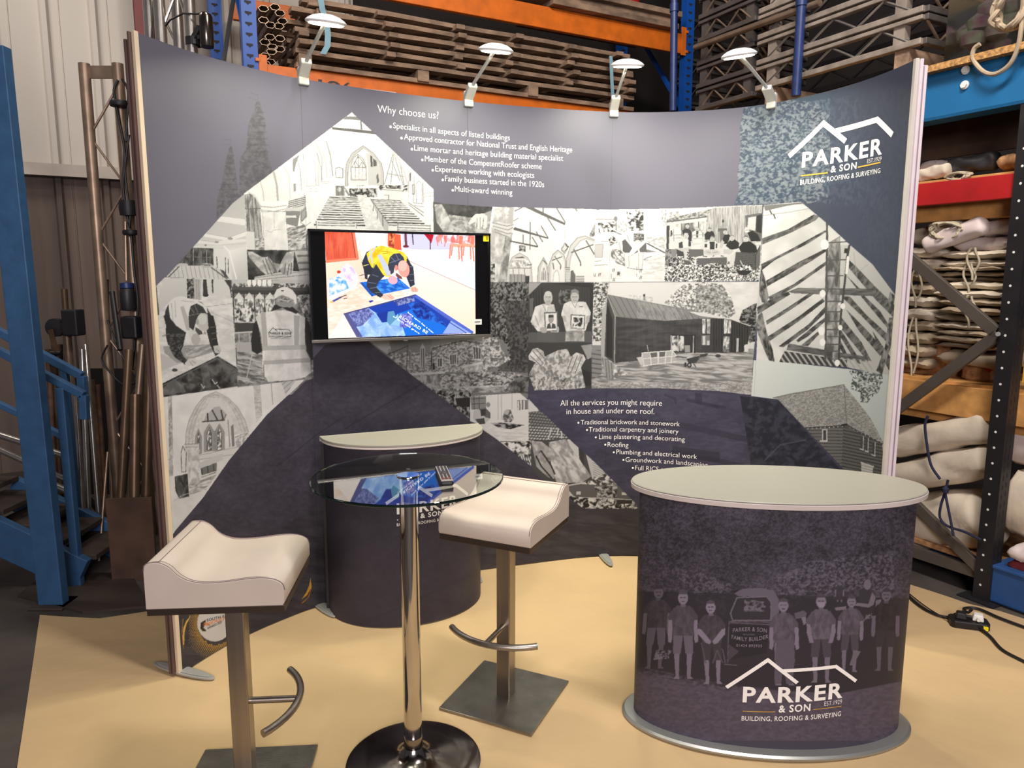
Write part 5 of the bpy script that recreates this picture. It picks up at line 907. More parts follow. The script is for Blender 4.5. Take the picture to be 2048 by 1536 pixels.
seams = [0.0] + [on_wall(*p)[0] for p in ((606, 300), (935, 315), (1222, 400), (1527, 420))] + [SMAX]
stand = thing('exhibition_stand', 'tall curved exhibition wall printed with black and white building photographs', 'display stand', (.2, 4.15, 0))
WC = paint_all_wall()
for i in range(5):
    s0, s1 = seams[i] + (.0004 if i else 0), seams[i + 1] - (.0004 if i < 4 else 0)
    S = np.linspace(s0, s1, int((s1 - s0) / .0029)); Z = np.linspace(.012, WH, int(WH / .0029)); X, Y = wall_xy(S)
    P = np.empty((len(Z), len(S), 3)); P[..., 0] = X; P[..., 1] = Y; P[..., 2] = Z[:, None]
    print_surface('graphic_panel', 'print', P, WC, stand, gain=.77)
del WC
# backing sheet and ribs behind the prints, edge extrusions, posts and feet
mb = MB(); S = np.linspace(0, SMAX, 120); ring = []
for s in S:
    for off, z in ((-.012, .03), (-.03, .03), (-.03, WH - .01), (-.012, WH - .01)): ring.append(wall_pt(s, z, off))
n = 4; fs = [(i * n + k, i * n + (k + 1) % n, (i + 1) * n + (k + 1) % n, (i + 1) * n + k) for i in range(119) for k in range(n)]
mb.add(ring, fs + [(3, 2, 1, 0), (119 * 4, 119 * 4 + 1, 119 * 4 + 2, 119 * 4 + 3)]); mb.build('backing_sheet', 'back', stand, w=True)
def edge(s, sign, layers):
    nrm = wall_n(s); x0, y0 = wall_xy(s); tx = Vector((-nrm.y, nrm.x, 0)) * sign
    for off, th, dep, m, nm, top in layers:
        mb = MB(); p = Vector((x0, y0, 0)) - nrm * (off + th / 2 - .004) + tx * (dep / 2 + .001); z1 = WH + .004 - top
        mb.bar(p + Vector((0, 0, .012)), p + Vector((0, 0, z1)), dep, th, up=nrm); mb.build(nm, m, stand, w=True, bevel=.0015)
edge(.012, -1, [(.0, .016, .02, 'cream', 'edge_tape', 0), (.018, .009, .03, 'brown_edge', 'edge_extrusion', .004), (.0285, .006, .016, 'groove', 'edge_groove', .012), (.035, .012, .03, 'brown_edge', 'edge_extrusion', .03)])
edge(SMAX - .012, 1, [(.0, .016, .02, 'grey_tape', 'edge_tape', 0), (.0165, .013, .03, 'lilac', 'edge_extrusion', .004), (.030, .006, .012, 'groove', 'edge_groove', .03), (.0365, .013, .03, 'lilac', 'edge_extrusion', .03)])
for i, s in enumerate(seams):
    s = min(max(s, .02), SMAX - .02); nrm = wall_n(s); p = wall_pt(s, 0)
    mb = MB(); q = p - nrm * .045; mb.bar(q + Vector((0, 0, .012)), q + Vector((0, 0, WH - .02)), .03, .03); mb.build('post', 'lilac', stand, w=True)
    ang = math.atan2(nrm.y, nrm.x); prof = [(.172 * math.cos(t), .030 * math.sin(t)) for t in np.linspace(0, 6.28319, 29)[:-1]]
    mb = MB(); mb.prism(prof, .001, .009, Matrix.Rotation(ang, 3, 'Z'), p + nrm * (.0 if i in (0, 5) else .0) + Vector((0, 0, .012)))
    mb.prism([(x * .86, y * .72) for x, y in prof], .009, .013, Matrix.Rotation(ang, 3, 'Z'), p + Vector((0, 0, .012)))
    mb.build('foot', 'foot', stand, w=True, bevel=.002)

def wall_line(mb, text, p0, p1, cap, bold=0.0, bow=0.0, off=.0014):
    """A printed line: baseline from pixel p0 to p1 of the photograph, cap in pixels at its start (or both ends)."""
    (s0, z0), (s1, z1) = on_wall(*p0), on_wall(*p1); c0, c1 = cap if isinstance(cap, tuple) else (cap, cap)
    h0 = on_wall(p0[0], p0[1] - c0)[1] - z0; h1 = on_wall(p1[0], p1[1] - c1)[1] - z1
    def put(u, v): return wall_pt(s0 + (s1 - s0) * u, z0 + (z1 - z0) * u + v * (h0 + (h1 - h0) * u), off)
    letters(mb, text, put, bold, bow)
def wall_stroke(mb, path, w, off=.0014, put=None):
    Q = [Vector(on_wall(*p)) for p in path]; L, R = [], []
    for i, q in enumerate(Q):
        a = (q - Q[i - 1]).normalized() if i else None; b = (Q[i + 1] - q).normalized() if i < len(Q) - 1 else None
        a = a or b; b = b or a; na, nb = Vector((-a.y, a.x)), Vector((-b.y, b.x)); m = (na + nb).normalized(); k = w / 2 / max(.4, m.dot(na)); L.append(q + m * k); R.append(q - m * k)
    for i in range(len(Q) - 1):
        q = [R[i], R[i + 1], L[i + 1], L[i]]; n = 8; V = []
        for k in range(n + 1):
            t = k / n; lo, hi = q[0].lerp(q[1], t), q[3].lerp(q[2], t); V += [wall_pt(lo.x, lo.y, off), wall_pt(hi.x, hi.y, off)]
        mb.add(V, [(2 * k, 2 * k + 2, 2 * k + 3, 2 * k + 1) for k in range(n)])
def px(c, x, y): return c[0] + x * c[2], c[1] + y * c[2]
K2c, K3c, K4c, K9c = (480, 0, .3125), (1000, 0, .3125), (1500, 0, .26758), (920, 770, .25391)
def line_part(m, label, *lines):
    mb = MB()
    for l in lines: l(mb)
    o = mb.build('lettering', m, stand, w=True)
    if label: o['label'] = label
def dot(x, y, r):
    s, z = on_wall(x, y); return lambda mb: mb.add([wall_pt(s + r * math.cos(a), z + r * math.sin(a), .0014) for a in np.linspace(0, 6.28, 13)[:-1]], [tuple(range(12))])
W_ = lambda *a: (lambda mb: wall_line(mb, *a))
K_ = lambda *a: (lambda mb: wall_stroke(mb, *a))
line_part('white_ink', None, W_('Why choose us?', px(K2c, 880, 718), (877, 238), 14.5))
for t, b0, p0, p1 in [('Specialist in all aspects of listed buildings', (958, 812), px(K2c, 980, 820), (1019.5, 281)), ('Approved contractor for National Trust and English Heritage', (1028, 884), px(K2c, 1050, 892), (1144, 305)),
                      ('Lime mortar and heritage building material specialist', (1095, 955), px(K2c, 1115, 963), (1126, 322)), ('Member of the CompetentRoofer scheme', (1161, 1024), px(K2c, 1183, 1032), (1083, 338.5)),
                      ('Experience working with ecologists', (1228, 1090), px(K2c, 1250, 1097), (1068, 356)), ('Family business started in the 1920s', (1292, 1152), px(K2c, 1312, 1159), (1088, 374.5)), ('Multi-award winning', (1356, 1218), px(K2c, 1375, 1225), (1024.5, 390.5))]:
    bx, by = px(K2c, *b0); line_part('white_ink', None, dot(bx + 1.5, by, .0065), W_(t, p0, p1, 11.2))
line_part('white_ink', None, W_('All the services you might require', px(K9c, 790, 164), px(K9c, 1590, 165), 11)); line_part('white_ink', None, W_('in house and under one roof.', px(K9c, 838, 230), px(K9c, 1530, 230), 11))
for t, b0, p0, p1 in [('Traditional brickwork and stonework', (928, 297), (950, 312), (1730, 326)), ('Traditional carpentry and joinery', (996, 354), (1014, 368), (1720, 384)), ('Lime plastering and decorating', (1065, 412), (1095, 426), (1770, 446)), ('Roofing', (1140, 470), (1162, 486), (1326, 490)),
                      ('Plumbing and electrical work', (1207, 530), (1231, 544), (1866, 583)), ('Groundwork and landscaping', (1283, 590), (1303, 605), (1950, 648)), ('Full RICS surveys', (1357, 652), (1380, 670), (1735, 694))]:
    bx, by = px(K9c, *b0); line_part('white_ink', None, dot(bx + 1, by, .006), W_(t, px(K9c, *p0), px(K9c, *p1), 9.2))
line_part('white_ink', 'white roof outline of the logo', K_([px(K4c, 292, 1168), px(K4c, 550, 922), px(K4c, 716, 1056)], .026)); line_part('white_ink', 'white roof outline of the logo', K_([px(K4c, 640, 980), px(K4c, 952, 894), px(K4c, 1066, 1008)], .026))
for a in (('PARKER', px(K4c, 388, 1250), px(K4c, 988, 1148), (28, 30.5), .028), ('& SON', px(K4c, 603, 1290), px(K4c, 797, 1260), 12.5, .024), ('EST.1929', px(K4c, 878, 1221), px(K4c, 984, 1198), 8), ('BUILDING, ROOFING & SURVEYING', px(K4c, 375, 1382), px(K4c, 975, 1292), 9.4, .006)): line_part('white_ink', None, W_(*a))
for a in ([px(K4c, 382, 1314), px(K4c, 583, 1291)], [px(K4c, 808, 1250), px(K4c, 978, 1213)]): line_part('gold_ink', 'gold rule under the logo', K_(a, .006))
Kv, Ka = (290, 620, .19531), (0, 1000, .34896)
for a in (('PARKER & SON', px(Kv, 1275, 248), px(Kv, 1490, 250), 4.4, .02), ('Building, Roofing & Surveying', px(Kv, 1278, 270), px(Kv, 1488, 272), 2.4), ('BUILDING  CONTRACTORS', px(Kv, 1285, 296), px(Kv, 1480, 297), 1.8), ('SOUTH EAST', px(Ka, 1184, 696), px(Ka, 1330, 664), 5, .01), ('AWARDS 2025', px(Ka, 1188, 742), px(Ka, 1270, 704), 4.6, .01)): line_part('dark_ink', 'small dark printed words', W_(*a))
line_part('orange_ink', 'orange printed word', W_('CONSTRUCTION', px(Ka, 1166, 726), px(Ka, 1325, 676), 6.2, .01))

# ================================================================ lamps on the top edge
def lamp(bpx, hpx, dist, label):
    s, _ = on_wall(*bpx); B = wall_pt(s, WH); nrm = wall_n(s); hd = at_y(*hpx, B.y - dist); d = Vector((hd.x - B.x, hd.y - B.y, 0)); fw = d.normalized(); side = Vector((-fw.y, fw.x, 0))
    t = thing('led_arm_light', label, 'lamp', B, 0, 'lamps on the top edge of the stand')
    mb = MB(); mb.bar(B + Vector((0, 0, -.03)) + nrm * .008, B + Vector((0, 0, .05)) + nrm * .0, .05, .028, up=nrm); k = B + Vector((0, 0, .045)); j = k + (hd - k) * .2; mb.bar(B + Vector((0, 0, .01)), j, .05, .03, up=side.cross(hd - k)); mb.build('clamp', 'lamp_grey', t, bevel=.006, w=True)
    e = hd - fw * .03; mb = MB(); mb.tube([j - (hd - k) * .05, e], .0085, 10); mb.build('arm', 'lamp_grey', t, True, w=True)
    tilt = Matrix((fw, side, Vector((0, 0, 1)))).transposed() @ Matrix.Rotation(math.radians(12), 3, 'Y')
    mb = MB(); prof = []; L, Wd, n = .15, .085, 24
    for r, z in ((0.02, .030), (.35, .028), (.65, .021), (.88, .010), (1.0, 0), (.97, -.006), (.9, -.008)): prof.append([hd + tilt @ Vector((L / 2 * r * math.cos(6.28319 * q / n), Wd * r * math.sin(6.28319 * q / n), z)) for q in range(n)])
    V = [v for p in prof for v in p]; mb.add(V, [(i * n + q, (i + 1) * n + q, (i + 1) * n + (q + 1) % n, i * n + (q + 1) % n) for i in range(6) for q in range(n)] + [tuple(range(n)), tuple(range(6 * n + n - 1, 6 * n - 1, -1))]); mb.build('lamp_head', 'lamp_white', t, True, w=True)
    mb = MB(); mb.add([hd + tilt @ Vector((L / 2 * .82 * math.cos(6.28319 * q / n), Wd * .82 * math.sin(6.28319 * q / n), z)) for z in (-.0085, -.0115) for q in range(n)], [tuple(range(n)), tuple(range(2 * n - 1, n - 1, -1))] + [(q, (q + 1) % n, n + (q + 1) % n, n + q) for q in range(n)]); mb.build('lens', 'lens', t, w=True)
    dn = tilt @ Vector((0, 0, -1)); c = hd + dn * .03
    l = bpy.data.lights.new('led_glow', 'AREA'); l.shape = 'ELLIPSE'; l.size = .12; l.size_y = .14; l.energy = LED_POWER; l.color = LED_COLOR; l.spread = math.radians(150)
    o = bpy.data.objects.new('led_glow', l); COL.objects.link(o); o.location = c; o.rotation_euler = (dn + Vector((B.x - hd.x, B.y - hd.y, 0)).normalized() * .0).to_track_quat('-Z', 'Y').to_euler()
    o.parent = t; o.matrix_parent_inverse = inv_of(t)
lamp((606, 170), (652, 44), .42, 'white LED arm lamp above the printed spires, leaning over the first panel join')
lamp((936, 205), (992, 100), .42, 'white LED arm lamp above the words Why choose us')
lamp((1227, 225), (1255, 130), .40, 'white LED arm lamp in front of the end of the timber stack')
lamp((1544, 208), (1478, 110), .42, 'white LED arm lamp leaning left above the printed tree')
# ================================================================ television on the stand
def television():
    A, B = at_y(615, 458, 3.50), at_y(980, 467, 3.88); C_, D_ = at_y(617, 685, 3.50), at_y(978, 672, 3.88)
    tl, tr, bl = A, B, (C_ + D_) / 2 - (B - A) / 2
    ex = (tr - tl); ex.z = 0; Wd = ex.length; ex.normalize(); ez = Vector((0, 0, 1)); ey = ez.cross(ex)   # ey points away from the room
    ztop = (A.z + B.z) / 2; zbot = (C_.z + D_.z) / 2; o0 = Vector((tl.x, tl.y, 0))
    def q(u, v, d=0): return o0 + ex * u + ez * v + ey * d
    t = thing('television', 'black flat screen television hung on the curved printed wall', 'television', q(Wd / 2, zbot, .03))
    mb = MB(); V = [q(u, v, d) for d in (0, .03) for u, v in ((0, zbot), (Wd, zbot), (Wd, ztop), (0, ztop))]; mb.add(V, [(0, 1, 2, 3), (7, 6, 5, 4), (0, 4, 5, 1), (1, 5, 6, 2), (2, 6, 7, 3), (3, 7, 4, 0)]); mb.build('body', 'screen_black', t, w=True, bevel=.003)
    mb = MB(); e = .011
    for a, b in (((0, ztop - e / 2), (Wd, ztop - e / 2)), ((e / 2, zbot), (e / 2, ztop)), ((Wd - e / 2, zbot), (Wd - e / 2, ztop))): mb.bar(q(*a, -.003), q(*b, -.003), .012, e if a[1] == b[1] else .008, up=(0, 0, 1) if a[1] == b[1] else ex)
    mb.build('bezel', 'bezel', t, w=True); mb = MB(); mb.bar(q(0, zbot + .004, -.002), q(Wd, zbot + .004, -.002), .02, .014); mb.build('bottom_trim', 'silver', t, w=True, bevel=.002)
    mb = MB(); mb.bar(q(Wd * .3, (ztop + zbot) / 2, .06), q(Wd * .7, (ztop + zbot) / 2, .06), .07, .3); mb.build('wall_bracket', 'black', t, w=True)
    def hit(px_, py_, off=-.001):
        d = ray(px_, py_); o = Vector((0, 0, EYE)); k = (o0 + ey * off - o).dot(ey) / d.dot(ey); return o + d * k
    def uv(px_, py_):
        p = hit(px_, py_) - o0; return p.dot(ex), p.z
    u0, u1 = uv(653, 570)[0], uv(950.5, 570)[0]; v1, v0 = ztop - .012, zbot + .016
    U, Vv = np.linspace(u0, u1, 440), np.linspace(v0, v1, 330); P = np.empty((330, 440, 3)); b = np.array(o0 - ey * .0012); X = np.array(ex)
    P[:] = b + U[None, :, None] * X + Vv[:, None, None] * np.array((0, 0, 1.0)); print_surface('lit_picture', 'screen', P, paint_screen(), t)
    K = (600, 440, .19531)
    for s, p0, p1, cap in (('RICHARD BE', (1010, 1000), (1300, 1168), 7.5), ('here upon lies a man', (1100, 950), (1360, 1160), 4), ('of faith and grace', (950, 990), (1220, 1168), 4)):
        a, c = uv(*px(K, *p0)), uv(*px(K, *p1)); du, dv = c[0] - a[0], c[1] - a[1]; L = math.hypot(du, dv); h = cap * .0019; mb = MB(); letters(mb, s, lambda w, v: q(min(u1 - .004, a[0] + du * w - dv / L * v * h), max(v0 + .003, a[1] + dv * w + du / L * v * h), -.0022), .005); tag(mb.build('inscription', 'screen_ink', t, w=True), 'pale lettering in the picture')
    def patch(name, m, x0, y0, x1, y1, d=-.0045):
        (a, b_), (c, e_) = uv(x0, y0), uv(x1, y1); mb = MB(); mb.add([q(a, e_, d), q(c, e_, d), q(c, b_, d), q(a, b_, d)] + [q(a, e_, d + .002), q(c, e_, d + .002), q(c, b_, d + .002), q(a, b_, d + .002)], [(0, 1, 2, 3), (7, 6, 5, 4), (0, 4, 5, 1), (1, 5, 6, 2), (2, 6, 7, 3), (3, 7, 4, 0)]); return mb.build(name, m, t, w=True)
    y = patch('energy_sticker', 'yellow', 966, 468.5, 980, 483, -.006); mb = MB()
    for k in range(4): mb.bar(hit(972, 473 + 2 * k, -.0072), hit(976, 473 + 2 * k, -.0072), .0008, .0018)
    mb.build('sticker_mark', 'dark_ink', y)
    l = patch('label', 'white', 947, 638.5, 963, 649); mb = MB(); mb.bar(hit(949.5, 644, -.0055), hit(960.5, 643.4, -.0055), .0008, .0035); mb.build('label_mark', 'dark_ink', l)
    mb = MB(); mb.box(q(Wd * .5, zbot - .004, 0), (.02, .006, .01)); mb.build('badge', 'silver', t, w=True)
television()

# ================================================================ half-round counter against the wall
def half_counter():
    zt = .925; L, R = at_z(640, 873, zt), at_z(957, 847, zt); t = thing('half_round_counter', 'half-round dark counter under the television with a cream top', 'counter', ((L.x + R.x) / 2, (L.y + R.y) / 2, 0))
    ch = (R - L); ch.z = 0; Wd = ch.length; ex = ch.normalized(); ey = Vector((ex.y, -ex.x, 0)); c = (L + R) / 2; c.z = 0; dep = .34
    def D(a, r=1.0, z=0): return c - ex * math.cos(a) * Wd / 2 * r + ey * (abs(math.sin(a)) ** .92) * dep * r + Vector((0, 0, z))
    A = np.linspace(0, math.pi, 60)
    for nm, m, z0, z1, r in (('counter_top', 'top', zt - .012, zt, 1.0), ('top_edge', 'top_edge', zt - .022, zt - .0125, 1.0)):
        mb = MB(); n = 60; mb.add([D(a, r, z0) for a in A] + [D(a, r, z1) for a in A], [tuple(range(n)), tuple(range(2 * n - 1, n - 1, -1)), (0, n, 2 * n - 1, n - 1)] + [(i, n + i, n + i + 1, i + 1) for i in range(n - 1)]); mb.build(nm, m, t, w=True, bevel=.002)
    AA = np.linspace(.0, math.pi, 420); Z = np.linspace(.012, zt - .023, 300); P = np.empty((300, 420, 3))
    for j, a in enumerate(AA): P[:, j, :2] = D(a, .965)[:2]
    P[..., 2] = Z[:, None]; print_surface('front_wrap', 'wrap', P, paint_plain(600, 840, 1000, 1300, 61), t, gain=.86)
    def q(a, z): return D(a, .9665, z)
    def uv(x, y):
        d = ray(x, y); best = None
        for a in np.linspace(.1, math.pi - .1, 900):
            p = D(a, .9665); e = p.x * d.y - p.y * d.x
            if best is None or abs(e) < best[0]: best = (abs(e), a, z_over(x, y, p.x, p.y))
        return best[1], best[2]
    K = (600, 820, .26855)
    for s, p0, p1, cap, bo in (('PARKER', (722, 775), (1172, 706), 18, .028), ('& SON', (897, 806), (1062, 785), 9, .024), ('BUILDING, ROOFING & SURVEYING', (722, 866), (1172, 820), 5.6, .006), ('EST.1929', (1085, 770), (1170, 757), 5, .0)):
        a, b = uv(*px(K, *p0)), uv(*px(K, *p1)); h = uv(px(K, *p0)[0], px(K, *p0)[1] - cap)[1] - a[1]; zz = a[1]
        mb = MB(); letters(mb, s, lambda u, v: q(a[0] + (b[0] - a[0]) * u, zz + v * h), bo); mb.build('lettering', 'white_ink', t, w=True)
    for path in ([(640, 708), (850, 560), (985, 650)], [(925, 610), (1160, 570), (1250, 640)]):
        Q = [uv(*px(K, *p)) for p in path]; mb = MB()
        for (a0, z0), (a1, z1) in zip(Q[:-1], Q[1:]):
            L_ = math.hypot((a1 - a0) * .5, z1 - z0); nx, nz = -(z1 - z0) / L_ * .008 / .5, (a1 - a0) * .5 / L_ * .008
            for k in range(6):
                f0, f1 = k / 6, (k + 1) / 6; mb.add([q(a0 + (a1 - a0) * f + sx * nx, z0 + (z1 - z0) * f + sx * nz) for f, sx in ((f0, -1), (f1, -1), (f1, 1), (f0, 1))], [(0, 1, 2, 3)])
        tag(mb.build('lettering', 'white_ink', t, w=True), 'white roof outline of the logo')
    a, b = uv(*px(K, 722, 823)), uv(*px(K, 880, 812)); mb = MB(); mb.add([q(a[0], a[1]), q(b[0], a[1]), q(b[0], a[1] + .004), q(a[0], a[1] + .004)], [(0, 1, 2, 3)])
    tag(mb.build('lettering', 'white_ink', t, w=True), 'white rule under the logo')
    mb = MB(); mb.bar(D(0, .97, .02), D(0, .97, .88), .008, .02); mb.build('end_strip', 'groove', t, w=True)
half_counter()

# ================================================================ oval counter in front
def oval_counter():
    cx, cy, a_, b_, zt, rz = .982, 2.632, .533, .256, .955, math.radians(-3.5)
    t = thing('oval_counter', 'oval promotional counter printed with a group of workers and an old van', 'counter', (cx, cy, 0))
    def E(th, k, z): x, y = (a_ + k) * math.cos(th), (b_ + k) * math.sin(th); return Vector((cx + x * math.cos(rz) - y * math.sin(rz), cy + x * math.sin(rz) + y * math.cos(rz), z))
    def ring(mb, prof, n=96, cap=True):
        m = len(prof); mb.add([E(6.28319 * i / n, k, z) for k, z in prof for i in range(n)], [(j * n + i, j * n + (i + 1) % n, (j + 1) * n + (i + 1) % n, (j + 1) * n + i) for j in range(m - 1) for i in range(n)] + ([tuple(range(n - 1, -1, -1)), tuple((m - 1) * n + i for i in range(n))] if cap else []))
    mb = MB(); ring(mb, [(-.004, zt - .006), (0, zt - .003), (-.003, zt)]); mb.build('counter_top', 'top', t, True, w=True, angle=.5)
    mb = MB(); ring(mb, [(-.01, zt - .026), (.001, zt - .024), (.002, zt - .008), (-.002, zt - .0065)]); mb.build('top_edge', 'top_edge', t, True, w=True, angle=.5)
    N = 1100; th = np.linspace(-math.pi * 1.5, math.pi * .5, N); Z = np.linspace(.028, zt - .027, 420); P = np.empty((420, N, 3)); mask = np.zeros((420, N), bool)
    for j, h in enumerate(th):
        p = E(h, -.032, 0); q = E(h + .01, -.032, 0) - E(h - .01, -.032, 0); nrm = Vector((q.y, -q.x)); P[:, j, 0], P[:, j, 1] = p.x, p.y; mask[:, j] = nrm.dot(Vector((p.x, p.y))) < 0
    P[..., 2] = Z[:, None]; print_surface('printed_wrap', 'wrap', P, paint_counter(), t, mask, .86)
    mb = MB(); ring(mb, [(-.001, .0125), (.012, .014), (.013, .022), (.004, .028), (-.03, .030)]); mb.build('base_plate', 'alu_base', t, True, w=True, angle=.5)
    def q(h, z): return E(h, -.0308, z)
    fr = np.linspace(-math.pi * .995, -.005, 1500); pts_ = np.array([q(h, 0)[:2] for h in fr])
    def uv(x, y):
        d = ray(x, y); e = np.abs(pts_[:, 0] * d.y - pts_[:, 1] * d.x); i = int(e.argmin()); return fr[i], z_over(x, y, *pts_[i])
    def line(mb, s, p0, p1, cap, bo=0.0, bow=0.0):
        a, b = uv(*p0), uv(*p1); h = uv(p0[0], p0[1] - cap)[1] - a[1]; z0, z1 = a[1], b[1]
        letters(mb, s, lambda u, v: q(a[0] + (b[0] - a[0]) * u, z0 + (z1 - z0) * u + v * h), bo, bow)
    def stroke(mb, path, w):
        Q = [uv(*p) for p in path]
        for (a0, z0), (a1, z1) in zip(Q[:-1], Q[1:]):
            L_ = math.hypot((a1 - a0) * .45, z1 - z0); nx, nz = -(z1 - z0) / L_ * w / 2 / .45, (a1 - a0) * .45 / L_ * w / 2; ex = w / 2 / L_ * .6
            for k in range(10):
                f0, f1 = -ex + (1 + 2 * ex) * k / 10, -ex + (1 + 2 * ex) * (k + 1) / 10; mb.add([q(a0 + (a1 - a0) * f + sx * nx, z0 + (z1 - z0) * f + sx * nz) for f, sx in ((f0, -1), (f1, -1), (f1, 1), (f0, 1))], [(0, 1, 2, 3)])
    K = (1250, 1000, .2832); KB = (1240, 1240, .29297); gi = mat('grey_ink', (128, 120, 132), .6)
    for path in ([px(K, 722, 1320), px(K, 1010, 1130), px(K, 1212, 1288)], [px(K, 1118, 1206), px(K, 1490, 1176), px(K, 1628, 1276)]): mb = MB(); stroke(mb, path, .0125); tag(mb.build('lettering', 'white_ink', t, w=True), 'white roof outline of the logo')
    for path in ([px(K, 833, 1491), px(K, 1060, 1497)], [px(K, 1330, 1479), px(K, 1528, 1456)]): mb = MB(); stroke(mb, path, .0022); tag(mb.build('lettering', 'gold_ink', t, w=True), 'gold rule under the logo')
    for m, a in (('white_ink', ('PARKER', px(K, 830, 1424), px(K, 1536, 1392), 28.5, .03)), ('white_ink', ('& SON', px(K, 1085, 1500), px(K, 1308, 1488), 13.5, .024)), ('white_ink', ('EST.1929', px(K, 1408, 1455), px(K, 1531, 1438), 8.6)), ('white_ink', ('BUILDING, ROOFING & SURVEYING', px(KB, 830, 686), px(KB, 1507, 654), 9, .006)),
                 (gi, ('PARKER & SON', px(K, 760, 936), px(K, 1000, 938), 8, .01, .45)), (gi, ('FAMILY BUILDER', px(K, 752, 978), px(K, 1012, 975), 7.5, .01, -.7)), (gi, ('01424 892935', px(K, 785, 1036), px(K, 968, 1040), 5.4, .01)), (gi, ('BATTLE SUSSEX', px(K, 835, 955), px(K, 915, 956), 3))):
        mb = MB(); line(mb, *a); o = mb.build('lettering', m, t, w=True)
        if m is gi: o['label'] = 'grey sign-written words on the van door'
oval_counter()

# ================================================================ bar table with remote control
TX, TY, TZ = -.345, 2.36, 1.055
t = thing('bar_table', 'tall round glass table on a chrome column', 'table', (TX, TY, 0))
R = .316; mb = MB(); mb.lathe([(0.001, -.009), (R - .002, -.009), (R, -.007), (R, -.002), (R - .002, 0), (.001, 0)], (0, 0, TZ), 96, cap=False); mb.build('glass_top', 'glass', t, True, angle=.5)
mb = MB(); mb.lathe([(R - .0008, -.0085), (R + .0006, -.0075), (R + .0006, -.0025), (R - .0008, -.0015)], (0, 0, TZ), 96, cap=False); mb.build('glass_rim', 'glass_edge', t, True)
mb = MB(); mb.lathe([(.001, .004), (.036, .004), (.038, .002), (.038, .0005), (.001, .0005)], (0, 0, TZ), 48, cap=False); mb.lathe([(.001, -.0095), (.036, -.0095), (.036, -.055), (.001, -.055)], (0, 0, TZ), 48, cap=False); mb.build('fixing_cap', 'chrome', t, True, angle=.5)
mb = MB(); mb.lathe([(.031, .075), (.031, TZ - .05)], (0, 0, 0), 40); mb.build('column', 'chrome', t, True, angle=.5); mb = MB(); mb.lathe([(.0325, .07), (.0325, .115), (.031, .118), (.031, .07)], n=40); mb.build('collar', 'chrome_dark', t, True, angle=.5)
mb = MB(); mb.lathe([(.235, .0125), (.236, .018), (.225, .024), (.16, .029), (.10, .036), (.065, .047), (.045, .062), (.036, .08), (.001, .08)], n=72); mb.build('base', 'chrome_dark', t, True, angle=.6)
def remote():
    p = at_z(888, 950, TZ + .012); a, b = at_z(880, 930, TZ + .02), at_z(898, 972, TZ + .02); ang = math.atan2(b.y - a.y, b.x - a.x); L = .19
    t = thing('remote_control', 'grey and black remote control lying on the glass table', 'remote control', (p.x, p.y, TZ + .0004), ang)
    mb = MB(); mb.prism([(-L / 2, -.021), (L / 2, -.021), (L / 2, .021), (-L / 2, .021)], 0, .016); mb.build('body', 'black', t, bevel=.007)
    mb = MB(); mb.box((0, 0, .017), (L - .006, .038, .003)); mb.build('face_plate', mat('remote_grey', (150, 140, 138), .45, var=.04), t, bevel=.001)
    mb = MB()
    for r in range(10):
        for c in range(3):
            if r in (4, 5) and c == 1: mb.box((-.078 + r * .0165, 0, .0195), (.014, .014, .003)); continue
            mb.box((-.078 + r * .0165, (c - 1) * .0115, .0195), (.0085, .0075, .003))
    mb.build('buttons', 'dark_ink', t, bevel=.001); mb = MB()
    for c in range(2): mb.box((.07, (c - .5) * .018, .0205), (.005, .009, .002))
    tag(mb.build('buttons', mat('button_red', (190, 70, 60), .5), t), 'red buttons')
remote()

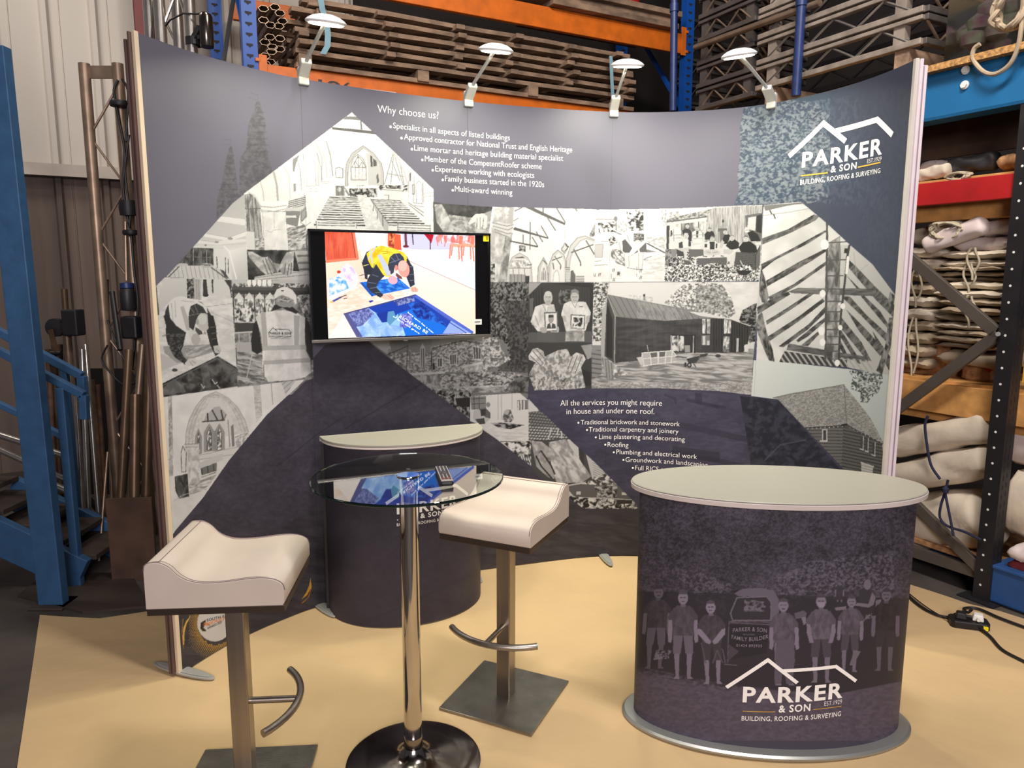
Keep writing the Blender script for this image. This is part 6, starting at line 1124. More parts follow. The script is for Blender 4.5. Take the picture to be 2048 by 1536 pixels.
# ================================================================ bar stools
def stool(loc, rz, label):
    t = thing('bar_stool', label, 'bar stool', loc, rz)
    w, zb = .195, .742
    prof = [(-.195, 0), (.19, 0), (.195, .01), (.195, .045), (.188, .066), (.165, .080), (.13, .085), (.09, .083), (.03, .076), (-.03, .074), (-.07, .082), (-.10, .100), (-.122, .124), (-.140, .136), (-.155, .141), (-.180, .140), (-.192, .132), (-.195, .115)]
    P = catmull([Vector(p) for p in prof[3:17]], 5); prof = [(-.195, 0), (.19, 0), (.195, .01)] + [tuple(p) for p in P] + [(-.195, .115)]
    prof = [(x * 1.03, z) for x, z in prof]; n = len(prof); mb = MB(); ys = [(-.19, .985), (-.186, 1.0), (.186, 1.0), (.19, .985)]; V = []
    for y, k in ys:
        for x, z in prof: V.append((x * (1 if k == 1 else .99), y, zb + z * (1 if k == 1 else .985)))
    mb.add(V, [tuple(range(n)), tuple(4 * n - 1 - i for i in range(n))] + [(j * n + i, (j + 1) * n + i, (j + 1) * n + (i + 1) % n, j * n + (i + 1) % n) for j in range(3) for i in range(n)])
    s = mb.build('seat', 'leather', t, True, angle=.9)
    mb = MB()
    for y in (-.1865, .1865): mb.tube([(x * 1.004, y, zb + z + .0006) for x, z in prof[3:]], .0011, 5); mb.tube([(x * .96, y * .955, zb + z + .0006) for x, z in prof[8:-3]], .0008, 5)
    mb.tube([(-.157, -.186, zb + .142), (-.157, .186, zb + .142)], .0009, 5); mb.build('stitching', 'thread', s)
    mb = MB(); mb.box((0, 0, zb - .012), (.398, .376, .022)); mb.build('seat_frame', 'steel_dark', t, bevel=.002)
    mb = MB(); mb.box((0, 0, (zb - .02 + .016) / 2), (.058, .058, zb - .02 - .016)); mb.build('column', 'steel', t, bevel=.003)
    mb = MB(); mb.box((0, 0, .0165), (.40, .40, .009)); mb.build('base_plate', 'steel_plate', t, bevel=.002)
    zf = .325; mb = MB(); arc = [(.185 + .0 - (1 - math.cos(a)) * .28, math.sin(a) * .28, zf) for a in np.linspace(-.72, .72, 18)]; mb.tube(arc, .0125, 12); mb.tube([(.02, 0, zf), (.178, 0, zf)], .011, 12); mb.build('footrest', 'steel', t, True, angle=.6)
stool((-.89, 2.232, 0), math.radians(4.4), 'cream bar stool nearest the blue stairs, its curved back towards them')
stool((-.023, 2.7745, 0), math.radians(245.3), 'cream bar stool between the glass table and the oval counter')

# ================================================================ mains lead and sockets
def cord(name, path, r, label, cat, m='black', sub=6, group=None):
    P = catmull([tuple(p) for p in path], sub); mb = MB(); mb.tube([Vector(p) for p in P], r, 8); return tag(mb.build(name, m, None, True), label, cat, group)
def g(x, y, z=.022): p = at_z(x, y, z); return (p.x, p.y, z)
cord('mains_cable', [g(1795, 1150), g(1815, 1188), g(1840, 1212), g(1870, 1228), g(1895, 1234), (*g(1912, 1238)[:2], .05)], .007, 'black mains cable coming from behind the oval counter to the socket block', 'cable')
cord('mains_cable', [g(1797, 1170), g(1850, 1212), g(1890, 1236), (*g(1905, 1244)[:2], .03)], .003, 'thin black lead beside the thicker cable behind the oval counter', 'cable')
cord('mains_cable', [(*g(1942, 1232)[:2], .055), g(1935, 1225, .05), g(1928, 1217), g(1955, 1217), g(2000, 1236), g(2070, 1262)], .007, 'black mains cable looping from the white plug to the paper edge', 'cable')
cord('mains_cable', [(*g(1955, 1255)[:2], .03), g(1980, 1273), g(2005, 1300), g(2050, 1324), g(2090, 1345)], .0075, 'black mains cable leaving the front of the socket block', 'cable')
p = g(1937, 1248); t = thing('extension_socket', 'black double socket block on the brown paper', 'socket', (p[0], p[1], .012), math.radians(-18))
mb = MB(); mb.prism([(-.085, -.03), (-.07, -.045), (.07, -.045), (.085, -.03), (.085, .03), (.07, .045), (-.07, .045), (-.085, .03)], 0, .036); mb.build('body', 'black', t, bevel=.005); mb = MB(); mb.box((.06, -.04, .018), (.02, .03, .018)); tag(mb.build('cable_gland', 'yellow', t), 'yellow banded cable entry')
def plug(loc, rz, m, label):
    t = thing('plug', label, 'plug', loc, rz); mb = MB(); mb.box((0, 0, .016), (.05, .05, .032), taper=.8); mb.build('body', m, t, bevel=.006); mb = MB(); mb.tube([(-.02, 0, .016), (-.045, 0, .016)], .007, 8); mb.build('strain_relief', m, t)
q = Vector((p[0], p[1], .0485)); e = Vector((math.cos(-.314), math.sin(-.314), 0)); plug(q - e * .035, math.radians(150), 'black', 'black plug in the socket block'); plug(q + e * .038, math.radians(60), 'white', 'white plug in the socket block')
# ================================================================ rear pallet racking (hall axes: a along it, b = 0 its front)
def ha(a, b, z): return hall(a, b, z)
rng = random.Random(4)
aL = at_b(499, 60, 0)[0]; aR = at_b(1377, 150, 0)[0]; zU0, zU1 = at_b(1359, 106, 0)[2], at_b(1359, 66, 0)[2]; zL1 = at_b(535, 128, 0)[2]; zL0 = zL1 - (zU1 - zU0)
t = hall_thing('pallet_rack', 'blue and orange pallet racking holding stacked timber behind the stand', 'pallet rack', (aL + aR) / 2, .5)
def upright(a, b, zt, face=-1):
    mb = MB(); mb.bar(ha(a, b + .04, 0), ha(a, b + .04, zt), .105, .08, up=HV); mo = mb; mb = MB()
    for k in range(int(zt / .075)):
        z = .1 + k * .075; mb.add([ha(a - .028, b - .0015, z + .02), ha(a + .02, b - .0015, z + .02), ha(a + .02, b - .0015, z + .006), ha(a + .004, b - .0015, z), ha(a - .004, b - .0015, z - .012), ha(a - .012, b - .0015, z), ha(a - .028, b - .0015, z + .006)], [(0, 6, 5, 4, 3, 2, 1)])
    mo.build('upright', 'rack_blue', t, w=True, more=[(mb, 'groove')])
for a, b in ((aL, 0), (aR, 0), (at_b(432, 60, 1.12)[0], 1.1), (aR, 1.1)): upright(a, b, 5.4)
for z0, z1 in ((zU0, zU1), (zL0, zL1)):
    for b in (.0, 1.08): mb = MB(); mb.bar(ha(aL + .05, b + .03, (z0 + z1) / 2), ha(aR - .05, b + .03, (z0 + z1) / 2), .05, z1 - z0); mb.build('beam', 'orange', t, w=True, bevel=.006)
    for a, s in ((aL + .085, -1), (aR - .085, 1)):
        mb = MB(); mb.bar(ha(a, -.008, z0 - .02), ha(a, -.008, z1 + .06), .06, .012, up=HV)
        for q in (z0 + .02, z1 + .02): mb.bar(ha(a + s * .02, -.012, q), ha(a + s * .055, -.012, q), .012, .025)
        mb.build('beam_connector', 'orange', t, w=True, bevel=.003)
mb = MB(); p, q = at_b(468, -10, .55), at_b(446, 130, .55); mb.bar(ha(*p), ha(*q), .06, .03, up=HU); mb.build('brace', 'black_metal', t, w=True)
for aa in (aL, aR):
    for k in range(3): mb = MB(); mb.bar(ha(aa, .08, .4 + 1.5 * k), ha(aa, 1.05, 1.6 + 1.5 * k), .04, .03); mb.build('brace', 'rack_blue', t, w=True)
# stacked duckboards on the lower beam
a0, a1 = at_b(592, 110, -.03)[0], at_b(1268, 205, -.03)[0]; zs = zL1 + .002
def deck(z, h, da0, da1, label, big=False):
    t = hall_thing('duckboard', label, 'timber deck', (a0 + a1) / 2, .45, z, 'timber decks stacked on the racking'); X0, X1 = a0 + da0, a1 + da1
    for j, (b, w_) in enumerate(((-.03, .11), (.28, .12), (.62, .12))):
        zz = z + h * (.74 if not big else .86); n = 10; mb = MB(); th = .034; V = []
        for i in range(n + 1):
            a = X0 + (X1 - X0) * i / n; sg = .004 * math.sin(i * 1.3 + z * 20 + j); V += [ha(a, b + dy, zz + dz + sg) for dy, dz in ((0, -th / 2), (w_, -th / 2), (w_, th / 2), (0, th / 2))]
        mb.add(V, [(i * 4 + k, i * 4 + (k + 1) % 4, i * 4 + 4 + (k + 1) % 4, i * 4 + 4 + k) for i in range(n) for k in range(4)] + [(3, 2, 1, 0), tuple(4 * n + k for k in range(4))]); mb.build('board', 'old_wood', t, w=True)
        if big: mb = MB(); mb.bar(ha(X0, b + w_ / 2, z + .018), ha(X1, b + w_ / 2, z + .018), w_, .034); mb.build('board', 'old_wood', t, w=True)
    for k in range(6 if not big else 4):
        a = X0 + .12 + (X1 - X0 - .24) * k / (5 if not big else 3) + rng.uniform(-.1, .1); out = .02 if big else rng.choice((.03, .08, .11))
        mb = MB(); mb.bar(ha(a, -.03 - out, z + h * .38), ha(a, .8, z + h * .38), .075 if not big else .1, h * .5 if not big else h * .62); mb.build('bearer', 'old_wood', t, w=True, bevel=.004)
lab = ['weathered timber pallet at the bottom of the stack, on the orange beam', 'weathered duckboard directly on top of the bottom timber pallet', 'weathered duckboard second above the bottom timber pallet', 'weathered duckboard third above the bottom timber pallet', 'weathered duckboard second from the top of the timber stack', 'weathered duckboard on the very top of the timber stack']
z = zs
for i in range(6):
    h = .14 if i == 0 else .075; deck(z, h, [0, .02, .0, .1, -.02, .06][i], [0, -.02, -.05, -.02, -.04, -.06][i], lab[i], i == 0); z += h
zt_ = z
# hollow sections beside the timber
k = 0
for (x, y) in [(527, 17), (550, 14), (560, 26), (527, 40), (565, 42), (541, 50), (558, 52), (540, 74), (560, 77), (545, 94), (560, 98), (543, 103), (541, 124), (530, 112), (531, 128), (530, 84)]:
    a, b, zc = at_b(x, y, .02); mb = MB(); R_ = .04
    hexo = [(R_ * c, R_ * .62 * s) for c, s in ((-1, 0), (-.4, .9), (.6, .9), (1, 0), (.4, -.9), (-.6, -.9))]
    o1 = [ha(a + x_, b, zc + z_) for x_, z_ in hexo]; i1 = [ha(a + x_ * .88, b, zc + z_ * .85) for x_, z_ in hexo]; o2 = [v + HV * .7 for v in o1]; i2 = [v + HV * .7 for v in i1]
    mb.add(o1 + i1 + o2 + i2, [(q, (q + 1) % 6, 6 + (q + 1) % 6, 6 + q) for q in range(6)] + [(q, 12 + q, 12 + (q + 1) % 6, (q + 1) % 6) for q in range(6)] + [(6 + q, 6 + (q + 1) % 6, 18 + (q + 1) % 6, 18 + q) for q in range(6)] + [(12 + q, 18 + q, 18 + (q + 1) % 6, 12 + (q + 1) % 6) for q in range(6)])
    tag(mb.build('hollow_section', 'alu_old', None), 'pale hollow metal section end between the blue upright and the timber stack', 'metal section', 'hollow sections beside the timber stack')
def ribbon(name, pixels, b, w_, label, m='strap'):
    mb = MB(); P = [ha(*at_b(x, y, b)) for x, y in pixels]; s = HU * w_ / 2
    mb.add([q + d * s + HV * e for q in P for d, e in ((-1, 0), (1, 0), (1, .004), (-1, .004))], [(i * 4 + k, i * 4 + (k + 1) % 4, i * 4 + 4 + (k + 1) % 4, i * 4 + 4 + k) for i in range(len(P) - 1) for k in range(4)]); return tag(mb.build(name, m), label, 'strap')
ribbon('lashing_strap', [(640, -10), (645, 20), (653, 40), (656, 70), (655, 92), (646, 108)], -.17, .045, 'pale blue lashing strap hanging behind the leftmost lamp')
ribbon('lashing_strap', [(1222, 112), (1224, 160), (1227, 215)], -.17, .035, 'pale blue lashing strap near the right end of the timber stack')
mb = MB(); p, q = at_b(588, 176, -.035), at_b(792, 196, -.035); mb.bar(ha(p[0], p[1], p[2]), ha(q[0], q[1], p[2]), .006, .12); pl_ = tag(mb.build('beam_label', 'white'), 'white label plate on the lower orange beam, mostly hidden by the stand', 'label')
mb = MB(); p = at_b(637, 178, -.041); letters(mb, '19(', lambda u, v: ha(p[0] + .25 * u, p[1], p[2] - .005 + .075 * v), .02); mb.build('label_print', 'dark_ink', pl_)
# boards and a red tub on the upper beam
for i, (x0, x1, dz, bb) in enumerate(((1100, 1350, .0, -.03), (900, 1340, .052, .0), (1020, 1352, .104, -.06))):
    aa, ab = at_b(x0, 30, -.02)[0], at_b(x1, 60, -.02)[0]; mb = MB(); mb.bar(ha(aa, bb + .3, zU1 + .028 + dz), ha(ab, bb + .3, zU1 + .028 + dz), .7, .05)
    tag(mb.build('timber_board', 'old_wood', bevel=.004), ['wide old board lying directly on the upper orange beam', 'wide old board in the middle of the three on the upper orange beam', 'wide old board uppermost on the upper orange beam'][i], 'board')
a, b, zz = at_b(1268, 10, .1); t2 = hall_thing('red_tub', 'red plastic tub on the boards above the upper orange beam', 'tub', a, .2, zU1 + .16)
mb = MB(); mb.lathe([(.10, 0), (.13, .22), (.12, .22), (.095, .01)], n=24); mb.build('body', 'red', t2, True); mb = MB(); mb.lathe([(.13, .21), (.14, .215), (.14, .23), (.13, .23)], n=24, cap=False); mb.build('rim', 'red', t2, True)

# ================================================================ trusses, lamp and poles by the cladding
def vert(x, y, Y): p = at_y(x, y, Y); return p
a, b = at_b(294, 40, CB - .35)[:2]; mb = MB()
for da, wd, dp in ((0, .012, .2), (-.0, .19, .014), ): pass
mb.bar(ha(a, b, 0), ha(a, b, 6.0), .012, .2, up=HV); mb.bar(ha(a, b - .1, 0), ha(a, b - .1, 6.0), .19, .014, up=HV); mb.bar(ha(a, b + .1, 0), ha(a, b + .1, 6.0), .19, .014, up=HV)
tag(struct(mb.build('pillar', 'maroon')), 'dark red steel column against the cladding', 'column')
def truss(name, label, c0, c1, Y, z0, z1, r, dY, step, top=False, m='alu', flat=False):
    p0, p1 = at_y(*c0, Y), at_y(*c1, Y); A, B = Vector((p0.x, Y, 0)), Vector((p1.x, Y, 0)); t = thing(name, label, 'truss', ((p0.x + p1.x) / 2, Y, z0)); nb = Vector((-.2, dY, 0)); C_ = [A, B] if flat else [A, B, B + nb, A + nb]
    for q in C_: mb = MB(); mb.tube([q + Vector((0, 0, z0)), q + Vector((0, 0, z1))], r, 14); mb.build('chord', m, t, True, w=True, angle=.6)
    for i in range(1 if flat else 4):
        q, s = C_[i], C_[(i + 1) % 4]; n = max(2, int((z1 - z0 - .2) / step)); path = []
        for k in range(n + 1): path.append((q if k % 2 == 0 else s) + Vector((0, 0, z0 + .12 + (z1 - z0 - .24) * k / n)))
        mb = MB(); mb.tube(path, r * .26, 8); mb.build('lacing', m, t, w=True)
    if top:
        for q, s in ((A, B),): mb = MB(); mb.bar(q + Vector((0, 0, z1 - .05)), s + Vector((0, 0, z1 - .05)), .01, .075); mb.build('end_plate', m, t, w=True)
        for q, s in ((A, B),): mb = MB(); mb.bar(q + Vector((0, 0, z0 + .05)), s + Vector((0, 0, z0 + .05)), .01, .075); mb.build('end_plate', m, t, w=True)
    return t
truss('lighting_truss', 'tall aluminium truss rising behind the left end of the stand, carrying a small lamp', (319, 20), (380, 30), 4.25, 0.0, 4.6, .031, .3, .34)
p = at_z(245, 1068); Yt = p.y; zt1 = z_over(168, 127, p.x, Yt); cxr = at_y(235, 140, Yt).x; xl = p.x
truss('truss_section', 'shorter aluminium truss section standing against the cladding beside the blue stairs', (168, 130), (236, 140), Yt, 0.0, zt1, .033, .3, .30, True, 'alu_old', True)
# lamp clamped to the tall truss
c = at_y(413, 62, 4.2); t = thing('spot_lamp', 'small dark cylindrical spot lamp clamped to the tall truss', 'spot lamp', c)
mb = MB(); mb.lathe([(.033, -.085), (.036, -.08), (.036, .07), (.03, .085), (.001, .085)], n=28); mb.lathe([(.030, -.084), (.028, -.06), (.001, -.055)], n=28, cap=False); mb.build('body', mat('smoked_chrome', (96, 88, 82), .2, .9), t, True, angle=.6)
q = at_y(380, 78, 4.2); mb = MB(); d = q - c; mb.bar(d + Vector((0, .03, 0)), (-.035, 0, .02), .02, .03); mb.bar(d * .55 + Vector((0, 0, -.01)), (-.03, 0, -.03), .012, .02); mb.build('bracket', 'black_metal', t); mb = MB(); mb.lathe([(.034, -.02), (.044, -.02), (.044, .02), (.034, .02)], d + Vector((0, .05, 0)), 20, cap=False); mb.build('clamp', 'black', t)
mb = MB(); mb.tube([v - c for v in (at_y(412, 38, 4.2), at_y(408, 24, 4.2), at_y(396, 28, 4.2), at_y(366, 27, 4.2), at_y(340, 40, 4.2), at_y(331, 52, 4.22))], .005, 8); mb.build('cable', 'black', t, True)
# black cable tied to the short truss
Yc = Yt - .06
def cabl(pix, r, label, Y=Yc, m='black'):
    P = catmull([tuple(at_y(x, y, Y)) for x, y in pix], 6); mb = MB(); mb.tube([Vector(q) for q in P], r, 8); tag(mb.build('cable', m, None, True), label, 'cable')
cabl([(236, 160), (228, 180), (232, 210), (246, 280), (249, 320), (246, 370), (252, 420), (262, 470), (268, 540), (276, 610), (270, 680), (264, 740)], .008, 'black cable hanging down the right tube of the short truss')
cabl([(244, 158), (254, 175), (256, 200), (252, 280), (258, 270), (254, 300), (250, 340), (255, 390), (260, 430), (258, 455)], .007, 'second black cable looped beside the short truss tube', Yc - .02)
cabl([(215, 640), (235, 690), (260, 740), (278, 760), (250, 770), (225, 750), (204, 720), (215, 690)], .006, 'black cable loop sagging low between the poles', Yc - .05)
for x, y, w_, h_ in ((240, 208, .11, .03), (257, 416, .1, .09), (262, 465, .09, .03)):
    p = at_y(x, y, Yc - .01); mb = MB(); mb.lathe([(w_ / 2, -h_ / 2), (w_ / 2 + .005, 0), (w_ / 2, h_ / 2)], p, 16); tag(mb.build('cable_tie', 'black', None, True), {208: 'black tape band high on the short truss tube', 416: 'thick black tape wrap half way up the short truss', 465: 'thin black tape band below the thick wrap'}[y], 'tape')
# leaning poles and tubes
poles = [((152, 794), (168, 1050), 5, 'alu', 4.45, 'bright thin tube nearest the blue stair rail'), ((164, 700), (178, 1047), 5.5, 'alu', 4.55, 'bright tube second from the blue stair rail'), ((171, 690), (199, 1050), 5, 'alu', 4.6, 'bright tube third from the blue stair rail'), ((271, 790), (268, 1060), 10, 'kraft_tube', 4.2, 'short bronze tube standing upright before the stand edge'), ((258, 700), (238, 1062), 8, 'kraft_tube', 4.5, 'bronze tube leaning behind the short truss'), ((285, 690), (255, 1050), 7, 'alu_old', 4.6, 'dull tube leaning left beside the stand edge'), ((300, 700), (290, 1065), 9, 'kraft_tube', 4.35, 'bronze tube closest to the stand edge'),
         ((96, 700), (112, 1000), 5, 'rust', 4.9, 'rusty tube seen through the blue stair rails, leftmost'), ((108, 690), (122, 1010), 5, 'rust', 4.95, 'rusty tube seen through the blue stair rails, second'), ((120, 690), (134, 1020), 5, 'rust', 4.9, 'rusty tube seen through the blue stair rails, third'), ((132, 680), (146, 1030), 4.5, 'rust', 5.0, 'rusty tube seen through the blue stair rails, rightmost'), ((185, 760), (205, 1045), 5, 'rust', 4.7, 'rusty ribbed tube left of the short truss'), ((197, 770), (214, 1050), 4.5, 'rust', 4.75, 'rusty ribbed tube touching the short truss'), ((215, 905), (203, 1060), 2.5, 'alu_old', 4.4, 'thin dull rod leaning at the foot of the short truss'), ((213, 560), (225, 1050), 4, 'alu_old', 4.85, 'dull tube right behind the left chord of the short truss'), ((224, 585), (240, 700), 5, 'black', 4.55, 'black rod end beside the winch motor')]
for (x0, y0), (x1, y1), r, m, Y, lab in poles:
    p, q = at_y(x0, y0, Y), at_y(x1, y1, Y - .15)
    if q.z < .4: q = q + (q - p) * ((q.z - .013) / (p.z - q.z))
    else: q = Vector((q.x, q.y, .013)) if m != 'black' else q
    rr = r * Y / F; mb = MB(); d = (q - p).normalized(); n = 14; mb.tube([p, q], rr, n); mb.tube([p - d * .004, p + d * .012], rr * 1.06, n)
    tag(mb.build('pole' if m != 'black' else 'rod', m, None, True, angle=.6), lab, 'pole')
# winch stand
Yw = 4.8; p = at_y(146, 850, Yw); t = thing('winch_stand', 'winch stand with a crank handle standing among the poles', 'winch stand', (p.x, Yw, 0)); L0 = Vector((p.x, Yw, 0))
top = at_y(143, 578, Yw) - L0; mb = MB(); mb.tube([(0, 0, 0), (top.x * .2, 0, top.z - .3)], .026, 14); mb.build('mast', 'alu_old', t, True); mb = MB(); mb.tube([(top.x * .2, 0, top.z - .32), (top.x * .3, 0, top.z)], .019, 14); mb.build('inner_mast', 'kraft_tube', t, True)
q = at_y(147, 645, Yw - .05) - L0; mb = MB(); mb.box(q, (.10, .1, .17)); mb.build('winch_body', 'black_metal', t, bevel=.01); q = at_y(112, 655, Yw - .05) - L0; mb = MB(); mb.lathe([(.001, -.03), (.055, -.03), (.06, -.02), (.06, .02), (.001, .03)], n=24); o = mb.build('drum', 'black_metal', t, True, loc=q); o.rotation_euler = (math.pi / 2, 0, 0)
e = at_y(113, 705, Yw - .12) - L0; mb = MB(); mb.bar(q + Vector((0, -.06, -.01)), e, .025, .02); mb.build('crank', 'kraft_tube', t); mb = MB(); mb.tube([e + Vector((-.04, 0, -.005)), e + Vector((.03, 0, -.005))], .016, 12); mb.build('crank_handle', 'black', t, True)
for a_ in (0, 2.1, 4.2): mb = MB(); mb.bar((0, 0, .28), (.22 * math.cos(a_), .22 * math.sin(a_), .015), .03, .03); mb.build('leg', 'black_metal', t)
p = at_y(255, 590, 4.6); t = thing('winch_motor', 'black motor unit with a blue cap hanging at the stand edge', 'motor', p); mb = MB(); mb.lathe([(.001, -.1), (.04, -.095), (.045, -.08), (.045, .02), (.04, .04), (.001, .05)], n=20); mb.build('body', 'black_metal', t, True); mb = MB(); mb.lathe([(.036, .04), (.042, .045), (.04, .075), (.001, .08)], n=20); mb.build('cap', 'navy_tube', t, True); mb = MB(); mb.box((.02, -.02, -.2), (.1, .08, .14)); mb.build('gearbox', 'black', t, bevel=.012); mb = MB(); mb.tube([(0, 0, .09), (.01, .02, .45)], .008, 8); mb.build('hanger', 'alu_old', t)
p, q = at_z(222, 1164), at_z(312, 1160); mb = MB(); mb.bar((p.x, p.y + .02, .24), (q.x, q.y + .02, .24), .02, .48); tag(mb.build('brown_board', 'brown_dark'), 'brown board standing on the floor behind the left end of the stand', 'board')
p, q = at_y(100, 640, 5.6), at_y(300, 1050, 5.6); mb = MB(); mb.bar((p.x, 5.6, .5), (q.x, 5.6, .5), .03, 1.0); tag(mb.build('shade_panel', 'dark_wall'), 'dark sheet standing for the shade behind the leaning poles', 'panel')  # dark sheet in place of the shade low behind the poles

# ================================================================ blue steel stairs
def stairs():
    b = at_z(101, 1214); t = thing('steel_staircase', 'blue painted steel staircase at the far left', 'staircase', (b.x, b.y, 0)); Y = b.y
    def bx(n, m, *bars, up=(0, 0, 1)):
        mb = MB()
        for p, q, w_, h_ in bars: mb.bar(p, q, w_, h_, up=up)
        return mb.build(n, m, t, w=True, bevel=.004)
    bx('post', 'blue_post', ((b.x, Y + .03, 0), (at_y(-22, 90, Y).x, Y + .03, at_y(-22, 90, Y).z), .128, .06), up=(0, 1, 0)); bx('foot_plate', 'plate', ((b.x - .09, Y + .03, .006), (b.x + .09, Y + .03, .006), .16, .012))
    n = at_z(158, 1172); Yn = n.y; nz = z_over(124, 775, n.x, Yn)
    bx('post', 'blue_post', ((n.x, Yn, 0), (n.x, Yn, nz), .045, .045), up=(0, 1, 0))
    Yf = Yn + .45
    def rail(pix, Y_, w_): return [(at_y(*p, Y_), at_y(*q, Y_), w_, w_) for p, q in zip(pix[:-1], pix[1:])]
    bx('handrail', 'blue_post', *rail([(-60, 672), (168, 790), (170, 838)], Yn, .04)); bx('handrail', 'blue_post', *rail([(-60, 632), (164, 752), (166, 800)], Yf, .045))
    bx('handrail', 'blue_post', *rail([(-60, 780), (40, 828), (140, 880)], Yf, .035)); p = at_y(128, 735, Yf); bx('post', 'blue_post', ((p.x, Yf, .0), (p.x, Yf, p.z), .04, .04), up=(0, 1, 0))
    for Y_, off in ((Yn, 0), (Yf, 0)):
        p, q = at_y(-90, 1030, Yn), at_y(166, 1150, Yn); bx('stringer', 'blue_post', (Vector((p.x, Y_, p.z)), Vector((q.x, Y_, q.z)), .05, .2)); 
    q, p = at_y(160, 1150, Yn), at_y(-90, 1030, Yn)
    for k in range(5):
        f = k / 4; c = q.lerp(p, f); bx('tread', 'plate', ((c.x - .05, Yn + .03, c.z + .09 + .0), (c.x - .05, Yf - .03, c.z + .09), .26, .03))
stairs()
for (p, q, Y, r, lab) in [((-40, 858), (140, 915), 4.1, .02, 'bright tube lying along the stairs, upper one'), ((-40, 882), (138, 962), 4.15, .018, 'bright tube lying along the stairs, middle one'), ((90, 962), (140, 985), 4.2, .022, 'bright short tube end low behind the stair post')]:
    mb = MB(); mb.tube([at_y(*p, Y), at_y(*q, Y)], r, 14); tag(mb.build('alu_tube', 'alu', None, True, angle=.6), lab, 'tube')

# ================================================================ racking on the right (plane a = RA faces the stand)
RA = (at_z(1975, 1208) - HO).dot(HU); RB = (at_z(1975, 1208) - HO).dot(HV)
zb0, zb1 = at_a(1850, 243, RA)[2], at_a(1850, 152, RA)[2]
def on(x, y, d=0.0): return ha(*at_a(x, y, RA + d))
bfar, bnear = at_a(1560, 205, RA)[1] + 1.2, RB - 1.9
t = hall_thing('blue_girder', 'wide bright blue steel beam running above the tarpaulin shelves', 'beam', RA, RB, zb0)
mb = MB(); zc = (zb0 + zb1) / 2; mb.bar(ha(RA + .02, bnear, zc), ha(RA + .02, at_a(1835, 200, RA)[1] + .5, zc), .03, zb1 - zb0); mb.bar(ha(RA + .07, bnear, zb0 + .008), ha(RA + .07, at_a(1835, 200, RA)[1] + .5, zb0 + .008), .13, .016); mb.bar(ha(RA + .07, bnear, zb1 - .008), ha(RA + .07, at_a(1835, 200, RA)[1] + .5, zb1 - .008), .13, .016); mb.build('beam', 'beam_blue', t, w=True)
for x, y in ((1931, 140), (1929, 170)):
    c = on(x, y, 0); mb = MB(); mb.tube([c + HU * .006, c - HU * .012], .017, 6); mb.tube([c + HU * .006, c - HU * .002], .022, 16); mb.build('bolt', 'white', t, w=True)
mb = MB(); mb.bar(ha(RA + .55, bnear, zb1 + .018), ha(RA + .55, bfar, zb1 + .018), 1.2, .034); tag(mb.build('osb_deck', 'osb'), 'chipboard deck lying on the blue beam', 'deck board')
mb = MB(); mb.bar(ha(RA + .7, bnear, zb1 - .05), ha(RA + .7, bfar, zb1 - .05), 1.0, .098); tag(mb.build('deck_joist', 'brown_dark'), 'dark joist frame under the chipboard deck', 'joist')
# black perforated upright frame with braces
t = hall_thing('storage_rack', 'black perforated upright frame with grey diagonal braces on the right', 'rack', RA, RB)
mb = MB(); mb.bar(ha(RA + .003, RB + .04, 0), ha(RA + .003, RB + .04, zb0 - .005), .008, .08, up=HV); mb.bar(ha(RA + .045, RB + .003, 0), ha(RA + .045, RB + .003, zb0 - .005), .09, .008, up=HV); mb.bar(ha(RA + .09, RB + .05, 0), ha(RA + .09, RB + .05, zb0 - .005), .008, .09, up=HV); mo = mb; mb = MB()
for k in range(30):
    c = ha(RA - .0012, RB + .045, .09 + .083 * k); n = 10; mb.add([c + HV * .0065 * math.cos(q) + Vector((0, 0, .0065 * math.sin(q))) for q in np.linspace(0, 6.28, n + 1)[:-1]], [tuple(range(n))])
m1 = mb; mb = MB()
for k in range(48):
    for dx in (.028, .06):
        c = ha(RA + dx, RB - .0018, .08 + .05 * k + (.012 if dx > .04 else 0)); mb.add([c + HU * u + Vector((0, 0, v)) for u, v in ((-.004, -.012), (.004, -.012), (.004, .012), (-.004, .012))], [(0, 1, 2, 3)])
mo.build('upright', 'black_metal', t, w=True, more=[(m1, 'white'), (mb, 'groove')])
mb = MB(); mb.bar(ha(RA + .04, RB - .05, .004), ha(RA + .04, RB + .14, .004), .16, .008); mb.build('foot_plate', 'black_metal', t, w=True)
mb = MB(); b2 = at_a(1780, 900, RA)[1] + .3; mb.bar(ha(RA + .003, b2, 0), ha(RA + .003, b2, zb0 - .005), .08, .07, up=HV); mb.build('upright', 'black_metal', t, w=True)
for (p, q, w_) in [((1790, 490), (1992, 664), .062), ((1998, 668), (1790, 822), .058), ((1790, 968), (1968, 1146), .06)]:
    mb = MB(); mb.bar(on(*p, .03), on(*q, .03), .03, w_); mb.build('brace', 'grey_brace', t, w=True, bevel=.003)
for y0, y1 in ((1092, 1148),): mb = MB(); mb.bar(on(1795, y0, .05), on(1968, y1, .05), .04, .06); mb.build('bottom_tie', 'grey_brace', t, w=True)
mb = MB(); mb.tube([on(1996, 668, .0), on(1996, 668, -.025)], .012, 8); mb.build('bolt', 'silver', t, w=True)
mb = MB(); a_, b_, z_ = at_a(2043, 715, RA + .06); mb.bar(ha(RA + .14, RB - .01, z_ - .13), ha(RA + .14, RB - .01, z_ + .14), .09, .006, up=HV); o = tag(mb.build('yellow_plate', 'yellow_board'), 'yellow notice plate fixed beside the black upright', 'plate'); mb = MB()
for k in range(6): mb.bar(ha(RA + .12, RB - .0145, z_ + .1 - .035 * k), ha(RA + .14 + .01 * (k % 2), RB - .0145, z_ + .1 - .035 * k), .003, .014)
mb.build('plate_marks', 'dark_ink', o)
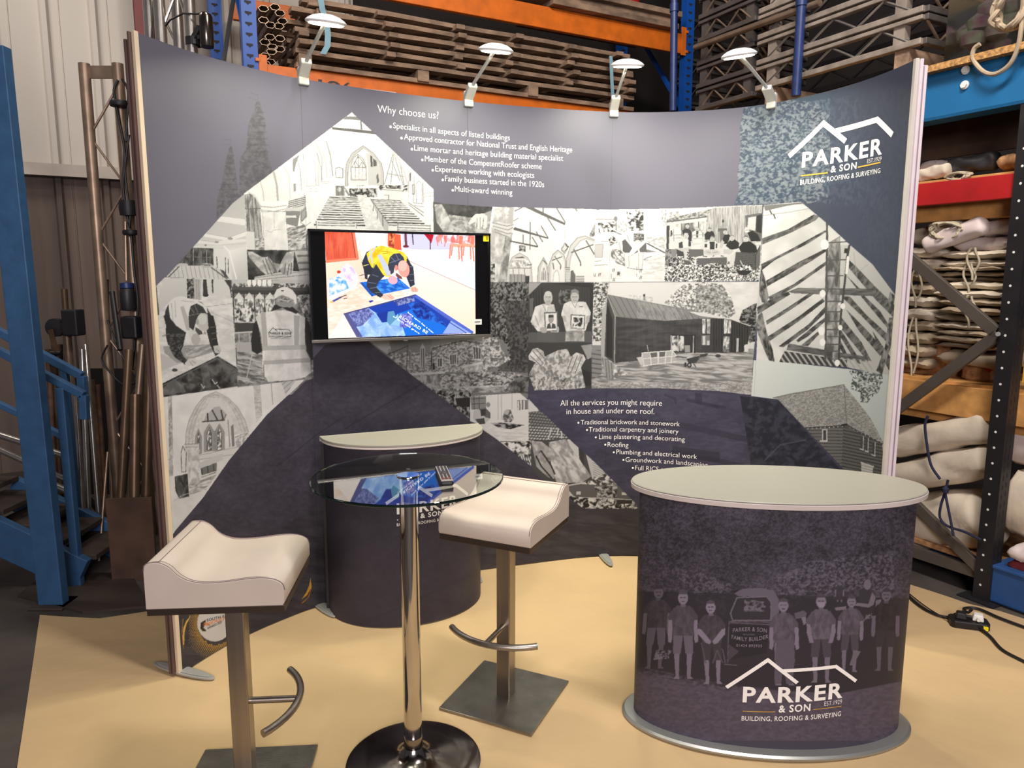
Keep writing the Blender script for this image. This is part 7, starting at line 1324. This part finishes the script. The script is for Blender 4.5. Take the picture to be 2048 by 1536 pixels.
# shelves
def slab(name, m, x0, y0, x1, y1, d, depth, th, label, cat, ext=.15, bevel=.003):
    p, q = at_a(x0, y0, RA + d), at_a(x1, y1, RA + d); z = (p[2] + q[2]) / 2; mb = MB(); mb.bar(ha(RA + d + depth / 2, p[1] + ext, z - th / 2), ha(RA + d + depth / 2, q[1] - ext, z - th / 2), depth, th); return tag(mb.build(name, m, None, bevel=bevel), label, cat), z
_, zred = slab('shelf_beam', 'red', 1838, 370, 2034, 343, .02, .05, .12, 'red steel shelf beam under the blue beam', 'shelf beam', .6)
slab('shelf_board', 'raw_wood', 1838, 366, 2034, 339, .08, .8, .03, 'pine shelf board behind the red beam', 'shelf', .6)
slab('timber_rail', 'raw_wood', 1838, 405, 2030, 390, .12, .05, .11, 'pine rail directly below the red shelf beam', 'timber', .5)
_, zpl = slab('timber_plank', 'raw_wood', 1805, 778, 1975, 756, .10, .06, .17, 'pine plank on edge above the canvas rolls, front one', 'timber', .5)
slab('shelf_board', 'raw_wood', 1805, 770, 1975, 748, .13, .7, .03, 'pine shelf board under the stacked tarpaulins', 'shelf', .5)
slab('timber_plank', 'raw_wood', 1805, 826, 1975, 804, .17, .05, .08, 'lower pine plank just above the top canvas roll', 'timber', .5)
_, zbt = slab('shelf_board', 'cork', 1810, 1094, 1975, 1096, .06, .8, .03, 'shelf board under the canvas rolls', 'shelf', .6)
# folded sheets: layers of soft slabs
def folded(x0, y0, x1, y1, d, depth, layers, m, label, seed, ties=0, cat='canvas sheet'):
    P = [at_a(x0, y0, RA + d), at_a(x0, y1, RA + d), at_a(x1, y0, RA + d), at_a(x1, y1, RA + d)]; bA, bB = P[0][1], P[2][1]; zt = (P[0][2] + P[2][2]) / 2; zb = (P[1][2] + P[3][2]) / 2
    t = hall_thing('folded_tarpaulin', label, cat, RA + d + depth / 2, (bA + bB) / 2, zb, 'folded tarpaulins on the shelf'); r = random.Random(seed); layers = max(1, round(layers * .7)); hh = (zt - zb) / layers; mb = MB(); L = abs(bA - bB)
    for k in range(layers):
        z0 = zb + k * hh; ia, ib, ic = r.uniform(-.02, .05), r.uniform(0, .05), r.uniform(0, .06); n, mm = 14, 10; V = []
        for i in range(n + 1):
            f = i / n; bb = bA + (bB - bA) * (ib + (1 - ib - ic) * f); e = min(1, 6 * min(f, 1 - f) + .35)
            for j in range(mm):
                q = 6.28319 * j / mm; ca, sa = math.cos(q), math.sin(q); aa = RA + d + ia + depth / 2 + (depth / 2) * (abs(ca) ** .35) * (1 if ca > 0 else -1); w_ = .003 * math.sin(f * 9 + k * 2 + seed) + r.uniform(-.003, .003)
                V.append(ha(aa, bb, z0 + hh / 2 + hh * .47 * e * (abs(sa) ** .7) * (1 if sa > 0 else -1) + w_))
        mb.add(V, [(i * mm + j, (i + 1) * mm + j, (i + 1) * mm + (j + 1) % mm, i * mm + (j + 1) % mm) for i in range(n) for j in range(mm)] + [tuple(range(mm)), tuple(range((n + 1) * mm - 1, n * mm - 1, -1))])
    mb.build('folded_sheet', m, t, True, w=True, angle=1.2)
    for k in range(ties):
        f = .3 + .4 * k / max(1, ties - 1) if ties > 1 else .5; bb = bA + (bB - bA) * f; mb = MB(); mb.tube([Vector(q) for q in catmull([tuple(ha(RA + d - .012, bb + .02 * math.sin(j), zt + .015 - (zt - zb + .08) * j / 5)) for j in range(6)], 4)], .006, 6); mb.tube([Vector(q) for q in catmull([tuple(ha(RA + d - .016, bb - .035 + .015 * math.cos(j), zt + .012 - (zt - zb + .03) * j / 5)) for j in range(6)], 4)], .006, 6); mb.build('tie_rope', 'rope', t, True, w=True)
S = [(1868, 700, 2000, 738, 2, 'canvas_dull', 'bottom folded sheet of the right pile above the pine shelf', 0), (1868, 662, 2002, 700, 4, 'canvas_dull', 'second sheet from the bottom of the right pile', 0), (1862, 630, 2004, 662, 3, 'canvas', 'third sheet from the bottom of the right pile, with a white fold', 0), (1874, 596, 2008, 632, 3, 'canvas_dull', 'folded sheet at middle height of the right pile, tied with rope', 1), (1866, 562, 2010, 598, 3, 'canvas', 'folded sheet just above the middle of the right pile', 0), (1870, 532, 2012, 564, 4, 'canvas_dull', 'folded sheet fourth from the top of the right pile', 1), (1882, 500, 2014, 536, 3, 'canvas', 'folded sheet third from the top of the right pile, tied', 1), (1900, 470, 2018, 506, 2, 'canvas_pink', 'pale sheet second from the top of the right pile', 0), (1900, 436, 2022, 474, 2, 'canvas_pink', 'pale creased sheet on top of the right pile', 0)]
for i, (x0, y0, x1, y1, n, m, lab, tie) in enumerate(S): folded(x0, y0, x1, y1, .14 + .01 * (i % 3), .5, n, m, lab, 10 + i, tie)
for i, (x0, y0, x1, y1, n, m, lab, tie) in enumerate([(1800, 640, 1858, 740, 5, 'canvas_dull', 'thick roped bundle at the bottom of the left pile, beside the stand edge', 1), (1802, 590, 1860, 642, 3, 'canvas', 'bundle second from the bottom of the left pile', 0), (1806, 540, 1862, 592, 3, 'canvas_dull', 'bundle in the middle of the left pile by the stand edge', 1), (1812, 492, 1880, 542, 3, 'canvas', 'rolled bundle near the top of the left pile', 0), (1815, 450, 1890, 494, 2, 'canvas', 'bundle on top of the left pile, under the rope heap', 0)]): folded(x0, y0, x1, y1, .16, .5, n, m, lab, 40 + i, tie)
# long pale roll and rope heap on top
def roll(p, q, r, d, m, label, cat='canvas roll', lump=.1, n=26, flat=1.0, cordm=None):
    A, B = on(*p, d), on(*q, d); ax = B - A; L = ax.length; ax.normalize(); s = Vector((0, 0, 1)); s = (s - ax * s.dot(ax)).normalized(); u = ax.cross(s); mb = MB(); V = []; mm = 28; hs = hash(label) % 97
    for i in range(n + 1):
        f = i / n; e = (1 - max(0, (abs(2 * f - 1) - .86) / .14) ** 2 * .55)
        for j in range(mm):
            a = 6.28319 * j / mm; ca, sa = math.cos(a), math.sin(a); k = 1 + lump * (vnoise(np.array([f * 7 + len(label)]), np.array([a * 1.3]), 5)[0] - .5) + lump * .35 * math.sin(3 * a + 11 * f + len(label))
            V.append(A + ax * (L * f) + (u * ca * (abs(ca) ** -.25 if abs(ca) > .02 else 1) + s * sa * (abs(sa) ** -.2 if abs(sa) > .02 else 1) * flat) * r * e * k)
    mb.add(V, [(i * mm + j, i * mm + (j + 1) % mm, (i + 1) * mm + (j + 1) % mm, (i + 1) * mm + j) for i in range(n) for j in range(mm)] + [tuple(range(mm - 1, -1, -1)), tuple(range(n * mm, (n + 1) * mm))])
    return tag(mb.build('canvas_roll', m, None, True, angle=1.1), label, cat)
roll((1850, 492), (1975, 448), .05, .12, 'canvas_pink', 'long pale pink roll lying across the top of the tarpaulin piles', lump=.12)
def ropeheap(px_, label, turns, R0, d, seed, squash=.6, r=.006, m='rope', name='rope_coil'):
    c = on(*px_, d); rr = random.Random(seed); P = []
    for k in range(turns * 9): a = 6.28319 * k / 9; q = R0 * (1 + .35 * math.sin(k * .7 + seed)) ; P.append(tuple(c + HV * q * math.cos(a) + Vector((0, 0, 1)) * q * squash * math.sin(a) + HU * rr.uniform(-.03, .03) + HV * rr.uniform(-.02, .02)))
    P = catmull(P, 4); mb = MB(); mb.tube([Vector(q) for q in P], r, 6); return tag(mb.build(name, m, None, True), label, 'rope')
ropeheap((1893, 455), 'heap of pale rope on top of the left tarpaulin pile', 7, .075, .08, 3, .55)
ropeheap((1935, 432), 'dark looped rope behind the pale roll', 4, .07, .3, 5, .7, .01, 'canvas_dull')
roll((1865, 470), (1930, 440), .055, .2, 'canvas', 'crumpled canvas under the rope heap', lump=.2)
folded(1990, 410, 2030, 440, .25, .4, 2, 'cork', 'brown creased sheet at the top right of the tarpaulins', 71)
# things on the red shelf
roll((1840, 352), (1900, 338), .035, .12, 'canvas', 'small cream roll on the red shelf beside the stand edge', lump=.2); roll((1895, 338), (1998, 318), .045, .2, 'dark_cloth', 'black plastic sheet rolled up on the red shelf', lump=.25)
folded(1996, 305, 2040, 338, .15, .3, 2, 'cork', 'brown card folded at the end of the red shelf', 72); ropeheap((1925, 352), 'white rope lying on the red shelf beam', 3, .05, .06, 8, .35, .006); folded(1838, 318, 1880, 345, .3, .3, 2, 'canvas_pink', 'white folded sheet at the back of the red shelf', 73)
mb = MB(); p, q = at_a(1845, 300, RA + .5), at_a(2040, 262, RA + .5); mb.bar(ha(RA + .5, p[1] + .5, (p[2] + q[2]) / 2 + .02), ha(RA + .5, q[1] - .5, (p[2] + q[2]) / 2 + .02), .02, .2); tag(mb.build('back_panel', 'brown_dark'), 'dull brown panel at the back of the red shelf', 'panel')
# box and cork sacks behind the brace
a_, b_, z_ = at_a(1855, 758, RA + .3); mb = MB(); mb.bar(ha(RA + .4, at_a(1812, 740, RA + .3)[1], zpl + .10), ha(RA + .4, at_a(1902, 740, RA + .3)[1], zpl + .10), .25, .2); tag(mb.build('cardboard_box', 'cork', None, bevel=.004), 'brown cardboard box behind the lower diagonal brace', 'box')
t = hall_thing('sack', 'tan cork-like sack with a red clip on the pine shelf', 'sack', RA + .3, at_a(1960, 740, RA + .3)[1], zpl); mb = MB(); mb.lathe([(.05, 0), (.075, .03), (.07, .12), (.04, .19), (.02, .2)], n=18, sx=1.0, sy=1.2); mb.build('body', 'cork', t, True); mb = MB(); mb.bar((-.08, -.02, .15), (-.06, -.09, .08), .012, .02); mb.build('clip', 'red', t)
# big canvas rolls on the low shelf
roll((1780, 888), (1992, 852), .087, .16, 'canvas', 'top canvas roll of the three, under the pine planks', lump=.16); roll((1780, 960), (1996, 916), .092, .16, 'canvas', 'middle canvas roll of the three on the low shelf', lump=.16); roll((1780, 1046), (1995, 1032), .162, .23, 'canvas', 'bottom and largest canvas roll on the low shelf', lump=.14)
def lash(pix, d, r, label):
    mb = MB(); mb.tube([Vector(q) for q in catmull([tuple(on(x, y, d)) for x, y in pix], 6)], r, 8); tag(mb.build('cord', 'cord', None, True), label, 'cord')
lash([(1856, 832), (1850, 850), (1854, 890), (1862, 930), (1880, 958)], .02, .0075, 'navy cord wrapped around the upper canvas rolls'); lash([(1896, 960), (1890, 985), (1882, 1010), (1880, 1035), (1895, 1052), (1930, 1064), (1962, 1080)], -.02, .007, 'navy cord trailing from its knot to the black upright'); lash([(1890, 985), (1896, 1015), (1902, 1045), (1907, 1072)], -.025, .007, 'navy cord hanging straight down from the knot')
c = on(1891, 980, -.03); mb = MB(); mb.lathe([(.001, -.025), (.016, -.012), (.018, .008), (.001, .025)], c, 12); tag(mb.build('cord_knot', 'cord', None, True), 'dark knot in the navy cord on the largest canvas roll', 'knot')
folded(2004, 845, 2075, 945, .12, .5, 2, 'canvas_pink', 'pale sheet bundle to the right of the black upright, upper', 74); folded(2004, 945, 2075, 1090, .10, .5, 2, 'canvas', 'pale sheet bundle to the right of the black upright, lower', 75); folded(2010, 1098, 2070, 1130, .02, .3, 1, 'canvas_pink', 'crumpled white sheet end near the floor at the right edge', 76)
folded(1900, 1104, 1965, 1128, .3, .3, 1, 'red_cloth', 'dark red cloth under the low shelf', 77); folded(2006, 1128, 2075, 1156, .02, .35, 1, 'red_cloth', 'dark red cloth on the blue crate', 78)
p = at_a(2030, 1200, RA + .02); t = hall_thing('blue_crate', 'blue plastic crate on the floor to the right of the black upright', 'crate', RA + .22, p[1] - .05, 0); mb = MB(); mb.box((0, 0, .11), (.4, .36, .2)); mb.build('body', 'crate_blue', t, bevel=.012); mb = MB(); mb.box((0, 0, .205), (.42, .38, .02)); mb.build('rim', 'crate_blue', t, bevel=.006)
b0 = at_a(1880, 1150, RA + .2)[1]; t = hall_thing('blue_crate', 'dark blue crate on the floor under the low shelf', 'crate', RA + .6, b0 + .25, 0); mb = MB(); mb.box((0, 0, .075), (.4, .6, .13)); mb.build('body', 'navy_tube', t, bevel=.012); mb = MB(); mb.box((0, 0, .14), (.42, .62, .02)); mb.build('rim', 'navy_tube', t, bevel=.006)
for k, f in enumerate((.2,)): mb = MB(); mb.bar(ha(RA + .32, b0 + .6, .09), ha(RA + .32, RB + .2, .09), .08, .03); tag(mb.build('floor_rail', 'crate_blue'), 'blue rail along the floor under the low shelf', 'rail')

# ================================================================ lattice frames on the deck
zd = zb1 + .035
def lattice(bA, bB, z, h, dep, a0_, m, label, group):
    t = hall_thing('lattice_frame', label, 'lattice frame', a0_ + dep / 2, (bA + bB) / 2, z, group); s = .034
    for a_ in (a0_, a0_ + dep):
        for zz in (z + s * .5, z + h - s * .4): mb = MB(); mb.bar(ha(a_, bA, zz), ha(a_, bB, zz), .045, s if zz < z + h / 2 else s * .7); mb.build('chord', m if a_ == a0_ else 'black_metal', t, w=True, bevel=.004)  # rear chord and lacing coloured black for the shade inside the frame
        n = max(4, int(abs(bB - bA) / .2)); path = [ha(a_, bA + (bB - bA) * (k + .5) / (n + 1), z + (s if k % 2 == 0 else h - s * .7)) for k in range(n + 1)]; mb = MB(); mb.tube(path, .009, 8); mb.build('lacing', ('alu' if m == 'lattice' else 'alu_old') if a_ == a0_ else 'black_metal', t, w=True)
    for bb in (bA, bB):
        for zz in (z + s * .5, z + h - s * .4): mb = MB(); mb.bar(ha(a0_, bb, zz), ha(a0_ + dep, bb, zz), .045, s); mb.build('end_chord', 'lattice_dark', t, w=True, bevel=.004)
        mb = MB(); mb.tube([ha(a0_ + dep * q, bb, z + (s if k % 2 else h - s * .7)) for k, q in enumerate((.05, .35, .65, .95))], .009, 8); mb.build('lacing', 'alu_old', t, w=True)
    for bb in (bA + (bB - bA) * .12, bA + (bB - bA) * .9): mb = MB(); mb.bar(ha(a0_ + .02, bb, z + .02), ha(a0_ + .02, bb, z + h - .02), .05, .07, up=HV); mb.build('spacer_post', m, t, w=True)
LA = RA + .1; bN = at_a(1846, 78, LA)[1]; bF = at_a(1514, 182, LA)[1]; zN = at_a(1846, 88, LA)[2]; zz = max(zd + .002, zN); pitch = abs(at_a(1846, 88, LA)[2] - at_a(1846, 25, LA)[2])
names = ['lowest', 'second from the bottom', 'third from the bottom', 'fourth from the bottom', 'fifth from the bottom', 'sixth from the bottom']
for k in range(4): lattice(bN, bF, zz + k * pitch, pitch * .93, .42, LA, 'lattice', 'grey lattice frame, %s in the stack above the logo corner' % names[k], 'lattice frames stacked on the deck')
for k in range(2): mb = MB(); bb = bN + (bF - bN) * (.1 + .8 * k); mb.bar(ha(LA + .0, bb, (zz + zd) / 2 + .0), ha(LA + .42, bb, (zz + zd) / 2), .09, zz - zd - .002) if zz - zd > .01 else None; (tag(mb.build('timber_bearer', 'old_wood'), ['timber bearer under the lattice frames, nearer one', 'timber bearer under the lattice frames, farther one'][k], 'timber') if zz - zd > .01 else None)
bN2 = at_a(1508, 190, LA + .05)[1]; bF2 = at_a(1394, 222, LA + .05)[1]; z2 = at_a(1516, 190, LA + .05)[2]
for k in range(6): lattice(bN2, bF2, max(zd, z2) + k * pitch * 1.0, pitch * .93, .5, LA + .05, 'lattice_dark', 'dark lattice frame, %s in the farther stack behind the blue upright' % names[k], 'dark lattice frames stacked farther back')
a_f = at_b(1284, 180, 2.2)[0]
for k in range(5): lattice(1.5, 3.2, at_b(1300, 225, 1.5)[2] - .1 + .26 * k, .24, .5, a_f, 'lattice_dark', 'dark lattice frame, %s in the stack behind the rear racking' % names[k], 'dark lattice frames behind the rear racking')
def scaff(p, q, r, d, label, m='navy_tube'):
    A, B = on(*p, d), on(*q, d); t = thing('scaffold_tube', label, 'scaffold tube', B); mb = MB(); mb.tube([A - B, (0, 0, 0)], r, 14); mb.build('tube', m, t, True, angle=.6)
    c = (A - B) * .82; ax = (A - B).normalized(); mb = MB(); mb.tube([c - ax * .03, c + ax * .03], r * 1.25, 14); mb.build('collar', m, t, True, angle=.6)
scaff((1606, -40), (1592, 192), .03, .03, 'navy scaffold tube standing on the deck in front of the lattice frames'); scaff((1349, -30), (1346, 222), .028, .03, 'navy scaffold tube left of the blue racking upright')
mb = MB(); mb.tube([on(1390, 95, .06), on(1640, 5, .06)], .022, 12); tag(mb.build('grey_tube', 'alu_old', None, True, angle=.6), 'grey tube lying across the lattice frames', 'tube')
# clear bag of oddments with ropes at the top right
a_, b_, z_ = at_a(1975, 100, RA + .12); t = hall_thing('plastic_box', 'clear plastic box of oddments on the deck at the top right', 'box', RA + .3, b_, zd); bw = abs(at_a(1905, 60, RA + .12)[1] - b_)
mb = MB(); mb.box((0, 0, .2), (.42, bw * 2.2, .395)); mb.build('box', 'clear', t, bevel=.01); mb = MB(); r = random.Random(3)
for k in range(14): mb.lathe([(.001, -.06), (.06, -.03), (.07, .02), (.001, .07)], (r.uniform(-.12, .1), r.uniform(-bw * .8, bw * .8), r.uniform(.08, .3)), 10)
mb.build('contents', 'olive', t, True)
ropeheap((2012, 22), 'thick coil of tan rope hanging over the clear box', 6, .07, -.03, 11, 1.2, .011, 'canvas_dull')
mb = MB(); mb.tube([Vector(q) for q in catmull([tuple(on(x, y, -.045)) for x, y in [(2045, 20), (2042, 60), (2034, 100), (2018, 130), (1990, 148), (1965, 142), (1946, 118), (1948, 98), (1960, 88)]], 6)], .011, 8); tag(mb.build('rope', 'canvas_dull', None, True), 'tan rope loop hanging down over the blue beam', 'rope')
